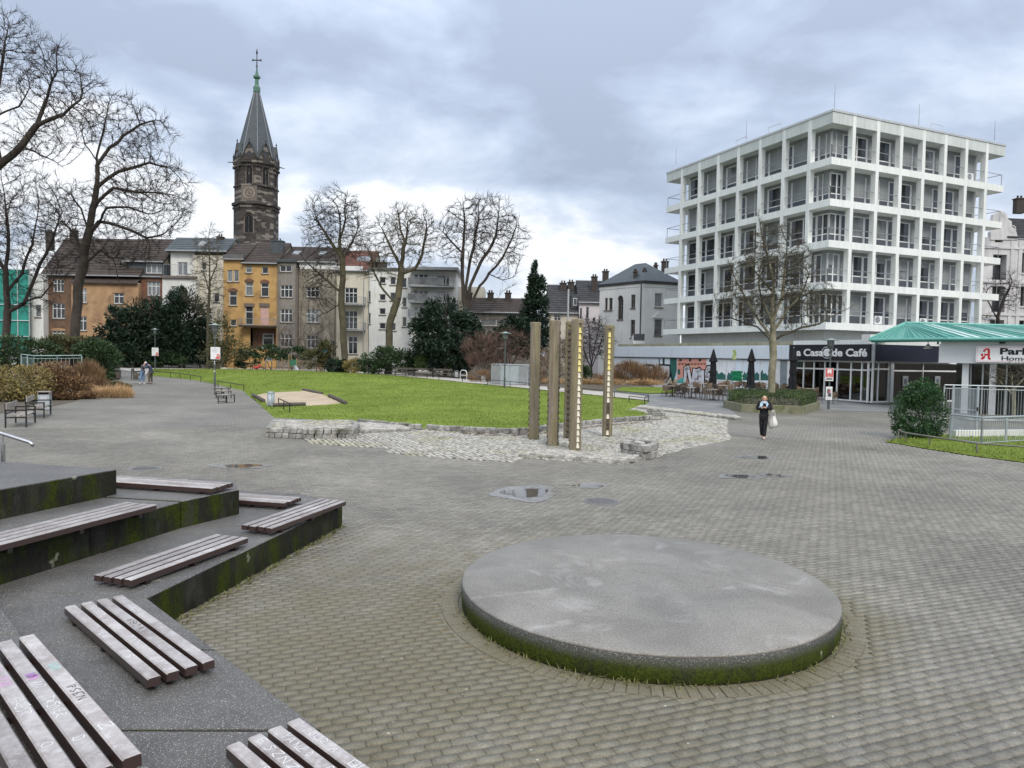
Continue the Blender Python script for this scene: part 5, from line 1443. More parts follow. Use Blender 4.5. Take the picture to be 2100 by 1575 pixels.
for k in range(9): paint([(1391 + k * 6.4, 745), (1397 + k * 6.4, 745), (1395.5 + k * 6.4, 748.5), (1392.5 + k * 6.4, 748.5)], 'mural_brown', .010)
prect(1390, 757, 1395, 768, 'mural_green', .010)
paint([(1388, 789), (1388, 782), (1396, 776), (1404, 773), (1408, 789)], 'mural_teal', .013)
prect(1372, 778, 1388, 789, 'mural_sand', .005); prect(1449, 736, 1461, 760, 'mural_cloud', .006); prect(1452, 748, 1461, 790, 'mural_sand', .005)
for a, b in ((1351, 1353), (1359, 1363)): prect(a, 735, b, 750, 'mural_dark', .006)
paint([(1300, 790), (1302, 752), (1320, 748), (1340, 746), (1356, 748), (1374, 748), (1374, 765), (1368, 778), (1360, 788)], 'mural_silver', .008)
def ribbon(pl_, pts, w, mt, o, par, nm='mural_line'):
    mb = MB(); q = [np.array(pl_.pix(*p)) for p in pts]
    for a, b in zip(q, q[1:]):
        d = b - a; L = np.linalg.norm(d) or 1e-6; n_ = np.array([-d[1], d[0]]) / L * w; e = d / L * w * .6
        mb.quad(*[pl_.P(*p, o) for p in (a - n_ - e, b - n_ + e, b + n_ + e, a + n_ - e)])
    mb.build(nm, MATS[mt], par)
for pts in ([(1312, 752), (1328, 748), (1341, 750), (1341, 770), (1336, 788)], [(1300, 752), (1296, 748), (1285, 752), (1275, 748), (1262, 752)], [(1341, 750), (1345, 756), (1349, 775), (1348, 787), (1344, 770)],
            [(1350, 787), (1352, 748), (1374, 749), (1374, 772), (1366, 784), (1372, 776), (1376, 765)], [(1376, 765), (1380, 784)], [(1356, 772), (1362, 770), (1368, 774), (1360, 777), (1367, 772)]): ribbon(AN, pts, .085, 'mural_black', .012, ann)
nois = {'N': [(1405, 789), (1406, 757), (1411, 754), (1418, 789), (1421, 789), (1424, 759)], 'O': [(1431, 788), (1427, 778), (1429, 762), (1434, 760), (1436, 772), (1434, 786), (1431, 788)], 'I': [(1441, 789), (1441, 762)], 'S': [(1462, 771), (1457, 768), (1450, 772), (1449, 764), (1452, 756), (1461, 756)], 'Z': [(1449, 774), (1456, 779), (1461, 774), (1458, 786), (1450, 789)]}
for k, pts in nois.items():
    ribbon(AN, pts, .33, 'mural_black', .012, ann); ribbon(AN, pts, .2, 'mural_silver', .016, ann)
prect(1404, 751, 1430, 752.5, 'mural_sand', .019)
# painted windows with trees, between real white bars
wb = [1466, 1490, 1506, 1522.5, 1541, 1559, 1577]
for a, b in zip(wb, wb[1:]):
    prect(a + .6, 737, b - .6, 782, 'mural_sky' if a > 1500 else 'mural_cloud', -.022)
    m_ = (a + b) / 2; k = rs.uniform(-3, 3)
    paint([(a + .6, 780), (a + .6, 768 + k), (a + 4, 760 + k), (a + 7, 767), (m_ + 2, 762 - k), (b - 3, 768 - k), (b - .6, 761), (b - .6, 780)], 'mural_green', -.016)
for x in wb: u = AN.pix(x, 760)[0]; MB().pbox(AN, u - .05, u + .05, .6, ZF0 - .08, -.028, .03).build('mullion', MATS['window_white'], ann)
u0, u1 = AN.pix(1466, 781)[0], AN.pix(1577, 784)[0]; z_ = AN.pix(1520, 782.5)[1]; MB().pbox(AN, u0, u1, z_ - .05, z_ + .05, -.028, .028).build('sill_rail', MATS['window_white'], ann)
sc_ = [(1512 + 9 * math.cos(a * 2.4) * (1 + .3 * math.sin(a * 5)), 771 + 9 * math.sin(a * 1.7 + 1)) for a in np.arange(0, 22, .5)]
ribbon(AN, sc_, .07, 'mural_emerald', .034, ann)
ribbon(AN, [(1506, 722), (1509, 720), (1511, 726), (1506, 730), (1506, 734), (1511, 734)], .12, 'mural_lime', .136, ann)

# cafe: dark sign fascia over glazed front
caf = thing('cafe', 'glazed corner cafe with black sign fascia and white window frames', 'cafe', (24, 48, .05))
uA = uS + .02
MB().pbox(AN, uA, 0.0, 2.95, 4.08, -.3, .15).build('fascia', MATS['fascia_black'], caf)
uB = AF.pix(1930, 725)[0]
MB().pbox(AF, .16, uB + 1.2, 2.95, 4.08, -.3, .15).build('fascia', MATS['fascia_navy'], caf)
MB().pbox(AF, .0, .15, 2.9, 4.1, -.3, .165).build('corner_post', MATS['alu'], caf)
MB().pbox(AN, uA - .05, 0, 4.082, 4.4, -1.0, -.3).build('upstand', MATS['office_concrete'], caf)
MB().pbox(AF, .2, 14, 4.082, 4.75, -1.0, -.3).build('upstand', MATS['render_villa'], caf)
floor_z = .14
def glazing(pl_, ua, ub, pxm, transom_py, nm, door=None, o=-.25, thick=.05):
    zt = 2.94
    us = sorted([ua, ub] + [pl_.pix(x, 780)[0] for x in pxm])
    ztr = pl_.pix(sum(pxm) / len(pxm), transom_py)[1]
    fr = MB()
    for u in us: fr.pbox(pl_, u - thick, u + thick, floor_z, zt, o - .06, o + .06)
    for z in (floor_z + .06, ztr, zt - .05): fr.pbox(pl_, us[0], us[-1], z - .05, z + .05, o - .05, o + .05)
    f_ = fr.build('window_frame', MATS['window_white'], caf)
    for a, b in zip(us, us[1:]):
        for c, d in ((floor_z + .11, ztr - .05), (ztr + .05, zt - .1)):
            MB().pbox(pl_, a + thick, b - thick, c, d, o - .02, o + .01).build('pane', MATS['pane_cafe_clear'], f_)
# clear glass so that the dim interior shows
m, nt, b = nodes('pane_cafe_clear')
b.inputs['Base Color'].default_value = (.75, .85, .8, 1); b.inputs['Roughness'].default_value = .02; b.inputs['IOR'].default_value = 1.45; b.inputs['Transmission Weight'].default_value = 0.0; b.inputs['Alpha'].default_value = 1.0
gl = N(nt, 'ShaderNodeBsdfGlossy'); gl.inputs['Roughness'].default_value = .02; tr = N(nt, 'ShaderNodeBsdfTransparent'); tr.inputs[0].default_value = (.62, .7, .66, 1)
fre = N(nt, 'ShaderNodeFresnel'); fre.inputs[0].default_value = 1.55; ms = N(nt, 'ShaderNodeMixShader')
nt.links.new(fmath(nt, 'MULTIPLY_ADD', fre.outputs[0], 1.0, .06), ms.inputs[0]); nt.links.new(tr.outputs[0], ms.inputs[1]); nt.links.new(gl.outputs[0], ms.inputs[2]); nt.links.new(ms.outputs[0], nt.nodes['Material Output'].inputs[0])
glazing(AN, uA + .3, -.05, [1643, 1664, 1686, 1712, 1740, 1762], 757, 'front')
glazing(AF, .08, AF.pix(1828, 780)[0], [1806], 757, 'side')
glazing(AF, AF.pix(1834, 780)[0], uB + 2.2, [1898], 761, 'side', thick=.03)
u_ = AF.pix(1830, 780)[0]; MB().pbox(AF, u_ - .12, u_ + .16, floor_z, 2.94, -.3, -.02).build('pier', MATS['alu'], caf)
MB().prism([AN.P(uA, 0, -.3)[:2], AN.P(0, 0, -.3)[:2], AF.P(10, 0, -.3)[:2], AF.P(10, 0, -9)[:2], AN.P(uA, 0, -5)[:2]], .05, .13).build('floor', MATS['asphalt'], caf)
mat('cafe_wall', (.16, .12, .09), (.1, .08, .06), 1, .8)
MB().prism([AN.P(uA, 0, -5.1)[:2], AF.P(10.5, 0, -9.1)[:2], AF.P(10.5, 0, -9.4)[:2], AN.P(uA, 0, -5.5)[:2]], .1, 3.6).build('back_wall', MATS['cafe_wall'], caf)
MB().prism([AN.P(uA, 0, -.2)[:2], AN.P(0, 0, -.2)[:2], AF.P(10, 0, -.2)[:2], AF.P(10, 0, -9)[:2], AN.P(uA, 0, -5)[:2]], 3.0, 3.1).build('ceiling', MATS['render_villa'], caf)
m, nt, b = nodes('lamp_glow'); b.inputs['Base Color'].default_value = (.9, .8, .6, 1); b.inputs['Emission Color'].default_value = (1, .8, .5, 1); b.inputs['Emission Strength'].default_value = 6
for k, (px, py) in enumerate(((1757, 771), (1764, 773), (1797, 770), (1775, 768), (1722, 768))):   # lit pendant lamps inside
    p = D(px, py, 51.5 if px < 1790 else 51); lp = thing('pendant_lamp', 'small lit pendant lamp hanging behind the cafe windows', 'lamp', tuple(p), group='lit pendant lamps inside the cafe')
    MB().lathe([(.0, .1), (.07, .06), (.09, 0), (.06, -.05), (0, -.08)], p, 10).build('bulb', MATS['lamp_glow'], lp); MB().cyl((p[0], p[1], p[2] + .1), (p[0], p[1], 3.0), .008, n=4).build('cord', MATS['black_metal'], lp)
for px in (1862, 1928):                                    # posters in the window
    u, z = AF.pix(px, 782); MB().pbox(AF, u - .28, u + .28, z - .36, z + .36, -.2, -.19).build('poster', MATS['blind_grey'], caf); MB().pbox(AF, u - .12, u + .12, z - .2, z + .15, -.189, -.187).build('poster_print', MATS['office_spandrel'], caf)

def text_on(pl_, s, px, py_base, hpx, mt, out, parent, bold=.012, xscale=1.0, name='lettering'):
    cu = bpy.data.curves.new(name, 'FONT'); cu.body = s; cu.size = 1.0; cu.offset = bold; cu.extrude = .012; cu.resolution_u = 3
    ob = bpy.data.objects.new(name, cu); COL.objects.link(ob)
    bpy.context.view_layer.update()
    me = bpy.data.meshes.new_from_object(ob.evaluated_get(bpy.context.evaluated_depsgraph_get()))
    bpy.data.objects.remove(ob)
    u, z = pl_.pix(px, py_base); z1 = pl_.pix(px, py_base - hpx)[1]; k = (z1 - z) / .69
    off = ORI[parent.name]
    for v in me.vertices:
        p = pl_.P(u + v.co.x * k * xscale, z + v.co.y * k, out + v.co.z * .8)
        v.co = Vector(p) - Vector(off)
    me.materials.clear(); me.materials.append(MATS[mt]); me.update()
    o = bpy.data.objects.new(name, me); COL.objects.link(o); o.parent = parent
    return o
text_on(AN, 'a Casa', 1637, 729.5, 13.5, 'paint_white', .17, caf, .03, 1.32)
text_on(AN, 'de Café', 1709, 730.2, 14.5, 'paint_white', .17, caf, .03, 1.3)
def annulus(pl_, u, z, r0, r1, o, mt, par, nm, a0=0, a1=2 * math.pi, sq=1.0):
    mb = MB(); n = 36
    for i in range(n):
        x, y = a0 + (a1 - a0) * i / n, a0 + (a1 - a0) * (i + 1) / n
        mb.quad(*[pl_.P(u + r * sq * math.cos(q), z + r * math.sin(q), o) for r, q in ((r0, x), (r1, x), (r1, y), (r0, y))])
    return mb.build(nm, MATS[mt], par)
u, z = AN.pix(1700, 723); ku = abs(AN.pix(1708, 723)[0] - u) / (abs(AN.pix(1700, 713)[1] - z) * .8)
annulus(AN, u, z, .385, .42, .172, 'paint_white', caf, 'logo', sq=ku); annulus(AN, u, z, .12, .28, .174, 'paint_white', caf, 'logo', sq=ku, a0=.5, a1=5.8); annulus(AN, u, z, 0, .11, .176, 'paint_white', caf, 'logo', sq=ku)

# ------------------------------------------------------------------ pharmacy pavilion and green glass canopy
pc = D(1931, 725, 42.0); PH = Plane(pc[0], pc[1], -39)
mat('pharmacy_panel', (.58, .61, .62), (.52, .55, .56), .5, .6)
ph = thing('pharmacy', 'pharmacy pavilion with light grey fascia and white sign board', 'pharmacy', (pc[0], pc[1], 0))
MB().pbox(PH, 0, 14, 2.92, 4.02, -.4, 0).build('fascia', MATS['pharmacy_panel'], ph)
MB().pbox(PH, -.05, 14, 4.022, 4.26, -.4, .1).build('fascia_cap', MATS['pharmacy_panel'], ph)
sd = Plane(pc[0], pc[1], -75); MB().hexa([(pc[0], pc[1], 2.92), (pc[0] - .1, pc[1] + .1, 2.92), (29.3, 48.6, 2.92), (29.5, 48.6, 2.92), (pc[0], pc[1], 4.02), (pc[0] - .1, pc[1] + .1, 4.02), (29.3, 48.6, 4.02), (29.5, 48.6, 4.02)]).build('side_fascia', MATS['pharmacy_panel'], ph)
for px in (1978, 2035): u = PH.pix(px, 770)[0]; MB().pbox(PH, u - .16, u + .16, 0, 2.92, -.6, -.3).build('column', MATS['pharmacy_panel'] if px < 2000 else MATS['alu'], ph)
MB().pbox(PH, .6, 14, 0, 2.92, -1.4, -1.3).build('glazing', MATS['pane_cafe'], ph)
for px in (1985, 2010, 2060, 2110): u = PH.pix(px, 770)[0]; MB().pbox(PH, u - .04, u + .04, 0, 2.92, -1.3, -1.24).build('mullion', MATS['alu'], ph)
MB().prism([PH.P(.3, 0, -.3)[:2], PH.P(14, 0, -.3)[:2], PH.P(14, 0, -9)[:2], PH.P(2, 0, -9)[:2]], 2.95, 3.1).build('soffit', MATS['pharmacy_panel'], ph)
s0, s1 = PH.pix(2002, 727), PH.pix(2140, 727); zt, zb = PH.pix(2050, 710.5)[1], PH.pix(2050, 743)[1]
sg = thing('pharmacy_sign', 'white pharmacy sign with red letter A and black lettering', 'sign', PH.P(s0[0], zb, .1))
def rrect(pl_, u0, u1, z0, z1, r, o0, o1, mt, par, nm):
    pts = []
    for cx_, cz_, a in ((u1 - r, z1 - r, 0), (u0 + r, z1 - r, 90), (u0 + r, z0 + r, 180), (u1 - r, z0 + r, 270)):
        for k in range(5): q = R_(a + k * 22.5); pts.append((cx_ + r * math.cos(q), cz_ + r * math.sin(q)))
    n = len(pts); mb = MB(); mb.add([pl_.P(u, z, o1) for u, z in pts] + [pl_.P(u, z, o0) for u, z in pts], [tuple(range(n)), tuple(range(2 * n - 1, n - 1, -1))] + [(i, n + i, n + (i + 1) % n, (i + 1) % n) for i in range(n)])
    return mb.build(nm, MATS[mt], par)
mat('sign_red', (.62, .02, .03), None, 2, .5); mat('sign_white', (.82, .82, .82), (.8, .8, .8), 2, .5)
rrect(PH, s0[0], s1[0], zb, zt, .1, .03, .14, 'sign_white', sg, 'board')
rrect(PH, s0[0] + .05, s1[0] - .05, zb + .05, zt - .05, .08, .1, .143, 'sign_red', sg, 'red_border'); rrect(PH, s0[0] + .065, s1[0] - .065, zb + .065, zt - .065, .075, .1, .146, 'sign_white', sg, 'panel')
def sgp(pts, mt, o, nm='emblem'):
    mb = MB(); mb.poly([PH.P(*PH.pix(x, y), o) for x, y in pts][::-1]); mb.build(nm, MATS[mt], sg)
sgp([(2021, 715), (2028, 714), (2031, 717), (2030.5, 733), (2033, 736), (2031, 738), (2027, 737), (2026, 734), (2026, 729), (2022, 729.5), (2020, 735), (2015, 738), (2011, 736), (2013, 734), (2016, 731), (2012, 730), (2012.5, 726), (2017, 724), (2017, 719)], 'sign_red', .15)
sgp([(2021.5, 718.5), (2026, 718), (2026, 725.5), (2021, 726)], 'sign_white', .154); sgp([(2014, 722), (2022, 722), (2020, 725), (2018.5, 727), (2020, 730), (2016, 730), (2017.5, 727), (2016, 725)], 'sign_white', .157)
text_on(PH, 'Park', 2050, 726.5, 12.5, 'mural_black', .15, sg, .035, 1.55); text_on(PH, 'Homöop', 2053, 739, 8.6, 'mural_black', .15, sg, .012, 1.45)
MB().box(PH.P(PH.pix(2057, 703)[0], PH.pix(2057, 703)[1], .25), (.22, .2, .1)).build('spotlight', MATS['black_metal'], ph)

mat('canopy_green', (.06, .30, .23), (.045, .24, .18), 1.5, .4); mat('canopy_rib', (.16, .43, .37), (.13, .37, .31), 2, .45)
m, nt, b = nodes('canopy_glass'); b.inputs['Roughness'].default_value = .08
setin(nt, b.inputs['Base Color'], ramp2(nt, rnd(nt), 0, (.07, .26, .22), 1, (.14, .36, .31)))
m, nt, b = nodes('canopy_frost'); b.inputs['Roughness'].default_value = .25
setin(nt, b.inputs['Base Color'], ramp2(nt, rnd(nt), 0, (.48, .6, .56), 1, (.66, .74, .71)))
cn = thing('glass_canopy', 'hipped green glass canopy roof over the cafe entrance and pharmacy', 'canopy', (25.2, 43, 0))
zE = 4.36; eL, eC, eR = np.array((22.9, 46.1, zE)), np.array(D(1943, 694.5, 41.3)), None
eC = np.array((eC[0], eC[1], zE)); eR = eC + np.array((math.cos(R_(-39)), math.sin(R_(-39)), 0)) * 9.0
apx = np.array(D(1857, 663, 46.0)); rdg = np.array(D(2150, 671, 44.5)); back = np.array((25.6, 50.0, zE))
def roof_face(A, B, T0, T1, n, frost):
    nn = np.cross(B - A, T0 - A); nn = nn / np.linalg.norm(nn); nn = nn if nn[2] > 0 else -nn
    for i in range(n):
        a, b_ = i / n, (i + 1) / n
        q = [A + (B - A) * a, A + (B - A) * b_, T0 + (T1 - T0) * b_, T0 + (T1 - T0) * a]
        ins = [(q[0] * .97 + q[1] * .03), (q[1] * .97 + q[0] * .03), (q[2] * .97 + q[3] * .03), (q[3] * .97 + q[2] * .03)]
        mb = MB(); mb.hexa([p - nn * .03 for p in ins] + [p for p in ins]); mb.build('glass_panel', MATS['canopy_frost' if frost(i) else 'canopy_glass'], cn)
        mb = MB(); mb.cyl(q[0] + nn * .03, q[3] + nn * .03, .024, n=4); mb.build('rib', MATS['canopy_rib'], cn)
roof_face(eL, eC, apx, apx, 13, lambda i: False)
roof_face(eC, eR, apx, rdg, 20, lambda i: (i // 2) % 2 == 1)
roof_face(back, eL, apx, apx, 8, lambda i: False)
mb = MB()
for a, b_ in ((eL, apx), (eC, apx), (apx, rdg)): mb.cyl(a + [0, 0, .05], b_ + [0, 0, .05], .07, n=6)
mb.build('hip_cap', MATS['canopy_rib'], cn)
for a, b_ in ((eL, eC), (eC, eR)): MB().cyl(a - [0, 0, .06], b_ - [0, 0, .06], .09, n=8).build('gutter', MATS['canopy_rib'], cn); MB().cyl(a + (apx - a) * .06 - [0, 0, .22], b_ + (apx - b_) * .06 - [0, 0, .22], .07, n=6).build('eave_beam', MATS['canopy_green'], cn)
for p_ in (eL * .8 + apx * .2, eC * .8 + apx * .2, eC * .5 + eR * .5): MB().cyl((p_[0], p_[1], 4.0), (p_[0], p_[1], zE), .06, n=8).build('post', MATS['canopy_green'], cn)
p = D(1903, 712, 43.5); dl = thing('dish_lamp', 'white bell-shaped lamp hanging below the green canopy', 'lamp', tuple(p))
MB().lathe([(.0, .22), (.05, .2), (.12, .1), (.22, -.05), (.25, -.1), (.2, -.1), (0, -.05)], p, 16).build('shade', MATS['window_white'], dl); MB().cyl((p[0], p[1], p[2] + .2), (p[0], p[1], zE), .02).build('stem', MATS['rail_grey'], dl)

# ------------------------------------------------------------------ ornate white house at the right edge
WY = 80.0; pl = Plane(0, WY, 8)
t = thing('ornate_house', 'white art-nouveau house with scrolled gable and shady loggias', 'house', base_of(pl, 2060))
mat('stucco_white', (.62, .61, .61), (.5, .49, .49), .8, .85, .3, 6, streak=.15)
hs = [pxr(pl, *w) for w in ((2041, 472, 2057, 497), (2036, 522, 2064, 574), (2034, 587, 2061, 640), (2030, 656, 2059, 672), (2092, 518, 2110, 560), (2090, 587, 2110, 628), (2090, 657, 2110, 672))]
u0, u1 = pl.pix(2000, 640)[0], pl.pix(2240, 640)[0]; zc = pl.pix(2060, 488)[1]
mb = MB(); wall_holes(mb, pl, u0, u1, .5, zc, [(a, b_, c, min(d, zc - .01)) for a, b_, c, d in hs], .9); mb.build('wall', MATS['stucco_white'], t)
gab = [(2030, 492), (2030, 476), (2034, 470), (2034, 452), (2037, 440), (2045, 434), (2056, 434), (2064, 440), (2066, 450), (2073, 454), (2074, 466), (2081, 470), (2084, 480), (2086, 492)]
g0 = [pl.pix(x, y) for x, y in gab]; n = len(g0)
mb = MB(); mb.add([pl.P(u, z, .12) for u, z in g0] + [pl.P(u, z, -.35) for u, z in g0], [tuple(range(n - 1, -1, -1)), tuple(range(n, 2 * n))] + [(i, (i + 1) % n, n + (i + 1) % n, n + i) for i in range(n)]); gb = mb.build('gable', MATS['stucco_white'], t)
for (x, y, r) in ((2052, 450, .75), (2075, 470, .45), (2052, 450, .45)): u, z = pl.pix(x, y); annulus(pl, u, z, r * .75, r, .16, 'stucco_white', gb, 'scroll')
for a, b_, c, d in hs: MB().pbox(pl, a, b_, c, min(d, zc - .02), -.95, -.9).build('opening', MATS['pane_dark'], t)
for y in (508, 579, 645): z = pl.pix(2050, y)[1]; MB().pbox(pl, u0, u1, z - .12, z + .12, 0, .14).build('string_course', MATS['stucco_white'], t)
for (a, b_, c, d) in hs[1:4]: railing(t, [pl.P(a, c, -.1), pl.P(b_, c, -.1)], .9, 'black_metal', .22)
for x in (2072, 2088): u = pl.pix(x, 600)[0]; MB().pbox(pl, u - .25, u + .25, .6, zc - .3, 0, .1).build('pilaster', MATS['stucco_white'], t)
for (a, b_, c, d) in hs[4:]: MB().pbox(pl, a - .15, b_ + .15, c - .18, c, -.02, .16).build('sill', MATS['stucco_white'], t)
uu, zz = pl.pix(2060, 488); ur0 = pl.pix(2064, 480)[0]
mb = MB(); zr = D(2100, 415, WY + 4)[2]; mb.hexa([pl.P(ur0, zc, .2), pl.P(u1, zc, .2), pl.P(u1, zr, -5), pl.P(ur0 + 2.2, zr, -5), pl.P(ur0, zc + .2, .2), pl.P(u1, zc + .2, .2), pl.P(u1, zr + .2, -5), pl.P(ur0 + 2.2, zr + .2, -5)]); rf = mb.build('roof', MATS['tile_dark'], t)
for k in range(1, 12): z = zc + (zr - zc) * k / 12; o = .2 - 5.2 * k / 12; MB().pbox(pl, ur0 + 2.2 * k / 12, u1, z + .2, z + .27, o - .1, o + .04).build('tile_course', MATS['tile_dark'], rf)
p = D(2090, 420, WY + 4); chimney(t, p[0], p[1], p[2] - 1, p[2] + .6, 1.0)
# ------------------------------------------------------------------ plants
mat('bark', (.078, .062, .049), (.036, .03, .025), 1.6, .9, .6, 14); mat('bark_green', (.115, .10, .058), (.055, .048, .034), 1.2, .9, .6, 12)
mat('bark_light', (.27, .25, .17), (.15, .14, .09), 2.5, .85, .4, 16)
mat('twig', (.05, .04, .034), (.026, .021, .019), 2, .9); mat('twig_olive', (.10, .088, .055), (.06, .052, .036), 2, .9)
def leafmat(name, a, b_, rough=.6, spec=.3):
    m, nt, b = nodes(name)
    g = N(nt, 'ShaderNodeNewGeometry')
    base = ramp2(nt, rnd(nt), 0.0, a, 1.0, b_)
    base = mixc(nt, 1.0, base, ramp2(nt, noise(nt, g.outputs['Position'], .9, 4, .6), .32, (.6,) * 3, .7, (1.3,) * 3), 'MULTIPLY')
    setin(nt, b.inputs['Base Color'], base); b.inputs['Roughness'].default_value = rough; b.inputs['Specular IOR Level'].default_value = spec
leafmat('yew', (.008, .02, .014), (.03, .055, .03)); leafmat('shrub_green', (.018, .04, .015), (.06, .1, .04)); leafmat('laurel', (.012, .045, .014), (.06, .13, .045), .35, .5)
leafmat('shrub_olive', (.05, .055, .02), (.14, .13, .06)); leafmat('dry_brown', (.10, .055, .028), (.30, .19, .10)); leafmat('dry_tan', (.32, .2, .095), (.62, .43, .24)); leafmat('dry_olive', (.13, .11, .035), (.33, .26, .10))
leafmat('red_twig', (.09, .055, .042), (.21, .135, .105)); leafmat('hedge', (.02, .042, .012), (.085, .12, .035)); leafmat('spring_green', (.06, .11, .03), (.15, .2, .06))

def colonize(paths, att, step, di, dk, iters=90, trop=(0, 0, .06), seed=0):
    rg = np.random.default_rng(seed)
    pos = []; par = []
    for i, pth in enumerate(paths):
        pts = [np.array(p, float) for p in pth]
        if pos:
            d = np.linalg.norm(np.array(pos) - pts[0], axis=1); prev = int(np.argmin(d)); start = pos[prev]
        else:
            pos.append(pts[0]); par.append(-1); prev = 0; start = pts[0]
        for q in pts[(1 if i == 0 else 0):]:
            L = np.linalg.norm(q - start); n = max(1, int(L / step))
            jit = rg.normal(0, step * .12, 3)
            for k in range(1, n + 1):
                pos.append(start + (q - start) * k / n + (jit * math.sin(math.pi * k / n) if n > 1 else 0)); par.append(prev); prev = len(pos) - 1
            start = q
    cap = len(pos) + 14000
    P = np.zeros((cap, 3)); P[:len(pos)] = pos; PA = np.full(cap, -1, int); PA[:len(par)] = par; n = len(pos)
    A = np.asarray(att); nd = np.full(len(A), 1e9); ni = np.zeros(len(A), int); alive = np.ones(len(A), bool)
    def upd(i0, i1):
        idx = np.where(alive)[0]
        for c in range(i0, i1, 400):
            q = P[c:min(c + 400, i1)]
            d = np.linalg.norm(A[idx][:, None] - q[None], axis=2); j = d.argmin(1); dm = d[np.arange(len(idx)), j]
            better = dm < nd[idx]; nd[idx[better]] = dm[better]; ni[idx[better]] = c + j[better]
    upd(0, n)
    kids = np.zeros(cap, int); np.add.at(kids, PA[1:n], 1)
    tr = np.array(trop)
    for it in range(iters):
        alive &= nd > dk
        act = np.where(alive & (nd < di))[0]
        if len(act) == 0: break
        tgt = ni[act]; d = A[act] - P[tgt]; d /= (np.linalg.norm(d, axis=1, keepdims=True) + 1e-9)
        acc = np.zeros((n, 3)); np.add.at(acc, tgt, d)
        src = np.unique(tgt); src = src[kids[src] < 3]
        if len(src) == 0: break
        kids[src] += 1; v = acc[src]; v /= (np.linalg.norm(v, axis=1, keepdims=True) + 1e-9)
        mom = P[src] - P[np.maximum(PA[src], 0)]; mom /= np.linalg.norm(mom, axis=1, keepdims=True) + 1e-9
        v = v + tr + mom * .45 + rg.normal(0, .1, v.shape); v /= np.linalg.norm(v, axis=1, keepdims=True)
        m = len(src)
        if n + m >= cap: break
        P[n:n + m] = P[src] + v * step; PA[n:n + m] = src
        upd(n, n + m); n += m
    return P[:n], PA[:n]

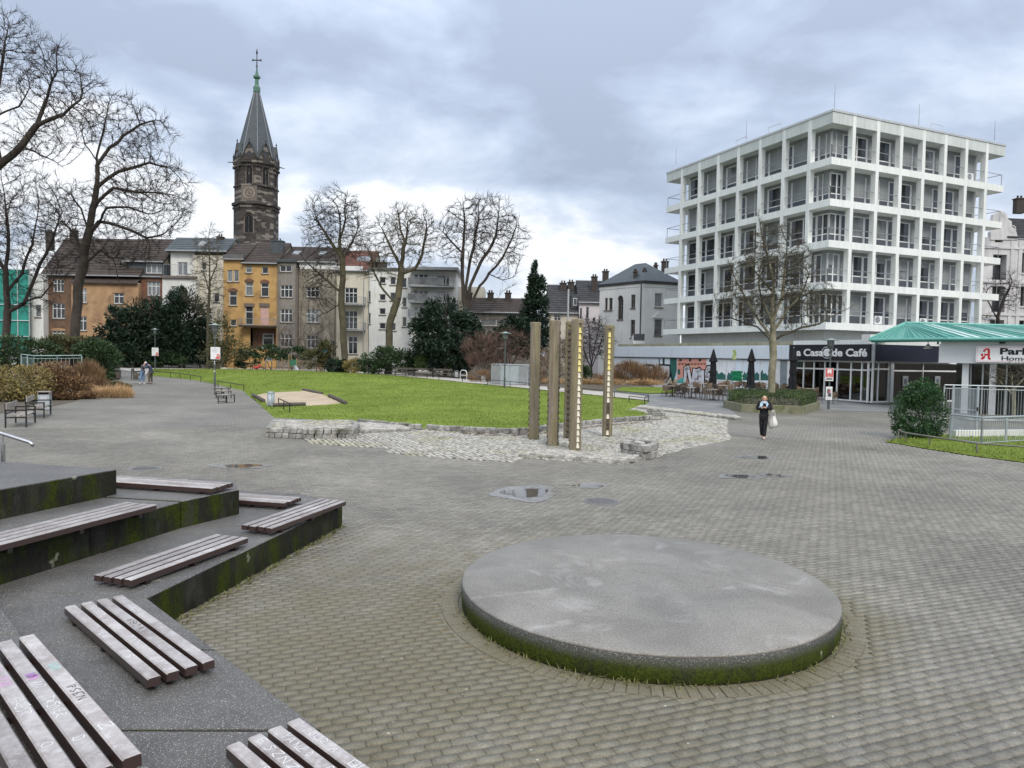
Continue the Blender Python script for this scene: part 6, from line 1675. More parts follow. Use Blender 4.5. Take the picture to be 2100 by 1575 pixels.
def bare_tree(name, label, base, paths, envs, Y, R, nat=1500, step=.42, tip=.012, bark='bark', twig='twig', dep=1.0, seed=1, group=None, twigs=4.5, di=None, tl=(.35, .8), pexp=2.4):
    """paths: photo-pixel limb lines at depth Y; envs: crown ellipses (px, py, rx, ry)"""
    rg = np.random.default_rng(seed)
    P3 = lambda x, y, dy=0.0: D(x, y, Y + dy)
    sc = Y / F_PX
    pth = []
    for i, p in enumerate(paths):
        k = 0 if i == 0 else rg.uniform(-1, 1) * 1.6
        pth.append([P3(x, y) + np.array([0, k * (j / max(1, len(p) - 1)) * sc * 25, 0]) for j, (x, y) in enumerate(p)])
    b0 = pth[0][0]; pth[0][0] = np.array([b0[0], b0[1], gz(b0[0], b0[1]) - .1])
    wts = np.array([e[2] * e[3] for e in envs], float); wts /= wts.sum()
    att = []
    for e, w in zip(envs, wts):
        k = int(nat * 2.3 * w); u = rg.normal(0, 1, (k, 3)); u /= np.linalg.norm(u, axis=1, keepdims=True)
        r = rg.uniform(0, 1, (k, 1)) ** .42
        u = u * r * (1 + .16 * np.sin(u[:, :1] * 5 + seed) * np.sin(u[:, 2:3] * 6 + seed * 2))
        c = P3(e[0], e[1])
        att.append(c + u * np.array([e[2] * sc, min(e[2], e[3]) * sc * dep, e[3] * sc]))
    att = np.concatenate(att); att = att[att[:, 2] > 1.5]; q_ = att / (sc * 22.0)
    att = att[np.sin(q_[:, 0] + seed) * np.sin(q_[:, 1] * 1.3 + seed * 3) * np.sin(q_[:, 2] * 1.1 + seed * 2) > -.22]
    P, PA = colonize(pth, att, step, di or step * 9, step * 1.15, seed=seed)
    n = len(P)
    r = np.zeros(n)
    ch = np.zeros(n, int); np.add.at(ch, PA[PA >= 0], 1)
    acc = np.zeros(n)
    for i in range(n - 1, -1, -1):
        r[i] = tip if ch[i] == 0 else acc[i] ** (1 / pexp)
        if PA[i] >= 0: acc[PA[i]] += r[i] ** pexp
    rr = r[0]; k = math.log(R / tip) / math.log(max(rr, tip * 1.5) / tip); r = tip * (r / tip) ** k
    # root flare
    seg = np.where(PA >= 0)[0]; a, b_ = PA[seg], seg
    p0, p1 = P[a], P[b_]; r1 = r[b_]; r0 = np.minimum(r[a], r1 * 1.35)
    first = a == 0; r0[first] = R * 1.25
    th = R * .3
    t = thing(name, label, 'tree', (P[0][0], P[0][1], gz(P[0][0], P[0][1])), group=group)
    loc = ORI[t.name]
    def segs(p0, p1, r0, r1, ns):
        d = p1 - p0; L = np.linalg.norm(d, axis=1, keepdims=True) + 1e-9; d = d / L
        ref = np.where(np.abs(d[:, 2:3]) < .9, np.array([[0, 0, 1.0]]), np.array([[1.0, 0, 0]]))
        u = np.cross(d, ref); u /= np.linalg.norm(u, axis=1, keepdims=True); v = np.cross(d, u)
        p1 = p1 + d * np.minimum(r1, .1)[:, None] * .35
        V = []
        for pp, rad in ((p0, r0), (p1, r1)):
            for k in range(ns):
                an = 2 * math.pi * k / ns; V.append(pp + (u * math.cos(an) + v * math.sin(an)) * rad[:, None])
        V = np.stack(V, 1).reshape(-1, 3)
        f = np.array([(k, (k + 1) % ns, ns + (k + 1) % ns, ns + k) for k in range(ns)])
        F = (f[None] + (np.arange(len(p0)) * 2 * ns)[:, None, None]).reshape(-1, 4)
        return V, F
    big = r1 > th
    V, F = segs(p0[big], p1[big], r0[big], r1[big], 9); o = mesh_np('trunk', V, F, MATS[bark], t, loc=loc); o.data.polygons.foreach_set('use_smooth', [True] * len(o.data.polygons))
    V, F = segs(p0[~big], p1[~big], r0[~big], r1[~big], 4)
    # fine twigs at the tips
    fine = np.where(r < tip * 3.2)[0]; fine = fine[PA[fine] >= 0]
    m = int(len(fine) * twigs); src = rg.choice(fine, m); dirs = P[src] - P[PA[src]]; dirs /= np.linalg.norm(dirs, axis=1, keepdims=True) + 1e-9
    dv = dirs + rg.normal(0, .42, dirs.shape) + np.array([0, 0, .12]); dv /= np.linalg.norm(dv, axis=1, keepdims=True)
    ln = rg.uniform(*tl, m)[:, None]; q = P[src] + dv * ln * .55; dv2 = dv + rg.normal(0, .35, dv.shape) + np.array([0, 0, .12]); q2 = q + dv2 / np.linalg.norm(dv2, axis=1, keepdims=True) * ln * .5
    tt = np.full(m, tip * .72)
    V2, F2 = segs(P[src], q, tt, tt * .85, 3); V3, F3 = segs(q, q2, tt * .85, tt * .5, 3)
    o = mesh_np('crown', np.concatenate([V, V2, V3]), np.concatenate([F, F2 + len(V), F3 + len(V) + len(V2)]), MATS[twig], t, loc=loc)
    return t

bare_tree('bare_tree', 'tallest spreading bare tree with forked trunk beside the brown brick house', None,
    [[(152, 742), (154, 690), (160, 620), (165, 565), (171, 525), (183, 475), (190, 430), (198, 386), (198, 322), (213, 267), (219, 235)], [(183, 480), (213, 450), (228, 430), (277, 430), (320, 445)], [(190, 432), (203, 416), (238, 388), (290, 398), (330, 400)],
     [(198, 340), (222, 300), (245, 275), (277, 250), (307, 238)], [(205, 455), (247, 465), (297, 487), (330, 480)], [(183, 475), (173, 430), (160, 405), (148, 394)], [(171, 525), (155, 480), (130, 455)], [(169, 545), (208, 512), (232, 530), (243, 572)], [(198, 330), (182, 300), (180, 270)], [(198, 386), (240, 350), (300, 330), (340, 340)]],
    [(290, 395, 105, 95), (235, 250, 72, 62), (300, 285, 55, 60), (230, 500, 110, 55), (140, 430, 60, 60), (345, 420, 50, 70)], 60, .37, 3400, .40, .0135, 'bark', 'twig', .9, 3, 'bare park trees')
bare_tree('bare_tree', 'dense bare tree with leaning twin stems next to the scaffolded house', None,
    [[(14, 715), (12, 690), (15, 620), (12, 545), (17, 475), (10, 411)], [(16, 640), (45, 622), (74, 540), (99, 480), (112, 430)], [(14, 600), (40, 560), (55, 500), (60, 440)], [(14, 560), (-20, 500), (-40, 440)], [(45, 622), (90, 610), (125, 570)]],
    [(55, 470, 95, 125), (110, 520, 60, 60), (-20, 450, 80, 110), (60, 600, 60, 45)], 63, .31, 2600, .42, .0135, 'bark', 'twig', .8, 5, 'bare park trees')
bare_tree('bare_tree', 'huge bare tree reaching in from beyond the left picture edge', None,
    [[(-150, 800), (-150, 640), (-120, 480), (-60, 380), (0, 335), (45, 298), (75, 257), (130, 235), (165, 205)], [(0, 335), (-10, 260), (5, 170), (20, 90)], [(75, 257), (85, 190), (92, 130)], [(45, 298), (75, 312), (100, 325), (135, 345)], [(-10, 240), (30, 215), (45, 170)], [(-60, 380), (-90, 250), (-60, 120)]],
    [(15, 105, 68, 95), (115, 175, 92, 90), (60, 290, 70, 60), (150, 260, 50, 55), (-90, 180, 90, 140)], 50, .4, 2600, .36, .012, 'bark', 'twig', .8, 8, 'bare park trees')
bare_tree('bare_tree', 'slim bare tree in front of the white terrace house', None, [[(427, 700), (427, 640), (430, 560), (428, 500), (432, 465)], [(429, 600), (410, 550), (402, 520)], [(430, 580), (448, 545), (455, 510)]],
    [(428, 545, 34, 85), (420, 600, 40, 50)], 86, .17, 700, .42, .014, 'twig_olive', 'twig_olive', 1, 9, 'bare park trees', tl=(.4, .9))
bare_tree('bare_tree', 'round-headed bare tree in front of the grey ivy house', None,
    [[(709, 745), (704, 693), (700, 627), (703, 573), (700, 520), (697, 480), (694, 430)], [(700, 600), (673, 576), (647, 552), (625, 528)], [(703, 535), (719, 493), (729, 456)], [(700, 530), (687, 507), (668, 475), (655, 453)], [(701, 620), (675, 640), (650, 655), (630, 648)], [(697, 490), (710, 450), (712, 410)]],
    [(690, 462, 62, 78), (655, 480, 40, 55), (725, 480, 30, 50), (660, 575, 48, 55)], 81, .38, 2600, .46, .017, 'bark_green', 'twig', .9, 12, 'bare park trees', tl=(.4, 1.0))
bare_tree('bare_tree', 'curved mossy bare tree in front of the plain white apartment block', None,
    [[(796, 735), (798, 690), (806, 642), (816, 612), (823, 559), (822, 545), (826, 528), (833, 492), (836, 455)], [(823, 562), (850, 550), (864, 520), (870, 480), (872, 455)], [(821, 548), (808, 520), (797, 497), (785, 470)], [(812, 623), (786, 595), (774, 575), (760, 545)], [(806, 642), (840, 600), (850, 590)], [(833, 500), (820, 470), (815, 440)]],
    [(828, 488, 64, 66), (775, 520, 42, 62), (865, 480, 35, 55)], 79, .40, 2400, .46, .017, 'bark_green', 'twig_olive', .9, 14, 'bare park trees', tl=(.4, 1.0))
bare_tree('bare_tree', 'fan-shaped bare tree with several stems rising behind the big yew', None,
    [[(955, 700), (955, 640), (950, 617), (948, 561), (950, 506), (953, 464), (950, 425)], [(953, 635), (955, 590), (962, 545), (970, 511), (973, 486), (982, 440)], [(955, 640), (964, 587), (987, 536), (1001, 517), (1017, 483), (1022, 440)], [(955, 645), (984, 587), (1003, 562), (1031, 531), (1048, 497), (1060, 465)], [(1003, 562), (1031, 575), (1052, 570)], [(949, 520), (920, 489), (900, 469)], [(960, 640), (1000, 640), (1030, 600), (1050, 590)]],
    [(975, 475, 72, 72), (1040, 495, 42, 65), (925, 480, 30, 55), (1010, 450, 50, 45)], 85, .38, 3000, .46, .017, 'bark', 'twig', .9, 16, 'bare park trees', tl=(.4, 1.0))
bare_tree('bare_tree', 'small bare tree growing out of the clipped hedge planter', None,
    [[(1583, 806), (1583, 760), (1585, 710), (1585, 690), (1584, 652), (1587, 576), (1570, 510), (1556, 444)], [(1585, 690), (1591, 675), (1620, 632), (1650, 602), (1668, 560)], [(1585, 695), (1571, 675), (1538, 625), (1512, 576), (1498, 540)], [(1585, 705), (1555, 670), (1505, 652), (1470, 650)], [(1585, 700), (1600, 688), (1637, 672), (1670, 665), (1725, 634)], [(1585, 660), (1605, 610), (1612, 550), (1618, 500)], [(1586, 600), (1560, 560), (1540, 520)], [(1584, 660), (1560, 610), (1555, 560)]],
    [(1588, 560, 75, 105), (1530, 610, 58, 65), (1650, 610, 60, 65), (1590, 640, 100, 40)], 42.6, .21, 1900, .25, .011, 'bark_light', 'twig_olive', .95, 21, 'bare park trees', tl=(.25, .6))
bare_tree('bare_shrub', 'many-stemmed leafless shrub seen between the timber posts', None, [[(1213, 772), (1212, 740), (1210, 700), (1205, 660)], [(1212, 755), (1195, 710), (1185, 675)], [(1213, 755), (1230, 715), (1242, 680)], [(1213, 750), (1220, 700), (1226, 655)]],
    [(1213, 695, 48, 48), (1180, 715, 35, 40)], 66, .1, 1000, .3, .012, 'twig', 'twig', 1, 23)
bare_tree('bare_shrub', 'wide leafless shrub with pinkish twigs left of the timber posts', None, [[(1045, 775), (1045, 740), (1040, 700)], [(1045, 760), (1020, 720), (1005, 700)], [(1046, 755), (1065, 720), (1075, 695)]], [(1040, 715, 50, 38)], 70, .1, 900, .3, .012, 'twig', 'red_twig', 1, 24)
bare_tree('bare_shrub', 'leafless dark shrub in front of the white apartment block base', None, [[(888, 745), (888, 730), (885, 715)], [(888, 742), (870, 722), (852, 712)], [(888, 742), (905, 722), (915, 712)]], [(885, 718, 45, 24)], 79, .12, 700, .35, .014, 'twig', 'twig', 1, 25)
bare_tree('bare_tree', 'bare tree top between the office block and the ornate white house', None, [[(2052, 760), (2050, 690), (2046, 650), (2060, 610), (2075, 580)], [(2046, 655), (2030, 625), (2022, 600)]], [(2032, 620, 22, 45), (2065, 600, 25, 40)], 66, .16, 600, .32, .012, 'twig', 'twig', 1, 26, 'bare park trees')
bare_tree('bare_tree', 'small bare tree in front of the pharmacy glazing', None, [[(2079, 860), (2078, 800), (2076, 770), (2070, 745)], [(2078, 810), (2055, 780), (2035, 765)], [(2078, 800), (2100, 770), (2120, 755)]], [(2055, 780, 55, 28), (2110, 775, 45, 30)], 37, .09, 900, .2, .008, 'bark_light', 'twig_olive', 1, 27, 'bare park trees', tl=(.2, .45))

# ---------------------------------------------------------------- foliage
def leaf_quads(C, L, Wd, rg, up=0.0, dirs=None, fold=False):
    n = len(C)
    a = rg.normal(0, 1, (n, 3)) if dirs is None else dirs + rg.normal(0, .35, (n, 3))
    a[:, 2] += up; a /= np.linalg.norm(a, axis=1, keepdims=True)
    b = np.cross(a, rg.normal(0, 1, (n, 3))); b /= np.linalg.norm(b, axis=1, keepdims=True) + 1e-9
    L = (L * rg.uniform(.6, 1.3, n))[:, None]; Wd = (Wd * rg.uniform(.6, 1.3, n))[:, None]
    V = np.stack([C - a * L, C + b * Wd - a * L * .1, C + a * L, C - b * Wd - a * L * .1], 1)
    return V.reshape(-1, 3), np.arange(4 * n).reshape(-1, 4)

def bush(name, label, cat, ells, Y, n, L, Wd, material, group=None, nclump=60, spread=.32, up=.2, seed=0, trunk='twig', shell=.5, zmin=None, extra=None, kindname='foliage', outward=.8):
    """ells: (px, py, rx, ry[, dY]) ellipses in the photo at depth Y filled with leaf-sized faces gathered in clumps"""
    rg = np.random.default_rng(seed + 100)
    Cs = []; Ds = []
    w = np.array([e[2] * e[3] for e in ells], float); w /= w.sum()
    for e, wi in zip(ells, w):
        y = Y + (e[4] if len(e) > 4 else 0); sc = y / F_PX; c = D(e[0], e[1], y); rad = np.array([e[2] * sc, min(e[2], e[3] * 1.3) * sc * .9, e[3] * sc])
        k = max(6, int(nclump * wi * len(ells) ** .3)); u = rg.normal(0, 1, (k, 3)); u /= np.linalg.norm(u, axis=1, keepdims=True)
        rr = shell + (1 - shell) * rg.uniform(0, 1, (k, 1)) ** .5
        cc = u * rr
        m = int(n * wi); idx = rg.integers(0, k, m)
        p = cc[idx] + rg.normal(0, spread * .55, (m, 3)); l = np.linalg.norm(p, axis=1, keepdims=True); p = np.where(l > 1.12, p / l * 1.12, p)
        d = p / (np.linalg.norm(p, axis=1, keepdims=True) + 1e-6)
        Cs.append(c + p * rad); Ds.append(d * outward)
    C = np.concatenate(Cs); Dv = np.concatenate(Ds)
    zg = np.array([gz(x, y) for x, y in C[:, :2]])
    C[:, 2] = np.where(C[:, 2] < zg + .03, zg + rg.uniform(.03, .35, len(C)), C[:, 2])
    V, F = leaf_quads(C, L, Wd, rg, up, Dv)
    b0 = C.mean(0); b0 = (b0[0], b0[1], gz(b0[0], b0[1]))
    t = thing(name, label, cat, b0, group=group)
    mesh_np(kindname, V, F, MATS[material], t, loc=b0)
    mb = MB(); top = C[:, 2].max()
    for i in range(5 if cat != 'tree' else 1):
        q = C[rg.integers(0, len(C))]; mb.tube([(b0[0] + rg.normal(0, .15), b0[1] + rg.normal(0, .1), b0[2] - .05), (b0[0] * .6 + q[0] * .4, b0[1] * .6 + q[1] * .4, b0[2] + (q[2] - b0[2]) * .5), tuple(q)] if cat != 'tree' else [(b0[0], b0[1], b0[2] - .1), (b0[0], b0[1], b0[2] + (top - b0[2]) * .6), (b0[0], b0[1], top * .95)], [.18, .12, .03] if cat == 'tree' else [.03, .025, .01], 6)
        if cat == 'tree': break
    mb.build('trunk' if cat == 'tree' else 'stems', MATS['bark' if cat == 'tree' else trunk], t)
    return t
TS = 'evergreen trees at the back of the park'
bush('yew_tree', 'broad dark yew with a pointed top in front of the white terrace house', 'tree', [(378, 665, 48, 68), (352, 690, 60, 52), (405, 700, 32, 42), (372, 615, 18, 28)], 88.5, 9500, .3, .09, 'yew', TS, 150, .26, 0, 1)
bush('yew_tree', 'dark spreading yew beside the tan brick wall', 'tree', [(290, 672, 52, 55), (320, 655, 40, 48), (300, 715, 70, 35)], 88, 9000, .3, .09, 'yew', TS, 140, .26, 0, 2)
bush('yew_tree', 'smaller layered yew next to the tall tree trunk', 'tree', [(232, 650, 20, 24), (225, 690, 34, 32), (240, 725, 48, 30)], 85, 4500, .29, .09, 'yew', TS, 90, .26, 0, 3)
bush('yew_tree', 'big round dark yew below the modern white apartment block', 'tree', [(905, 672, 62, 58), (880, 690, 38, 55), (950, 690, 40, 48), (920, 730, 60, 30)], 73, 9500, .27, .09, 'yew', TS, 160, .24, 0, 4)
bush('yew_tree', 'tall narrow conical yew with feathery top', 'tree', [(1098, 566, 12, 30), (1102, 598, 20, 34), (1098, 640, 28, 42), (1092, 690, 38, 42)], 78, 6500, .27, .08, 'yew', TS, 130, .3, .1, 5)
bush('yew_tree', 'low dark yew between the outbuilding and the conical yew', 'tree', [(1055, 680, 32, 32), (1040, 700, 45, 28), (1000, 715, 30, 28)], 75, 4500, .26, .09, 'yew', TS, 90, .26, 0, 6)
bush('yew_tree', 'low dark yew skirting the ochre house behind the poster lamp', 'tree', [(405, 715, 40, 32), (350, 728, 50, 22)], 89, 4500, .28, .09, 'yew', TS, 80, .26, 0, 36)
SG = 'shrubs along the back of the park'
bush('shrub', 'dark green shrub under the scaffolded house', 'shrub', [(20, 725, 60, 35), (75, 722, 45, 28)], 56, 5000, .16, .05, 'shrub_green', SG, 70, seed=7)
bush('shrub', 'olive and green shrub below the tan brick wall', 'shrub', [(120, 712, 45, 26), (165, 718, 40, 26)], 58, 4500, .16, .05, 'shrub_olive', SG, 70, seed=8)
bush('shrub', 'dark rounded shrub at the bend of the path', 'shrub', [(205, 742, 40, 40), (215, 772, 24, 26), (190, 720, 38, 26)], 57, 6000, .15, .05, 'shrub_green', SG, 80, seed=9)
bush('shrub', 'dark low shrub behind the waiting couple', 'shrub', [(275, 735, 45, 22), (330, 738, 50, 18)], 87, 3500, .2, .06, 'shrub_green', SG, 60, seed=10)
bush('shrub', 'loose olive shrub beside the poster lamp post', 'shrub', [(455, 690, 24, 50), (445, 725, 35, 28), (480, 715, 30, 30)], 84, 3500, .2, .05, 'shrub_olive', SG, 70, seed=11)
bush('shrub', 'ivy-green hedge below the ochre brick house', 'shrub', [(545, 722, 35, 16), (600, 725, 40, 16), (505, 735, 30, 18)], 86, 3500, .2, .07, 'shrub_green', SG, 60, seed=12)
bush('shrub', 'leafy shrub behind the playground slide', 'shrub', [(645, 735, 30, 20), (672, 725, 20, 28)], 84, 2500, .2, .06, 'shrub_olive', SG, 50, seed=13)
bush('shrub', 'clipped dark hedge beside the playground steps', 'shrub', [(688, 750, 18, 14), (705, 750, 12, 13)], 79, 2600, .17, .06, 'yew', SG, 50, seed=14)
bush('shrub', 'brown leafless-looking bush between two green hedges', 'shrub', [(727, 749, 22, 14)], 78.5, 2200, .2, .02, 'dry_olive', SG, 40, seed=15)
bush('shrub', 'dark green bush under the curved mossy tree', 'shrub', [(762, 744, 26, 20), (790, 735, 30, 24)], 78, 3500, .18, .06, 'shrub_green', SG, 60, seed=16)
bush('shrub', 'tall green bush behind the park benches', 'shrub', [(830, 738, 34, 22), (855, 742, 24, 18)], 76, 3200, .18, .06, 'shrub_green', SG, 60, seed=17)
bush('shrub', 'light green hedge behind the far benches', 'shrub', [(892, 745, 34, 15), (935, 748, 34, 16), (870, 742, 20, 14)], 74, 4200, .17, .06, 'spring_green', SG, 70, seed=18)
bush('shrub', 'reddish dogwood thicket right of the light green hedge', 'shrub', [(985, 715, 36, 30), (1000, 740, 40, 22)], 71, 3000, .35, .012, 'red_twig', SG, 60, up=1.2, seed=19)
bush('shrub', 'brown thicket behind the timber posts', 'shrub', [(1160, 735, 40, 35), (1120, 745, 30, 28)], 72, 3500, .35, .013, 'dry_brown', SG, 60, up=1.0, seed=20)
bush('shrub', 'brown undergrowth around the metal compound', 'shrub', [(1085, 775, 35, 16), (985, 772, 28, 12)], 62, 2600, .22, .012, 'dry_brown', SG, 50, up=.8, seed=21)
bush('shrub', 'small green bush at the foot of the bare shrub', 'shrub', [(1195, 762, 18, 14)], 63, 1500, .14, .05, 'shrub_green', SG, 30, seed=22)
bush('dry_grass', 'dry tan reeds in front of the graffiti wall', 'dry grass', [(1290, 768, 40, 24), (1335, 770, 32, 22), (1245, 775, 30, 18)], 66, 6500, .45, .014, 'dry_brown', None, 80, up=1.6, seed=23, outward=.4)
bush('dry_grass', 'low fallen reeds along the path behind the posts', 'dry grass', [(1220, 790, 60, 9), (1150, 787, 40, 8), (1320, 788, 40, 8)], 62, 3000, .35, .014, 'dry_tan', None, 50, up=.5, seed=24)
BR = 'brown shrubs behind the left benches'
bush('dry_shrub', 'olive-brown leafy shrub behind the near wooden bench', 'shrub', [(10, 795, 55, 42), (60, 785, 45, 34), (-50, 800, 60, 45)], 39, 9000, .10, .03, 'dry_olive', BR, 110, seed=25)
bush('dry_shrub', 'brown leafy shrub behind the second bench and bin', 'shrub', [(105, 785, 50, 40), (150, 800, 42, 30)], 41, 9000, .10, .03, 'dry_brown', BR, 110, seed=26)
bush('dry_shrub', 'tall reddish brown twiggy shrub in front of the pale green railing', 'shrub', [(178, 770, 32, 28), (190, 792, 35, 28), (145, 782, 30, 20)], 45, 8000, .30, .009, 'dry_brown', BR, 90, up=1.2, seed=27, outward=.5)
bush('dry_grass', 'clump of pale straw-coloured grass at the edge of the paving', 'dry grass', [(235, 812, 32, 20), (205, 815, 26, 18), (255, 822, 16, 10)], 42.5, 7000, .32, .008, 'dry_tan', None, 60, up=1.1, seed=28, outward=.7, shell=.2)
bush('dry_shrub', 'dark bramble at the foot of the brown shrubs', 'shrub', [(165, 825, 35, 12), (120, 826, 30, 10)], 41, 3000, .12, .02, 'dry_brown', BR, 50, seed=29)
bush('ground_cover', 'low grey-green ground cover beside the far bench', 'plant', [(235, 788, 20, 6), (250, 792, 18, 5)], 50, 1500, .1, .03, 'shrub_olive', None, 30, seed=30)
t = bush('laurel_bush', 'round glossy green laurel bush in front of the metal railing', 'shrub', [(1886, 850, 52, 50), (1890, 815, 40, 30), (1880, 880, 45, 26), (1900, 790, 22, 16)], 27.3, 12000, .062, .019, 'laurel', None, 260, .2, .35, 31, 'twig', .62)
# leaves and litter caught in the sett edge
mb = MB(); rl = random.Random(5)
for (x0, y0), (x1, y1) in zip([(950, 889), (1046, 893), (1119, 887), (1197, 877), (1258, 870)], [(1046, 893), (1119, 887), (1197, 877), (1258, 870), (1340, 864)]):
    for i in range(170):
        k = rl.random(); p = GT(x0 + (x1 - x0) * k, y0 + (y1 - y0) * k + abs(rl.gauss(0, 2.2))); a = rl.uniform(0, 6.3); s = rl.uniform(.02, .05)
        mb.quad(*[(p[0] + s * math.cos(a + q), p[1] + s * math.sin(a + q), p[2] + .03 + rl.uniform(0, .02)) for q in (0, 1.3, 3.1, 4.4)])
o = mb.build('leaf_litter', MATS['dry_brown']); tag(o, 'brown leaf litter along the lawn edging stones', 'leaf litter', kind='stuff')
# ------------------------------------------------------------------ street furniture
mat('black_steel', (.02, .02, .021), (.014, .014, .015), 4, .45); mat('galvanised', (.42, .46, .48), (.34, .38, .40), 3, .45, metal=.35); mat('pole_green', (.10, .12, .12), (.075, .09, .09), 5, .5, metal=.2)
mat('weathered_plank', (.36, .32, .28), (.22, .195, .17), 6, .8, .3, 30, isl=.2, streak=.2); mat('dark_plank', (.12, .1, .085), (.07, .06, .052), 5, .8, isl=.2); mat('lamp_cap', (.30, .36, .34), None, 3, .4)
mat('mint_rail', (.36, .46, .46), (.28, .38, .38), 3, .5); mat('poster_white', (.78, .78, .77), None, 2, .6); mat('print_grey', (.5, .5, .52), None, 2, .7); mat('print_red', (.6, .1, .1), None, 2, .7); mat('print_skin', (.6, .35, .28), None, 2, .7); mat('print_dark', (.08, .08, .09), None, 2, .7)
mat('rail_wood', (.2, .19, .15), (.13, .125, .1), 4, .7); mat('stainless', (.5, .5, .5), (.42, .42, .42), 6, .28, metal=.9)

def fly(mb, nm, mt, par, sm=False):
    """part given in the thing's own coordinates"""
    off = ORI.get(par.name, np.zeros(3)); ORI_ = dict(ORI); o = mb.build(nm, MATS[mt], None, sm); o.parent = par; return o

def put(proto, used, loc, rz, label=None, group=None):
    o = proto if not used else copy_tree(proto)
    o.location = loc; o.rotation_euler = (0, 0, rz)
    if label: o['label'] = label
    if group: o['group'] = group
    return o

def bench_model(plank='weathered_plank'):
    t = thing('park_bench', 'x', 'bench')
    for s in (-.92, .92):
        mb = MB(); fr = [(-.3, .62), (-.3, 0)]
        for y in (-.3, .32): mb.box((s, y, .31 if y < 0 else .42), (.05, .05, .62 if y < 0 else .84))
        mb.box((s, .01, .62), (.05, .68, .05)); mb.box((s, .01, .36), (.05, .62, .05)); fly(mb, 'side_frame', 'black_steel', t)
    for k in range(3): mb = MB(); mb.box((0, -.22 + k * .17, .415), (1.9, .15, .045)); fly(mb, 'seat_plank', plank, t)
    mb = MB(); mb.box((0, .29, .76), (1.9, .04, .2)); fly(mb, 'back_plank', plank, t)
    mb = MB(); mb.box((0, .29, .5), (1.84, .03, .04)); fly(mb, 'back_rail', 'black_steel', t)
    return t
b_ = bench_model()
def place_bench(near_front, far_front, used, label, group, proto):
    a, c = GT(*near_front), GT(*far_front); d = c - a; ang = math.atan2(d[1], d[0])
    ctr = (a + c) / 2; back = np.array([-d[1], d[0], 0]); back = back / np.linalg.norm(back)
    ctr = ctr + back * .3
    return put(proto, used, (ctr[0], ctr[1], gz(ctr[0], ctr[1])), ang, label, group)
place_bench((50.5, 878), (75, 865), False, 'wooden armrest bench with pale graffitied back, beside the handrail', 'wooden armrest benches', b_)
place_bench((87, 859), (107, 848), True, 'wooden armrest bench next to the grey box-shaped bin', 'wooden armrest benches', b_)
d_ = bench_model('dark_plank')
place_bench((282, 785), (296, 772), False, 'dark armrest bench beside the embracing couple', 'wooden armrest benches', d_)
for k, (x, y, lab) in enumerate(((390, 754.5, 'dark bench under the broad yew'), (443, 757, 'dark bench behind the pale boulder'), (498, 758.5, 'dark bench left of the notice board'),
                   (828, 771.5, 'dark bench in front of the tall green bush'), (868, 772.5, 'dark bench between two benches before the light green hedge'), (907, 774.5, 'dark bench next to the bin and hoop rail'))):
    p = GT(x, y); put(d_, True, (p[0], p[1] + .3, gz(p[0], p[1])), 0, lab, 'far benches along the path')

# backless stools
t = thing('slatted_stool', 'x', 'stool')
for k in range(4): mb = MB(); mb.box((-.22 + k * .147, 0, .44), (.125, 1.0, .05)); fly(mb, 'slat', 'weathered_plank', t)
for sx in (-.25, .25):
    for sy in (-.42, .42): mb = MB(); mb.box((sx, sy, .205), (.04, .04, .41)); fly(mb, 'leg', 'black_steel', t)
mb = MB(); mb.box((0, -.42, .09), (.5, .035, .035)); mb.box((0, -.42, .395), (.5, .035, .035)); fly(mb, 'frame', 'black_steel', t); mb = MB(); mb.box((0, .42, .395), (.5, .035, .035)); fly(mb, 'frame', 'black_steel', t)
for k, (x, y, lab) in enumerate(((457.5, 826.5, 'backless slatted stool at the open end of its row of three'), (452.5, 817, 'backless slatted stool in the middle of its row of three'), (449, 809.5, 'backless slatted stool beside the poster lamp post'))):
    p = GT(x, y); put(t, k > 0, (p[0], p[1] + .45, gz(p[0], p[1])), -.12, lab, 'row of backless stools')

# litter bins
def bin_box(label, x, y, w, h, mt, top, Y=None):
    p = GT(x, y); s = p[1] / F_PX
    t = thing('litter_bin', label, 'bin', (p[0], p[1], gz(p[0], p[1])), .3)
    hw, hh = w * s / 2, h * s
    mb = MB(); mb.box((0, 0, hh * .42), (hw * 2, hw * 1.6, hh * .8)); fly(mb, 'body', mt, t)
    mb = MB(); mb.box((0, hw * .75, hh * .88), (hw * 2, .03, hh * .2)); mb.box((0, 0, hh - .02), (hw * 2.08, hw * 1.7, .04))
    for sx in (-1, 1): mb.box((sx * hw * .96, 0, hh * .88), (.03, hw * 1.5, hh * .2))
    fly(mb, 'hood', top, t); mb = MB(); mb.box((0, 0, hh * .84), (hw * 1.9, hw * 1.4, .03)); fly(mb, 'opening', 'black_steel', t)
    mb = MB(); mb.box((0, -hw * .81, hh * .6), (hw * 1.2, .012, hh * .25)); fly(mb, 'sticker', 'print_grey', t)
    return t
bin_box('grey box-shaped bin with brown hood and stickers beside the wooden bench', 92, 840, 21, 38, 'galvanised', 'weathered_plank')
bin_box('small white bin beneath the far lamp post', 333, 752, 7, 12, 'poster_white', 'black_steel')
bin_box('grey bin at the end of the far benches', 935.5, 774, 7, 14, 'galvanised', 'galvanised')
bin_box('pale bin beside the metal compound', 991, 783, 7, 14, 'poster_white', 'galvanised')
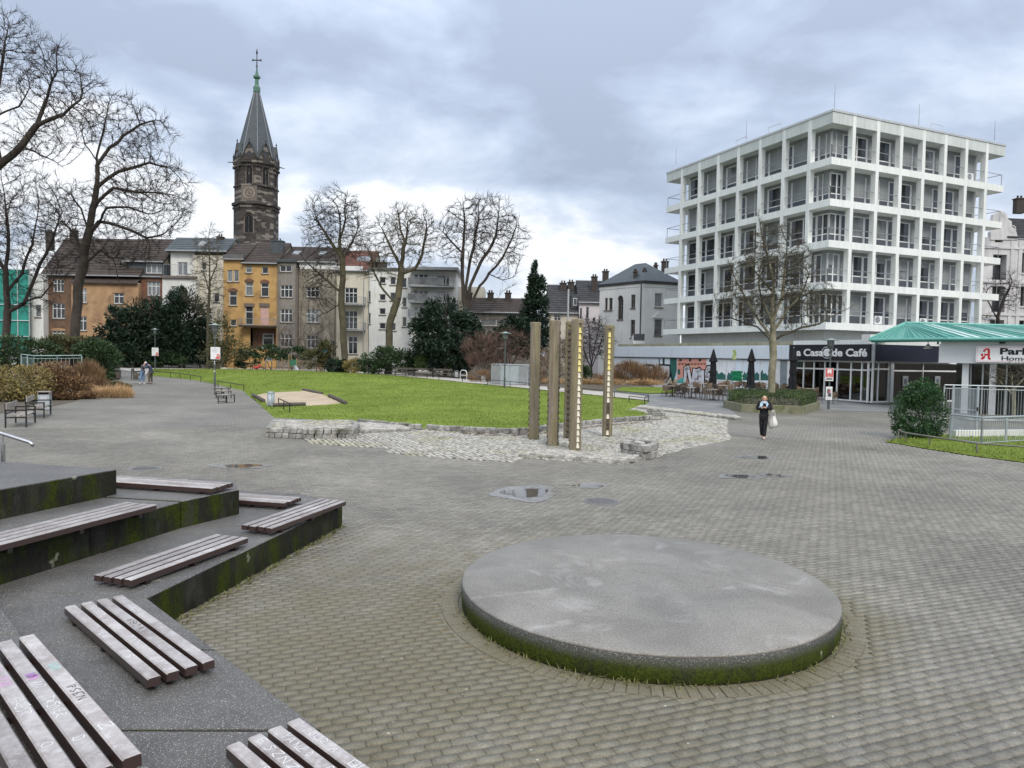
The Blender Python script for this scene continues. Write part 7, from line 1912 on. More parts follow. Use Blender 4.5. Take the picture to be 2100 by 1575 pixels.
def bin_round(label, x, y, w, h, mt, slats=0):
    p = GT(x, y); s = p[1] / F_PX; r = w * s / 2; hh = h * s
    t = thing('litter_bin', label, 'bin', (p[0], p[1], gz(p[0], p[1])))
    mb = MB(); mb.lathe([(r * .85, .06), (r, .1), (r, hh * .86), (r * .9, hh * .86)], (0, 0, 0), 20); fly(mb, 'body', mt, t, not slats)
    mb = MB(); mb.lathe([(r * 1.06, hh * .86), (r * 1.06, hh * .95), (r * .7, hh * .99), (r * .7, hh * .9)], (0, 0, 0), 20); fly(mb, 'lid', 'galvanised' if not slats else 'black_steel', t)
    mb = MB(); mb.cyl((0, 0, 0), (0, 0, .1), r * .5, n=12); fly(mb, 'foot', 'black_steel', t)
    if slats:
        for k in range(10): a = k * .628; mb = MB(); mb.box((0, 0, 0), (r * .35, .03, hh * .74)); o = fly(mb, 'slat', 'dark_plank', t); o.location = (r * 1.05 * math.cos(a), r * 1.05 * math.sin(a), hh * .5); o.rotation_euler = (0, 0, a + math.pi / 2)
    else:
        for k in range(4): a = k * 1.57 + .5; mb = MB(); mb.box((0, 0, 0), (.05, .03, hh * .9)); o = fly(mb, 'strut', 'galvanised', t); o.location = (r * 1.04 * math.cos(a), r * 1.04 * math.sin(a), hh * .46); o.rotation_euler = (0, 0, a + math.pi / 2)
bin_round('grey cylindrical steel bin standing at the sand pit corner', 555.5, 834.5, 13, 32, 'galvanised')
bin_round('dark slatted bin beside the bench of the embracing couple', 241, 778, 11, 19, 'dark_plank', 1)

# lamps
def lamp_model():
    t = thing('park_lamp', 'x', 'lamp')
    mb = MB(); mb.tube([(0, 0, -.05), (0, 0, .9), (0, 0, .95), (0, 0, 3.85)], [.075, .075, .055, .048], 10); fly(mb, 'pole', 'pole_green', t)
    mb = MB(); mb.lathe([(.06, 3.83), (.16, 3.88), (.17, 3.95), (.1, 3.97)], (0, 0, 0), 14); fly(mb, 'socket', 'pole_green', t)
    mb = MB(); mb.lathe([(.15, 3.95), (.19, 4.05), (.21, 4.33), (.2, 4.36)], (0, 0, 0), 14); fly(mb, 'glass', 'pane_curtain', t, True)
    mb = MB(); mb.lathe([(.47, 4.36), (.48, 4.385), (.2, 4.43), (.05, 4.5), (0, 4.52)], (0, 0, 0), 24); fly(mb, 'cap', 'lamp_cap', t)
    for k in range(4): a = k * math.pi / 2 + .4; mb = MB(); mb.cyl((.185 * math.cos(a), .185 * math.sin(a), 3.93), (.225 * math.cos(a), .225 * math.sin(a), 4.37), .012, n=4); fly(mb, 'strut', 'pole_green', t)
    return t
lm = lamp_model()
LAMPS = ((440.5, 798, 'park lamp with stickers and a poster, beside the stools'), (318, 757, 'park lamp with a poster at the far path bend'), (1034.5, 797.5, 'park lamp in front of the metal compound'), (938, 772, 'park lamp rising behind the light green hedge'), (1699, 839, 'park lamp with posters in front of the cafe sign'))
lamp_pos = []
for k, (x, y, lab) in enumerate(LAMPS):
    p = GT(x, y); z = gz(p[0], p[1]); lamp_pos.append(p); o = put(lm, k > 0, (p[0], p[1], z), k * .7, lab, 'park lamps'); s_ = 1.0 if k != 4 else .98; o.scale = (s_, s_, s_ * (1.03 if k < 2 else .97))
for i in range(7):                                        # stickers on the first pole
    mb = MB(); z = random.uniform(.9, 2.4); p = lamp_pos[0]; mb.box((p[0], p[1] - .055, gz(p[0], p[1]) + z), (.08, .012, random.uniform(.05, .14))); o = mb.build('sticker', MATS[random.choice(('poster_white', 'print_grey', 'poster_white'))]); 
    o.parent = lm; o.location = (-p[0], -p[1], -gz(p[0], p[1])); o.rotation_euler = (0, 0, 0)
def poster(label, x0, y0, x1, y1, Y, kind=0):
    a, c = D(x0, y1, Y), D(x1, y0, Y); cx, cz = (a[0] + c[0]) / 2, (a[2] + c[2]) / 2; w, h = c[0] - a[0], c[2] - a[2]
    t = thing('poster_board', label, 'poster', (cx, Y, cz))
    mb = MB(); mb.box((0, 0, 0), (w, .03, h)); fly(mb, 'board', 'poster_white', t)
    f = -.0165; q = lambda u0, v0, u1, v1, mt, nm, e=0: fly(MB().quad(((u0 - .5) * w, f - e, (v0 - .5) * h), ((u1 - .5) * w, f - e, (v0 - .5) * h), ((u1 - .5) * w, f - e, (v1 - .5) * h), ((u0 - .5) * w, f - e, (v1 - .5) * h)), nm, mt, t)
    if kind == 0:
        for v, u1 in ((.9, .6), (.8, .8), (.74, .7), (.67, .82), (.6, .55)): q(.12, v - .015, u1, v + .012, 'print_grey', 'print_line')
        mb = MB(); mb.poly([((u - .5) * w, f - .001, (v - .5) * h) for u, v in ((.55, .03), (.97, .03), (.97, .32), (.9, .42), (.76, .45), (.66, .38), (.64, .22), (.5, .1))]); fly(mb, 'print_figure', 'print_red', t)
        mb = MB(); mb.poly([((u - .5) * w, f - .002, (v - .5) * h) for u, v in ((.68, .2), (.86, .2), (.9, .32), (.8, .38), (.7, .34))]); fly(mb, 'print_figure', 'print_skin', t)
    elif kind == 1:
        q(.03, .3, .97, .97, 'print_red', 'print_field'); q(.3, .32, .7, .75, 'print_skin', 'print_figure', .001); q(.25, .55, .75, .9, 'poster_white', 'print_figure', .0015); q(.36, .4, .64, .62, 'print_red', 'print_figure', .002)
        for v in (.2, .1): q(.1, v - .03, .9, v + .04, 'print_dark', 'print_line')
    else:
        q(.12, .2, .88, .85, 'print_grey', 'print_field'); q(.2, .5, .6, .8, 'print_dark', 'print_figure', .001); q(.35, .25, .85, .5, 'print_dark', 'print_figure', .001); q(.4, .55, .7, .7, 'print_red', 'print_figure', .002)
        q(.15, .05, .85, .13, 'print_grey', 'print_line')
    return t
poster('white poster with a red figure on the lamp post by the stools', 432, 712, 451.5, 736.5, lamp_pos[0][1] - .1)
poster('white poster with a red figure on the far lamp post', 311.5, 713, 325, 729.5, lamp_pos[1][1] - .1)
poster('red poster on the lamp post in front of the cafe', 1692, 755, 1709.5, 781, lamp_pos[4][1] - .1, 1)
poster('white poster with dark print low on the cafe lamp post', 1693, 793, 1707, 820, lamp_pos[4][1] - .1, 2)

# knee rails
def knee_rail(label, pxs, h=.42, gap=2.2, mt='black_steel', r=.025):
    pts = [GT(*p) for p in pxs]; c = pts[0]
    t = thing('knee_rail', label, 'low rail', tuple(c), group='low rails round the lawns')
    z = lambda p: np.array([p[0], p[1], lawn_z(p[0], p[1]) if inpoly(p[0], p[1], lawn_poly) else gz(p[0], p[1])])
    for a, b in zip(pts, pts[1:]):
        L = np.linalg.norm(b - a); n = max(1, round(L / gap))
        for k in range(n + 1):
            q = z(a + (b - a) * k / n)
            if k < n or b is pts[-1]: MB().cyl(q - [0, 0, .1], q + [0, 0, h], r, n=6).build('post', MATS[mt], t)
            if k < n: e = z(a + (b - a) * (k + 1) / n); MB().cyl(q + [0, 0, h], e + [0, 0, h], r * 1.05, n=6).build('bar', MATS[mt], t)
knee_rail('low black rail along the lawn edge near the embracing couple', [(309, 771), (350, 774), (412, 783)])
knee_rail('low black rail on the lawn beside the poster lamp post', [(447, 793), (500, 802)])
knee_rail('short low rail next to the sand pit bin', [(571, 836), (582, 842), (594, 849)], gap=1.6)
knee_rail('low black rail along the far side path', [(345, 757.5), (480, 759), (600, 761)], gap=4)
knee_rail('long low rail between the lawn and the diagonal path', [(775, 769), (900, 781), (1000, 790), (1095, 799.5)], gap=2.6)
knee_rail('low rail at the lawn tip near the cafe path', [(1194, 810), (1260, 817), (1330, 823.5), (1322, 830), (1290, 828)], gap=2.6)
knee_rail('long low rail on the grass in front of the laurel bush', [(1856, 896), (1842, 902), (1857, 908), (1906, 916), (2003, 932), (2110, 941), (2220, 955)], h=.36, gap=1.9, mt='rail_wood', r=.03)
# hoop rail by the far bins
t = thing('hoop_rail', 'white tubular hoop rail beside the far bin', 'rail', tuple(GT(950, 779)))
a, c = GT(944, 779), GT(957, 781); MB().tube([a, a + [0, 0, .75], a * .8 + c * .2 + [0, 0, .9], c * .8 + a * .2 + [0, 0, .9], c + [0, 0, .75], c], .04, 8).build('tube', MATS['poster_white'], t); MB().cyl(a + [0, 0, .45], c + [0, 0, .45], .03).build('crossbar', MATS['poster_white'], t)

# handrail at the steps
Yh = 11.65; t = thing('handrail', 'stainless steel handrail at the top of the concrete steps', 'handrail', (D(12, 950, Yh)[0], Yh, Z2))
pp = [D(-120, 848, Yh), D(0, 888, Yh), D(60, 907, Yh), D(67, 911, Yh), D(66, 915, Yh)]
MB().tube(pp, .028, 10).build('rail', MATS['stainless'], t, True)
a = D(6, 893, Yh); MB().cyl((a[0], a[1], Z2), (a[0], a[1], a[2] - .14), .034, n=12).build('post', MATS['stainless'], t); MB().cyl((a[0], a[1], a[2] - .14), (a[0], a[1], a[2]), .012, n=8).build('pin', MATS['stainless'], t)

# ------------------------------------------------------------------ five tall timber posts with plate ladders
m, nt, b = nodes('post_timber')
g = N(nt, 'ShaderNodeNewGeometry'); pos = g.outputs['Position']
mpz = N(nt, 'ShaderNodeMapping'); mpz.inputs['Scale'].default_value = (9, 9, .7); nt.links.new(pos, mpz.inputs[0])
col = ramp2(nt, noise(nt, mpz.outputs[0], 1.6, 7, .7), .3, (.11, .085, .06), .72, (.33, .28, .205))
col = mixc(nt, ramp2(nt, noise(nt, mpz.outputs[0], .55, 5, .6), .42, (0, 0, 0), .62, (.7, .7, .7)), col, (.2, .175, .075))
col = mixc(nt, ramp2(nt, noise(nt, pos, 2.0, 4), .6, (0, 0, 0), .7, (.5, .5, .5)), col, (.27, .25, .22))
setin(nt, b.inputs['Base Color'], col); b.inputs['Roughness'].default_value = .85; bump(nt, b, noise(nt, mpz.outputs[0], 4, 6, .75), .7, .02)
mat('plate_dark', (.10, .075, .052), (.05, .04, .03), 6, .7); mat('plate_cream', (.72, .68, .55), (.62, .58, .46), 3, .6); mat('plate_yellow', (.74, .64, .22), (.66, .56, .2), 3, .6); mat('groove', (.02, .017, .014), None, 3, .9)
POSTS = (('A', 1094, 901, 662, (-95, 80), 'weathered post with dark plates down both flanks, nearest the stone lawn edging'), ('B', 1133, 914.5, 658, (-88, 70), 'mossy post with dark plates down both flanks, beside the weathered one'),
         ('C', 1166, 899, 660, (-20,), 'half-hidden post standing behind the yellow-plated one'), ('D', 1179, 923, 655.5, (24, -110), 'post with a bright yellow and white plate ladder facing the square'), ('E', 1245, 895.5, 668, (-4, 150), 'post with cream plates standing apart next to the bare shrub'))
for nm, px, py, pt, angs, lab in POSTS:
    p = GT(px, py); z0 = gz(p[0], p[1]); z1 = D(px, pt, p[1])[2]; r = .185
    t = thing('timber_post', lab, 'post', (p[0], p[1], z0), group='timber posts on the sett paving')
    H = z1 - z0
    # round trunk with flat-cut grooves
    n = 40; prof = []
    for k in range(n):
        a = 360.0 * k / n - 90                            # angle in degrees, -90 faces the camera
        rr = r
        for an in angs:
            d = (a - (an - 90) + 180) % 360 - 180
            if abs(d) < 15: rr = r * .72
        prof.append((rr * math.cos(R_(a)), rr * math.sin(R_(a))))
    mb = MB(); zs = [-.1, H * .3, H * .6, H - .12, H]
    vs = [(x * (1 + .02 * math.sin(z * 2 + i * .3)), y * (1 + .02 * math.sin(z * 2 + i * .3)), z) for z in zs for i, (x, y) in enumerate(prof)]
    fs = [(j * n + k, j * n + (k + 1) % n, (j + 1) * n + (k + 1) % n, (j + 1) * n + k) for j in range(len(zs) - 1) for k in range(n)] + [tuple((len(zs) - 1) * n + k for k in range(n))]
    mb.add(vs, fs); fly(mb, 'shaft', 'post_timber', t)
    mb = MB(); mb.lathe([(r * 1.03, H - .11), (r * 1.03, H - .002), (r * .9, H + .02), (0, H + .025)], (0, 0, 0), 32); fly(mb, 'cap', 'post_timber', t)
    np_ = 19; ph = (H - .3) / np_
    for ai, an in enumerate(angs):
        bright = nm in 'DE' and ai == 0
        for k in range(np_):
            z = .08 + k * ph; w0, w1 = (.05, .036) if bright else (.055, .055) ; mb = MB(); fr = k / np_
            mt = ('plate_yellow' if fr > .62 else 'plate_cream') if bright else 'plate_dark'
            if nm == 'E' and fr < .35: mt = 'plate_dark' if k % 3 else 'plate_cream'
            o_b, o_t = (r * .78, r * .99) if bright else (r * .82, r * 1.13)
            mb.add([(-w0, -o_t, z), (w0, -o_t, z), (w1, -o_b, z + ph * .86), (-w1, -o_b, z + ph * .86), (-w0, -o_t + .03, z), (w0, -o_t + .03, z), (w1, -o_b + .03, z + ph * .86), (-w1, -o_b + .03, z + ph * .86)],
                   [(0, 1, 2, 3), (7, 6, 5, 4), (1, 5, 6, 2), (4, 0, 3, 7), (4, 5, 1, 0), (3, 2, 6, 7)])
            o = fly(mb, 'plate', mt, t); o.rotation_euler = (0, 0, R_(an))

# ------------------------------------------------------------------ fences and enclosures
def mesh_panel(mb, a, b, h0, h1, nx_, nz_, r=.006):
    for i in range(nx_ + 1): p = a + (b - a) * i / nx_; mb.cyl(p + [0, 0, h0], p + [0, 0, h1], r, n=3, caps=False)
    for k in range(nz_ + 1): z = h0 + (h1 - h0) * k / nz_; mb.cyl(a + [0, 0, z], b + [0, 0, z], r, n=3, caps=False)
def fence(name, label, cat, pxs, h, mt, solid=None, bars=.13, top=.03, group=None, post=.035, over=False):
    pts = [GT(*p) for p in pxs]; t = thing(name, label, cat, tuple(pts[0]), group=group)
    for i, (a, b) in enumerate(zip(pts, pts[1:])):
        L = np.linalg.norm(b - a); n = max(1, round(L / 1.7))
        for k in range(n):
            p, q = a + (b - a) * k / n, a + (b - a) * (k + 1) / n
            MB().cyl(p, p + [0, 0, h], post, n=8).build('post', MATS[mt], t)
            mb = MB(); mb.cyl(p + [0, 0, h * .93], q + [0, 0, h * .93], .018, n=6); mb.cyl(p + [0, 0, .1], q + [0, 0, .1], .018, n=6)
            m_ = max(2, int(np.linalg.norm(q - p) / bars))
            for j in range(1, m_): s = p + (q - p) * j / m_; mb.cyl(s + [0, 0, .1], s + [0, 0, h * .93], .009, n=4, caps=False)
            mb.build('panel', MATS[mt], t)
        up = np.array([0, 0, h + .05]); MB().cyl(a + up, b + up, top, n=8).build('top_rail', MATS[mt], t)
        MB().cyl(b, b + [0, 0, h], post, n=8).build('post', MATS[mt], t)
    return t
fence('metal_railing', 'pale green railing half hidden by the brown shrubs', 'railing', [(44, 790), (70, 795), (118, 794), (168, 792)], 2.15, 'mint_rail', bars=.22)
tn = fence('metal_railing', 'galvanised railing round the stairwell behind the laurel bush', 'railing', [(1948, 905), (2012, 914), (2110, 908), (2220, 905)], .95, 'galvanised', bars=.11)
tf = fence('metal_railing', 'taller galvanised fence with gate panels in front of the pharmacy', 'railing', [(1934, 862), (2005, 864), (2110, 868), (2240, 872)], 1.75, 'galvanised', bars=.12)
a, c = GT(1952, 884), GT(2002, 888); gt = thing('mesh_gate', 'grey wire-mesh gate standing between the two galvanised railings', 'gate', tuple(a))
mb = MB(); mesh_panel(mb, a, c, .08, 1.85, 42, 60, .004); mb.build('mesh', MATS['galvanised'], gt, kind='stuff')
for p in (a, c): MB().cyl(p, p + [0, 0, 1.95], .04, n=8).build('post', MATS['galvanised'], gt)
for z in (.08, .95, 1.85): MB().cyl(a + [0, 0, z], c + [0, 0, z], .02, n=6).build('rail', MATS['galvanised'], gt)
MB().box(tuple(c * .98 + a * .02 + [0, -.04, 1.0]), (.05, .06, .16)).build('lock', MATS['black_steel'], gt)
a, c = GT(1960, 899), GT(2200, 896); wl_ = thing('stair_wall', 'low white wall of the stairwell behind the railing', 'wall', tuple(a))
d = (c - a) / np.linalg.norm(c - a); nrm = np.array([-d[1], d[0], 0]); MB().prism([tuple((a)[:2]), tuple((c)[:2]), tuple((c + nrm * .2)[:2]), tuple((a + nrm * .2)[:2])], -.1, .3).build('wall', MATS['render_villa'], wl_)
plw = Plane(a[0], a[1], math.degrees(math.atan2(d[1], d[0]))); ribbon(plw, [(2075, 902), (2080, 896), (2084, 903), (2089, 896), (2093, 903), (2098, 897)], .035, 'mural_black', .01, wl_, 'graffiti')

# galvanised compound in the bushes
P_ = [GT(1008, 788), GT(1082, 791)]; a, c = P_; dv = c - a; nb = np.array([-dv[1], dv[0], 0]) / np.linalg.norm(dv) * 2.2
t = thing('metal_compound', 'galvanised mesh bin compound among the brown bushes', 'enclosure', tuple(a))
cs = [a, c, c + nb, a + nb]; h = 1.65
for i in range(4):
    p, q = cs[i], cs[(i + 1) % 4]; n = 4 if i % 2 == 0 else 2
    for k in range(n):
        s, e = p + (q - p) * k / n, p + (q - p) * (k + 1) / n
        MB().cyl(s, s + [0, 0, h], .04, n=6).build('post', MATS['galvanised'], t)
        s2, e2 = s + (e - s) * .06, s + (e - s) * .94
        mb = MB(); mb.hexa([s2 + [0, 0, .1], e2 + [0, 0, .1], e2 + nb * .01 + [0, 0, .1], s2 + nb * .01 + [0, 0, .1], s2 + [0, 0, h - .1], e2 + [0, 0, h - .1], e2 + nb * .01 + [0, 0, h - .1], s2 + nb * .01 + [0, 0, h - .1]])
        mb.build('panel', MATS['galvanised' if (k + i) % 3 else 'zinc'], t)
    MB().cyl(p + [0, 0, h], q + [0, 0, h], .04, n=6).build('top_rail', MATS['zinc'], t)

# ------------------------------------------------------------------ playground
mat('play_wood', (.30, .21, .12), (.2, .14, .085), 4, .8); mat('play_green', (.04, .16, .09), None, 3, .6); mat('play_blue', (.12, .45, .6), None, 3, .6); mat('slide_steel', (.55, .56, .57), None, 3, .3, metal=.6); mat('play_red', (.5, .05, .06), None, 3, .6)
p0 = GT(600, 761); Yp = p0[1]; sc = Yp / F_PX
t = thing('play_slide', 'small playground tower with green panel and metal slide', 'slide', tuple(p0))
X = lambda px: D(px, 755, Yp)[0]; Zp = lambda py: D(600, py, Yp)[2]; zg = gz(p0[0], p0[1])
for x in (592.5, 609): 
    for dy in (0, .9): MB().box((X(x), Yp + dy, (zg + Zp(727 if x < 600 else 735)) / 2), (.12, .12, Zp(727 if x < 600 else 735) - zg)).build('post', MATS['play_wood'], t)
MB().box(((X(592.5) + X(609)) / 2, Yp + .45, Zp(751)), (X(609) - X(592.5), .9, .08)).build('deck', MATS['play_wood'], t)
for dy in (0, .9): MB().box(((X(594) + X(609)) / 2, Yp + dy, Zp(744)), (X(609) - X(594), .05, Zp(737) - Zp(750))).build('panel', MATS['play_green'], t)
mb = MB(); mb.hexa([(X(603), Yp - .1, Zp(750)), (X(609), Yp - .1, Zp(750)), (X(620), Yp - 1.2, zg + .12), (X(613), Yp - 1.2, zg + .12), (X(603), Yp - .1, Zp(750) + .06), (X(609), Yp - .1, Zp(750) + .06), (X(620), Yp - 1.2, zg + .18), (X(613), Yp - 1.2, zg + .18)]); mb.build('chute', MATS['slide_steel'], t)
for k in range(4): MB().box((X(585), Yp, zg + .3 + k * .32), (X(592) - X(578), .07, .07)).build('rung', MATS['play_wood'], t)
MB().box((X(578), Yp, zg + .75), (.1, .1, 1.5)).build('post', MATS['play_wood'], t)
t = thing('play_bridge', 'wooden playground steps with hand rails right of the slide', 'climbing frame', tuple(GT(660, 761)))
for x, y in ((649, 740), (662, 732), (676, 747)): MB().box((X(x), Yp, (zg + Zp(y)) / 2), (.12, .12, Zp(y) - zg)).build('post', MATS['play_wood'], t)
for k in range(5): MB().box(((X(650) + X(661)) / 2, Yp - .2, zg + .12 + k * .2), (X(661) - X(650), .5, .07)).build('step', MATS['play_wood'], t)
for a_, b__ in (((649, 741), (662, 733)), ((662, 741), (676, 750)), ((609, 741), (649, 741.5))): p, q = D(*a_, Yp), D(*b__, Yp); MB().cyl(p, q, .05, n=6).build('hand_rail', MATS['play_wood'], t)
for k in range(5): p, q = D(650 + k * 2.4, 742 - k * 1.5, Yp), D(650 + k * 2.4, 752, Yp); MB().cyl(p, q, .025, n=5).build('baluster', MATS['play_wood'], t)
t = thing('play_sign', 'blue and white playground flag sign on a post', 'sign', tuple(GT(664, 762)))
MB().cyl((X(664), Yp + .3, zg), (X(664), Yp + .3, Zp(716)), .05).build('post', MATS['pole_green'], t)
mb = MB(); pts = [(655, 719), (659, 716.5), (668, 716.5), (671, 719), (668, 724), (659, 724)]; q = [D(x, y, Yp + .2) for x, y in pts]; mb.add([tuple(v) for v in q] + [tuple(v + [0, .05, 0]) for v in q], [tuple(range(5, -1, -1)), tuple(range(6, 12))] + [(i, (i + 1) % 6, 6 + (i + 1) % 6, 6 + i) for i in range(6)]); mb.build('board', MATS['play_blue'], t)
t = thing('notice_board', 'small notice board on two posts beside the far bench', 'notice board', tuple(GT(551, 758)))
pb = GT(551, 758)
for x in (545, 557.5): q = D(x, 745, pb[1]); MB().cyl((q[0], pb[1], gz(q[0], pb[1])), (q[0], pb[1], D(551, 732, pb[1])[2]), .045).build('post', MATS['galvanised'], t)
q0, q1 = D(545, 740, pb[1]), D(557.5, 732, pb[1]); MB().box(((q0[0] + q1[0]) / 2, pb[1] - .06, (q0[2] + q1[2]) / 2), (q1[0] - q0[0] + .1, .04, q1[2] - q0[2])).build('board', MATS['poster_white'], t)
MB().box(((q0[0] + q1[0]) / 2, pb[1] - .085, (q0[2] + q1[2]) / 2), ((q1[0] - q0[0]) * .5, .01, .14)).build('print', MATS['play_green'], t)
pr = GT(527, 760); t = thing('spring_rocker', 'small red and white spring rocker for children', 'play equipment', tuple(pr))
mb = MB(); mb.tube([(pr[0], pr[1], pr[2]), (pr[0], pr[1], pr[2] + .25)], .08, 8); mb.build('spring', MATS['black_steel'], t)
mb = MB(); mb.tube([(pr[0] - .4, pr[1], pr[2] + .35), (pr[0] - .1, pr[1], pr[2] + .3), (pr[0] + .25, pr[1], pr[2] + .45), (pr[0] + .35, pr[1], pr[2] + .75)], [.1, .16, .14, .08], 8); mb.build('body', MATS['play_red'], t, True)
MB().tube([(pr[0] + .3, pr[1] - .2, pr[2] + .7), (pr[0] + .3, pr[1] + .2, pr[2] + .7)], .025, 6).build('handle', MATS['poster_white'], t)
pr = GT(459, 760); t = thing('boulder', 'pale rounded boulder lying in front of the far benches', 'rock', tuple(pr))
mb = MB(); rg = random.Random(3); mb.lathe([(.0, -.05), (.42, 0), (.46, .16), (.32, .3), (.12, .36), (0, .37)], (0, 0, 0), 11); mb.v = [(pr[0] + x * rg.uniform(.85, 1.15), pr[1] + y * rg.uniform(.85, 1.15), pr[2] + z * rg.uniform(.9, 1.1)) for x, y, z in mb.v]; mb.build('rock', MATS['granite_sett'], t)
# dark slim post by the big tree
pq = GT(683, 763); t = thing('slim_post', 'thin dark post standing by the round-headed tree', 'post', tuple(pq)); MB().cyl(pq, (pq[0], pq[1], D(683, 702, pq[1])[2]), .06, n=8).build('pole', MATS['black_steel'], t); MB().lathe([(.12, 0), (.16, .12), (0, .25)], (pq[0], pq[1], D(683, 702, pq[1])[2]), 10).build('cap', MATS['black_steel'], t)
# timber edging of the sand pit
for (a_, b__, lab) in (((519, 813), (541, 826), 'dark timber beam at the sand pit beside the paving'), ((622, 806), (660, 815.5), 'timber beam on the far side of the sand pit'), ((675, 819.5), (709, 836), 'timber beam at the right corner of the sand pit'), ((560, 836), (627, 835.5), 'timber beam along the near side of the sand pit')):
    a, c = GT(*a_), GT(*b__); za, zc_ = (lawn_z(p[0], p[1]) + .08 for p in (a, c)); t = thing('timber_beam', lab, 'beam', tuple(a))
    MB().tube([(a[0], a[1], za), ((a[0] + c[0]) / 2, (a[1] + c[1]) / 2, (za + zc_) / 2 + .01), (c[0], c[1], zc_)], .10, 8).build('beam', MATS['dark_plank'], t)

# ------------------------------------------------------------------ hedge planter
pf = gpx([(1483, 836), (1520, 844.5), (1650, 849.5), (1681, 839)]); cx = sum(p[0] for p in pf) / 4; cyb = max(p[1] for p in pf) + 1.2
pp = pf + gpx([(1668, 826), (1510, 824)])
c = np.mean(pp, 0); t = thing('hedge_planter', 'polygonal concrete planter with clipped hedge under the small tree', 'planter', (c[0], c[1], 0))
mat('planter_concrete', (.26, .25, .18), (.15, .15, .085), 1.5, .85, .4, 14, streak=.35, dirt=(.1, .11, .04), dsc=1.5)
n = len(pp)
for i in range(n):
    a, b = np.array(pp[i]), np.array(pp[(i + 1) % n]); k = max(1, int(np.linalg.norm(b - a) / 1.3))
    for j in range(k):
        q0, q1 = a + (b - a) * (j + .004) / k, a + (b - a) * (j + .996) / k; i0, i1 = q0 + (c - q0) * .07, q1 + (c - q1) * .07
        MB().prism([tuple(q0), tuple(q1), tuple(i1), tuple(i0)], -.05, .43, .01).build('kerb_block', MATS['planter_concrete'], t)
MB().prism([tuple(np.array(p) + (c - np.array(p)) * .08) for p in pp], 0, .36).build('soil', MATS['earth'], t)
hp = [tuple(np.array(p) + (c - np.array(p)) * .06) for p in pp]; rg = np.random.default_rng(77)
xs = [p[0] for p in hp]; ys = [p[1] for p in hp]; X_ = rg.uniform(min(xs), max(xs), 60000); Y_ = rg.uniform(min(ys), max(ys), 60000); Zh = rg.uniform(.36, 1.02, 60000) + .03 * np.sin(X_ * 4) + .03 * np.sin(Y_ * 5)
ok = inpoly_np(X_, Y_, hp); X_, Y_, Zh = X_[ok], Y_[ok], Zh[ok]
ed = np.array([edge_dist(x, y, hp) for x, y in zip(X_, Y_)]); ok = (ed < .35) | (Zh > .82); C = np.stack([X_, Y_, Zh], 1)[ok][:16000]
V, F = leaf_quads(C, .05, .022, rg, .3); mesh_np('hedge', V, F, MATS['hedge'], t, loc=ORI[t.name])

# ------------------------------------------------------------------ cafe terrace
mat('rattan', (.20, .145, .10), (.13, .095, .068), 9, .75, .3, 60); mat('rattan_dark', (.07, .05, .04), (.045, .034, .028), 9, .7); mat('table_top', (.42, .34, .28), (.33, .27, .22), 3, .5); mat('umbrella_black', (.013, .014, .018), (.009, .009, .012), 3, .8)
def chair_model(mt):
    t = thing('cafe_chair', 'x', 'chair')
    mb = MB(); mb.lathe([(.2, .42), (.235, .43), (.235, .455), (.2, .465)], (0, 0, 0), 14); fly(mb, 'seat', mt, t)
    mb = MB(); n = 9; vs = []
    for z, r_ in ((.46, .235), (.62, .25), (.8, .265), (.86, .25)):
        for k in range(n): a = R_(20 + 140 * k / (n - 1)); vs.append((r_ * math.cos(a), r_ * math.sin(a), z - (.1 * abs(k - 4) / 4 if z > .7 else 0)))
    vs += [(x * .9, y * .9, z) for x, y, z in vs]; m_ = 4 * n
    mb.add(vs, [(j * n + k, j * n + k + 1, (j + 1) * n + k + 1, (j + 1) * n + k) for j in range(3) for k in range(n - 1)] + [(m_ + j * n + k + 1, m_ + j * n + k, m_ + (j + 1) * n + k, m_ + (j + 1) * n + k + 1) for j in range(3) for k in range(n - 1)] + [(3 * n + k, 3 * n + k + 1, m_ + 3 * n + k + 1, m_ + 3 * n + k) for k in range(n - 1)])
    fly(mb, 'backrest', mt, t)
    for s in (-1, 1):
        mb = MB(); mb.tube([(s * .2, -.17, .44), (s * .235, -.19, .64), (s * .25, 0, .67), (s * .24, .14, .68)], .016, 6); fly(mb, 'armrest', mt, t)
        for y in (-.16, .17): mb = MB(); mb.cyl((s * .2, y, .44), (s * .22, y * 1.2, 0), .017, .014, 6); fly(mb, 'leg', 'rattan_dark', t)
    return t
def table_model():
    t = thing('cafe_table', 'x', 'table')
    mb = MB(); mb.lathe([(.36, .72), (.37, .73), (.37, .75), (.35, .755), (0, .755)], (0, 0, 0), 24); fly(mb, 'top', 'table_top', t)
    mb = MB(); mb.cyl((0, 0, .03), (0, 0, .72), .035, n=8); fly(mb, 'column', 'rattan_dark', t)
    for k in range(4): a = k * math.pi / 2 + .4; mb = MB(); mb.tube([(0, 0, .1), (.15 * math.cos(a), .15 * math.sin(a), .06), (.3 * math.cos(a), .3 * math.sin(a), 0.01)], .022, 6); fly(mb, 'foot', 'rattan_dark', t)
    return t
CH = [chair_model('rattan'), chair_model('rattan_dark')]; CHU = [False, False]; TB = table_model(); first = True
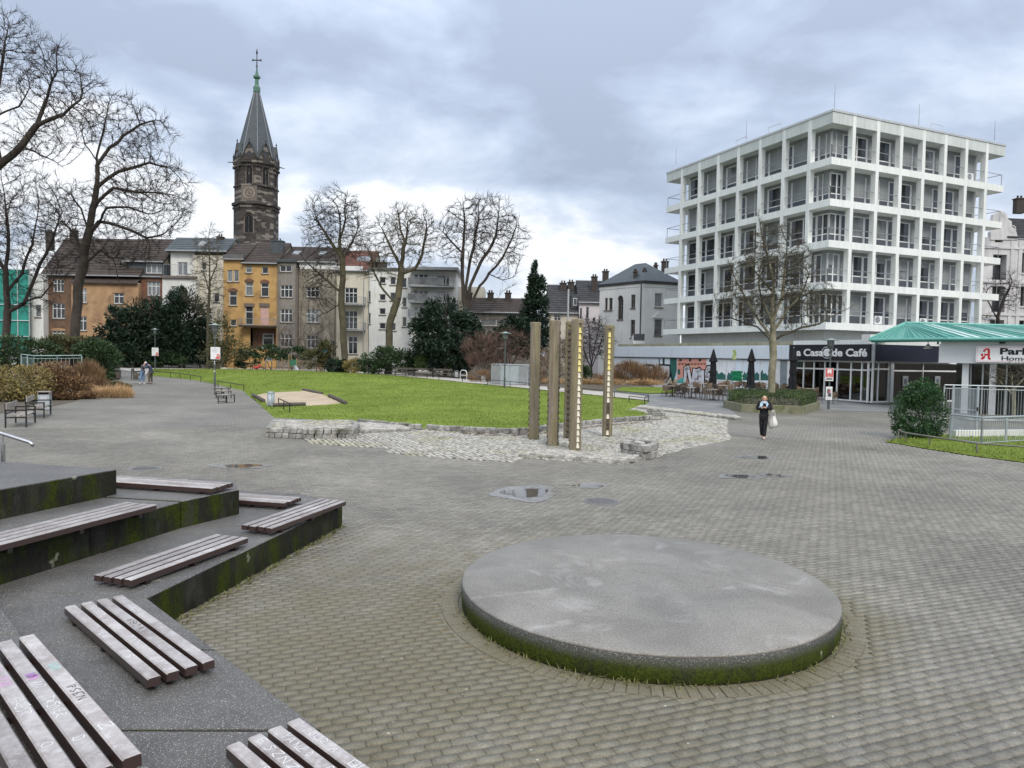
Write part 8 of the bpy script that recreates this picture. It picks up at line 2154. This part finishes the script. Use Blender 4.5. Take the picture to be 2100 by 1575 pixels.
rs = random.Random(31); spots = [(1378, 813, 'at the grass verge end of the terrace'), (1418, 817, 'in the front row facing the asphalt path'), (1462, 821, 'touching the left corner of the hedge planter'), (1394, 808, 'second row behind the grass verge table'), (1440, 807, 'in the middle of the open terrace'), (1482, 811, 'just behind the left corner of the hedge planter'), (1468, 804, 'under the closed parasol by the graffiti letters'),
 (1503, 803, 'in front of the painted tree windows'), (1540, 806, 'under the closed parasol by the tree windows'), (1577, 808, 'behind the small tree in the planter'), (1615, 811, 'under the closed parasol by the cafe sign'), (1655, 818, 'behind the hedge planter near the cafe front'), (1692, 829, 'beside the lamp post with posters')]
for i, (x, y, wh) in enumerate(spots):
    p = GT(x, y); z = gz(p[0], p[1]) + .006
    if x < 1660: put(TB, not first, (p[0], p[1], z), rs.uniform(0, 3), 'round cafe table ' + wh, 'cafe terrace tables'); first = False
    for k in range(4 if x < 1660 else 2):
        a = k * math.pi / 2 + rs.uniform(-.4, .4) + .4; d = rs.uniform(.5, .64); q = (p[0] + d * math.cos(a), p[1] + d * math.sin(a)); w = 0 if rs.random() < .72 else 1
        put(CH[w], CHU[w], (q[0], q[1], gz(*q) + .006), a - math.pi / 2 + rs.uniform(-.3, .3), ('brown woven chair at the table ', 'dark woven chair at the table ')[w] + wh if x < 1660 else ('brown', 'dark')[w] + ' woven chair ' + wh, ('brown cafe terrace chairs', 'dark cafe terrace chairs')[w]); CHU[w] = True
for px, pt, pb, pg, lab, s in ((1461, 716, 790, 806, 'closed black parasol in front of the graffiti letters', 1.0), (1539, 715, 793, 808, 'closed black parasol in front of the painted tree windows', 1.0), (1624.5, 713, 800, 815, 'closed black parasol beside the black cafe sign', 1.0)):
    p = GT(px, pg); zt = D(px, pt, p[1])[2]; zb = D(px, pb, p[1])[2]; z0 = gz(p[0], p[1])
    t = thing('closed_parasol', lab, 'parasol', (p[0], p[1], z0), group='closed black parasols')
    mb = MB(); n = 24; H = zt - z0; prof = [(.03, H), (.07, H - .08), (.22, H - .75), (.27, H - .92), (.17, H - 1.0), (.18, H - 1.35), (.21, H - 1.8), (.18, H - 2.05), (.23, H - 2.3), (.22, zb - z0 + .1), (.3, zb - z0 - .06)]
    vs = []; rr_ = random.Random(px)
    for j, (r, z) in enumerate(prof):
        for k in range(n):
            a = 2 * math.pi * k / n; f_ = 1 + (.28 if k % 3 == 0 else -.12) * (1 if j > 1 else .2) + rr_.uniform(-.08, .08); vs.append((r * f_ * math.cos(a + j * .06), r * f_ * math.sin(a + j * .06), z + (rr_.uniform(-.12, .1) if j == len(prof) - 1 else 0)))
    mb.add(vs, [(j * n + (k + 1) % n, j * n + k, (j + 1) * n + k, (j + 1) * n + (k + 1) % n) for j in range(len(prof) - 1) for k in range(n)]); fly(mb, 'canopy', 'umbrella_black', t)
    mb = MB(); mb.cyl((0, 0, .05), (0, 0, H + .06), .028, n=10); fly(mb, 'pole', 'alu', t)
    mb = MB(); mb.box((0, 0, .05), (.7, .7, .1)); fly(mb, 'base', 'planter_concrete', t)

# ------------------------------------------------------------------ people
def skinned(name, pts, edges, mt, parent, sub=2):
    me = bpy.data.meshes.new(name); me.from_pydata([p[:3] for p in pts], edges, []); o = bpy.data.objects.new(name, me); COL.objects.link(o)
    md = o.modifiers.new('skin', 'SKIN'); md.use_smooth_shade = True
    for i, v in enumerate(me.skin_vertices[0].data): v.radius = (pts[i][3], pts[i][4] if len(pts[i]) > 4 else pts[i][3]); v.use_root = i == 0
    s = o.modifiers.new('sub', 'SUBSURF'); s.levels = sub; s.render_levels = sub
    bpy.context.view_layer.update()
    m2 = bpy.data.meshes.new_from_object(o.evaluated_get(bpy.context.evaluated_depsgraph_get())); bpy.data.objects.remove(o)
    m2.materials.clear(); m2.materials.append(MATS[mt]); r = bpy.data.objects.new(name, m2); COL.objects.link(r); r.parent = parent
    return r
mat('skin', (.58, .36, .27), (.52, .31, .23), 6, .6); mat('cloth_black', (.012, .012, .015), (.008, .008, .01), 6, .85); mat('hair_ginger', (.36, .19, .09), (.24, .12, .055), 9, .6); mat('scarf_blue', (.55, .66, .74), (.35, .5, .62), 12, .85); mat('tote_white', (.7, .69, .65), (.6, .59, .55), 5, .85)
mat('denim', (.17, .27, .42), (.1, .17, .29), 7, .85); mat('cloth_navy', (.03, .04, .085), (.018, .025, .055), 5, .7); mat('cloth_olive', (.10, .085, .06), (.07, .06, .042), 5, .85); mat('cloth_grey', (.14, .15, .16), (.05, .055, .06), 10, .8); mat('cap_white', (.72, .7, .66), None, 6, .8); mat('shoe_white', (.7, .7, .68), None, 6, .6); mat('shoe_grey', (.4, .4, .4), None, 6, .6); mat('bag_cloth_grey', (.4, .38, .36), None, 6, .8)
def person(label, loc, rz, J, coat, trousers, shoes, hair, coat_len=.12, hood=None, scl=1.0, cap=None):
    """J: joints (x, y, z); figure faces -y"""
    t = thing('person', label, 'person', loc, rz); t.scale = (scl,) * 3
    P = lambda k: J[k]
    head = np.array(P('head')); nk = np.array(P('neck'))
    names = ['pelvis', 'waist', 'chest', 'neck']; R = {'pelvis': (.135, .105), 'waist': (.125, .095), 'chest': (.145, .1), 'neck': (.052, .052)}
    pts = [(*P(k), *R[k]) for k in names]; E = [(0, 1), (1, 2), (2, 3)]
    fw = np.array(J.get('face', (0, -1, 0)), float); fw /= np.linalg.norm(fw)
    def add(p, r, par): pts.append((*p, *(r if isinstance(r, tuple) else (r, r)))); E.append((par, len(pts) - 1)); return len(pts) - 1
    h0 = add(head - [0, 0, .07] + fw * .0, (.068, .075), 3); h1 = add(head + fw * .005, (.078, .092), h0); add(head + [0, 0, .085], (.06, .07), h1)
    arms = {}
    for s in 'LR':
        i = add(P('sh' + s), .055, 2); i = add(P('el' + s), .043, i); i = add(P('wr' + s), .03, i); arms[s] = i
        w = np.array(P('wr' + s)); e = np.array(P('el' + s)); d = (w - e) / np.linalg.norm(w - e); sd = np.cross(d, [0, 0, 1.0]); sd = sd / (np.linalg.norm(sd) + 1e-6); pm = add(w + d * .07, (.036, .02), i)
        for k, (o_, l_) in enumerate(((-.028, .07), (-.01, .085), (.01, .08), (.028, .065))): a_ = add(w + d * .095 + sd * o_, .0095, pm); add(w + d * (.095 + l_ * .8) + sd * o_ * 1.1 - np.array([0, 0, .02]), .008, a_)
        add(w + d * .06 + sd * (-.055 if s == 'L' else .055), .0095, pm)
        i = add(P('hip' + s), .085, 0); i = add(P('kn' + s), .058, i); i = add(P('an' + s), .042, i); add(P('to' + s), (.035, .028), i)
    skinned('body', pts, E, 'skin', t)
    # clothing shells follow the same joints
    c = [(*P('pelvis'), .165, .135), (*P('waist'), .15, .12), (*P('chest'), .17, .125), (*(np.array(P('chest')) * .45 + nk * .55), .1, .09)]; e = [(0, 1), (1, 2), (2, 3)]
    lo = np.array(P('pelvis')) - [0, 0, coat_len]; c.append((*lo, .17, .14)); e.append((0, 4))
    for s in 'LR':
        n0 = len(c); c += [(*P('sh' + s), .08, .08), (*P('el' + s), .066, .066), (*P('wr' + s), .048, .048)]; e += [(2, n0), (n0, n0 + 1), (n0 + 1, n0 + 2)]
    skinned('coat', c, e, coat, t)
    c = [(*(np.array(P('pelvis')) - [0, 0, .02]), .14, .11)]; e = []
    for s in 'LR':
        n0 = len(c); c += [(*P('hip' + s), .1, .1), (*P('kn' + s), .08, .08), (*(np.array(P('an' + s)) + [0, 0, .02]), .07, .07)]; e += [(0, n0), (n0, n0 + 1), (n0 + 1, n0 + 2)]
    skinned('trousers', c, e, trousers, t)
    for s in 'LR':
        a_, b__ = np.array(P('an' + s)), np.array(P('to' + s)); skinned('shoe', [(*(a_ - [0, 0, .03]), .05, .045), (*(a_ * .4 + b__ * .6 - [0, 0, .0]), .05, .04), (*b__, .045, .032)], [(0, 1), (1, 2)], shoes, t)
    if hair:
        bk = -fw; sq = np.cross(fw, [0, 0, 1.0]); q = [(*(head + bk * .012 + [0, 0, .062]), .108, .1), (*(head + bk * .055 - [0, 0, .03]), .1, .09), (*(head + bk * .05 - [0, 0, .13]), .075, .06)] + [(*(head + sq * s_ * .075 + fw * .015 - [0, 0, z_]), .032, .032) for s_ in (-1, 1) for z_ in (.0, .09)]
        skinned('hair', q, [(0, 1), (1, 2), (0, 3), (3, 4), (0, 5), (5, 6)], hair, t)
    if cap: skinned('cap', [(*(head + [0, 0, .06]), .1, .1), (*(head + fw * .05 + [0, 0, .065]), .085, .07), (*(head + fw * .16 + [0, 0, .035]), .05, .02)], [(0, 1), (1, 2)], cap, t)
    if hood: skinned('hood', [(*(head - fw * .02 + [0, 0, .03]), .125, .125), (*(head - fw * .06 - [0, 0, .08]), .12, .11), (*(nk - fw * .02), .11, .1)], [(0, 1), (1, 2)], hood, t)
    sd = np.cross(fw, [0, 0, 1.0])
    if not hood:                                           # face: nose, eyes, mouth
        fb = head + fw * .088
        mb = MB(); mb.tube([tuple(fb + [0, 0, .015] - fw * .01), tuple(fb + fw * .018 - [0, 0, .018]), tuple(fb - [0, 0, .026] - fw * .005)], [.006, .012, .008], 6); fly(mb, 'nose', 'skin', t)
        for s in (-1, 1): mb = MB(); mb.lathe([(0, -.006), (.009, 0), (0, .006)], tuple(head + fw * .083 + sd * s * .03 + [0, 0, .012]), 8); fly(mb, 'eye', 'cloth_black', t)
        mb = MB(); mb.box(tuple(head + fw * .085 - [0, 0, .045]), (.04, .012, .008)); fly(mb, 'mouth', 'print_red', t)
        for s in (-1, 1): mb = MB(); mb.lathe([(0, -.025), (.014, -.01), (.016, .01), (0, .025)], tuple(head + sd * s * .078), 8); fly(mb, 'ear', 'skin', t)
    return t
pw = GT(1565, 901)
J = dict(pelvis=(0, 0, .9), waist=(0, .01, 1.08), chest=(0, 0, 1.26), neck=(0, -.01, 1.4), head=(0.005, -.05, 1.52), face=(-.1, -1, -.25), shL=(-.17, 0, 1.34), elL=(-.245, .0, 1.09), wrL=(-.07, -.2, 1.16), shR=(.17, 0, 1.34), elR=(.25, .0, 1.09), wrR=(.06, -.21, 1.17),
         hipL=(-.085, 0, .86), knL=(-.07, .0, .48), anL=(-.045, .1, .1), toL=(-.05, -.02, .04), hipR=(.085, 0, .86), knR=(.055, -.08, .48), anR=(.025, -.13, .08), toR=(.03, -.28, .045))
w = person('woman in black coat and trousers walking while looking at a phone', (pw[0], pw[1], 0), -.35, J, 'cloth_black', 'cloth_black', 'shoe_grey', 'hair_ginger', .22)
skinned('scarf', [(-.09, -.03, 1.37, .06, .05), (0, -.1, 1.34, .055, .05), (.09, -.03, 1.37, .06, .05), (-.1, -.13, 1.2, .055, .03), (.12, -.13, 1.2, .055, .03), (.16, -.12, 1.08, .04, .025), (0, .06, 1.4, .06, .045)], [(0, 1), (1, 2), (0, 3), (2, 4), (4, 5), (0, 6), (6, 2)], 'scarf_blue', w)
skinned('collar_fold', [(-.12, -.1, 1.22, .06, .03), (-.14, -.14, 1.12, .06, .03)], [(0, 1)], 'scarf_blue', w)
ph_ = thing('phone', 'phone held in both hands by the walking woman', 'phone', (pw[0] + .08, pw[1] - .28, 1.22)); mb = MB(); mb.box((0, 0, 0), (.075, .012, .15), 0, Matrix.Rotation(-.6, 3, 'X')); fly(mb, 'body', 'cloth_black', ph_); mb = MB(); mb.box((0, .009, .004), (.068, .004, .14), 0, Matrix.Rotation(-.6, 3, 'X')); fly(mb, 'screen', 'pane_curtain', ph_)
def tote(label, x, y, z0, w_, h_, d_, mt, rz, handle):
    t = thing('tote_bag', label, 'bag', (x, y, z0), rz); mb = MB(); vs = []
    for j, (k, dd) in enumerate(((.85, .6), (1.05, 1.0), (1.0, .9), (.8, .45), (.62, .2))):
        for q in range(12): a = 2 * math.pi * q / 12; vs.append((w_ / 2 * k * math.copysign(abs(math.cos(a)) ** .6, math.cos(a)), d_ / 2 * dd * math.copysign(abs(math.sin(a)) ** .6, math.sin(a)), h_ * j / 4))
    mb.add(vs, [(j * 12 + q, j * 12 + (q + 1) % 12, (j + 1) * 12 + (q + 1) % 12, (j + 1) * 12 + q) for j in range(4) for q in range(12)] + [tuple(range(11, -1, -1))]); fly(mb, 'pouch', mt, t, True)
    for s in (-1, 1): mb = MB(); mb.tube([(-w_ * .25, s * .03, h_ * .95), (-w_ * .1, s * .02, h_ * .95 + handle), (w_ * .1, s * .02, h_ * .95 + handle), (w_ * .25, s * .03, h_ * .95)], .011, 6); fly(mb, 'handle', mt, t)
    return t
tote('white tote bag with long handles hanging from the walking woman\'s arm', pw[0] + .33, pw[1] - .02, .44, .36, .42, .2, 'tote_white', .5, .24)
tote('grey cloth bag hanging in front of the white tote', pw[0] + .2, pw[1] - .2, .42, .16, .42, .1, 'bag_cloth_grey', .2, .26)
pcp = GT(297, 787.5); zc_ = gz(pcp[0], pcp[1])
J1 = dict(pelvis=(0, 0, .93), waist=(0, -.03, 1.1), chest=(0, -.08, 1.3), neck=(0, -.13, 1.44), head=(0.0, -.2, 1.56), face=(0, -1, -.35), shL=(-.18, -.08, 1.37), elL=(-.24, -.3, 1.25), wrL=(-.1, -.5, 1.3), shR=(.18, -.08, 1.37), elR=(.24, -.3, 1.22), wrR=(.1, -.5, 1.22), hipL=(-.09, 0, .9), knL=(-.1, .05, .5), anL=(-.1, .2, .1), toL=(-.1, .06, .045), hipR=(.09, 0, .9), knR=(.09, -.06, .5), anR=(.09, -.02, .09), toR=(.09, -.17, .045))
person('person in white cap, dark jacket and blue jeans hugging a companion', (pcp[0] - .18, pcp[1], zc_), R_(90), J1, 'cloth_grey', 'denim', 'shoe_white', None, .1, cap='cap_white')
J2 = dict(pelvis=(0, .12, .95), waist=(0, .1, 1.13), chest=(0, -.04, 1.33), neck=(0, -.14, 1.46), head=(0.02, -.24, 1.55), face=(.1, -1, -.7), shL=(-.19, -.06, 1.4), elL=(-.25, -.28, 1.22), wrL=(-.1, -.46, 1.2), shR=(.19, -.06, 1.4), elR=(.25, -.28, 1.24), wrR=(.1, -.46, 1.24), hipL=(-.09, .12, .92), knL=(-.1, .1, .5), anL=(-.1, .14, .1), toL=(-.1, -.0, .045), hipR=(.09, .12, .92), knR=(.1, .02, .5), anR=(.1, .04, .1), toR=(.1, -.1, .045))
person('person in hooded navy puffer jacket and olive trousers bending into a hug', (pcp[0] + .32, pcp[1] + .05, zc_), R_(-90), J2, 'cloth_navy', 'cloth_olive', 'cloth_black', None, .14, hood='cloth_navy')
tote('dark shoulder bag resting on the bench arm beside the couple', pcp[0] - .62, pcp[1] - .1, zc_ + .42, .34, .42, .16, 'cloth_olive', .2, .1)
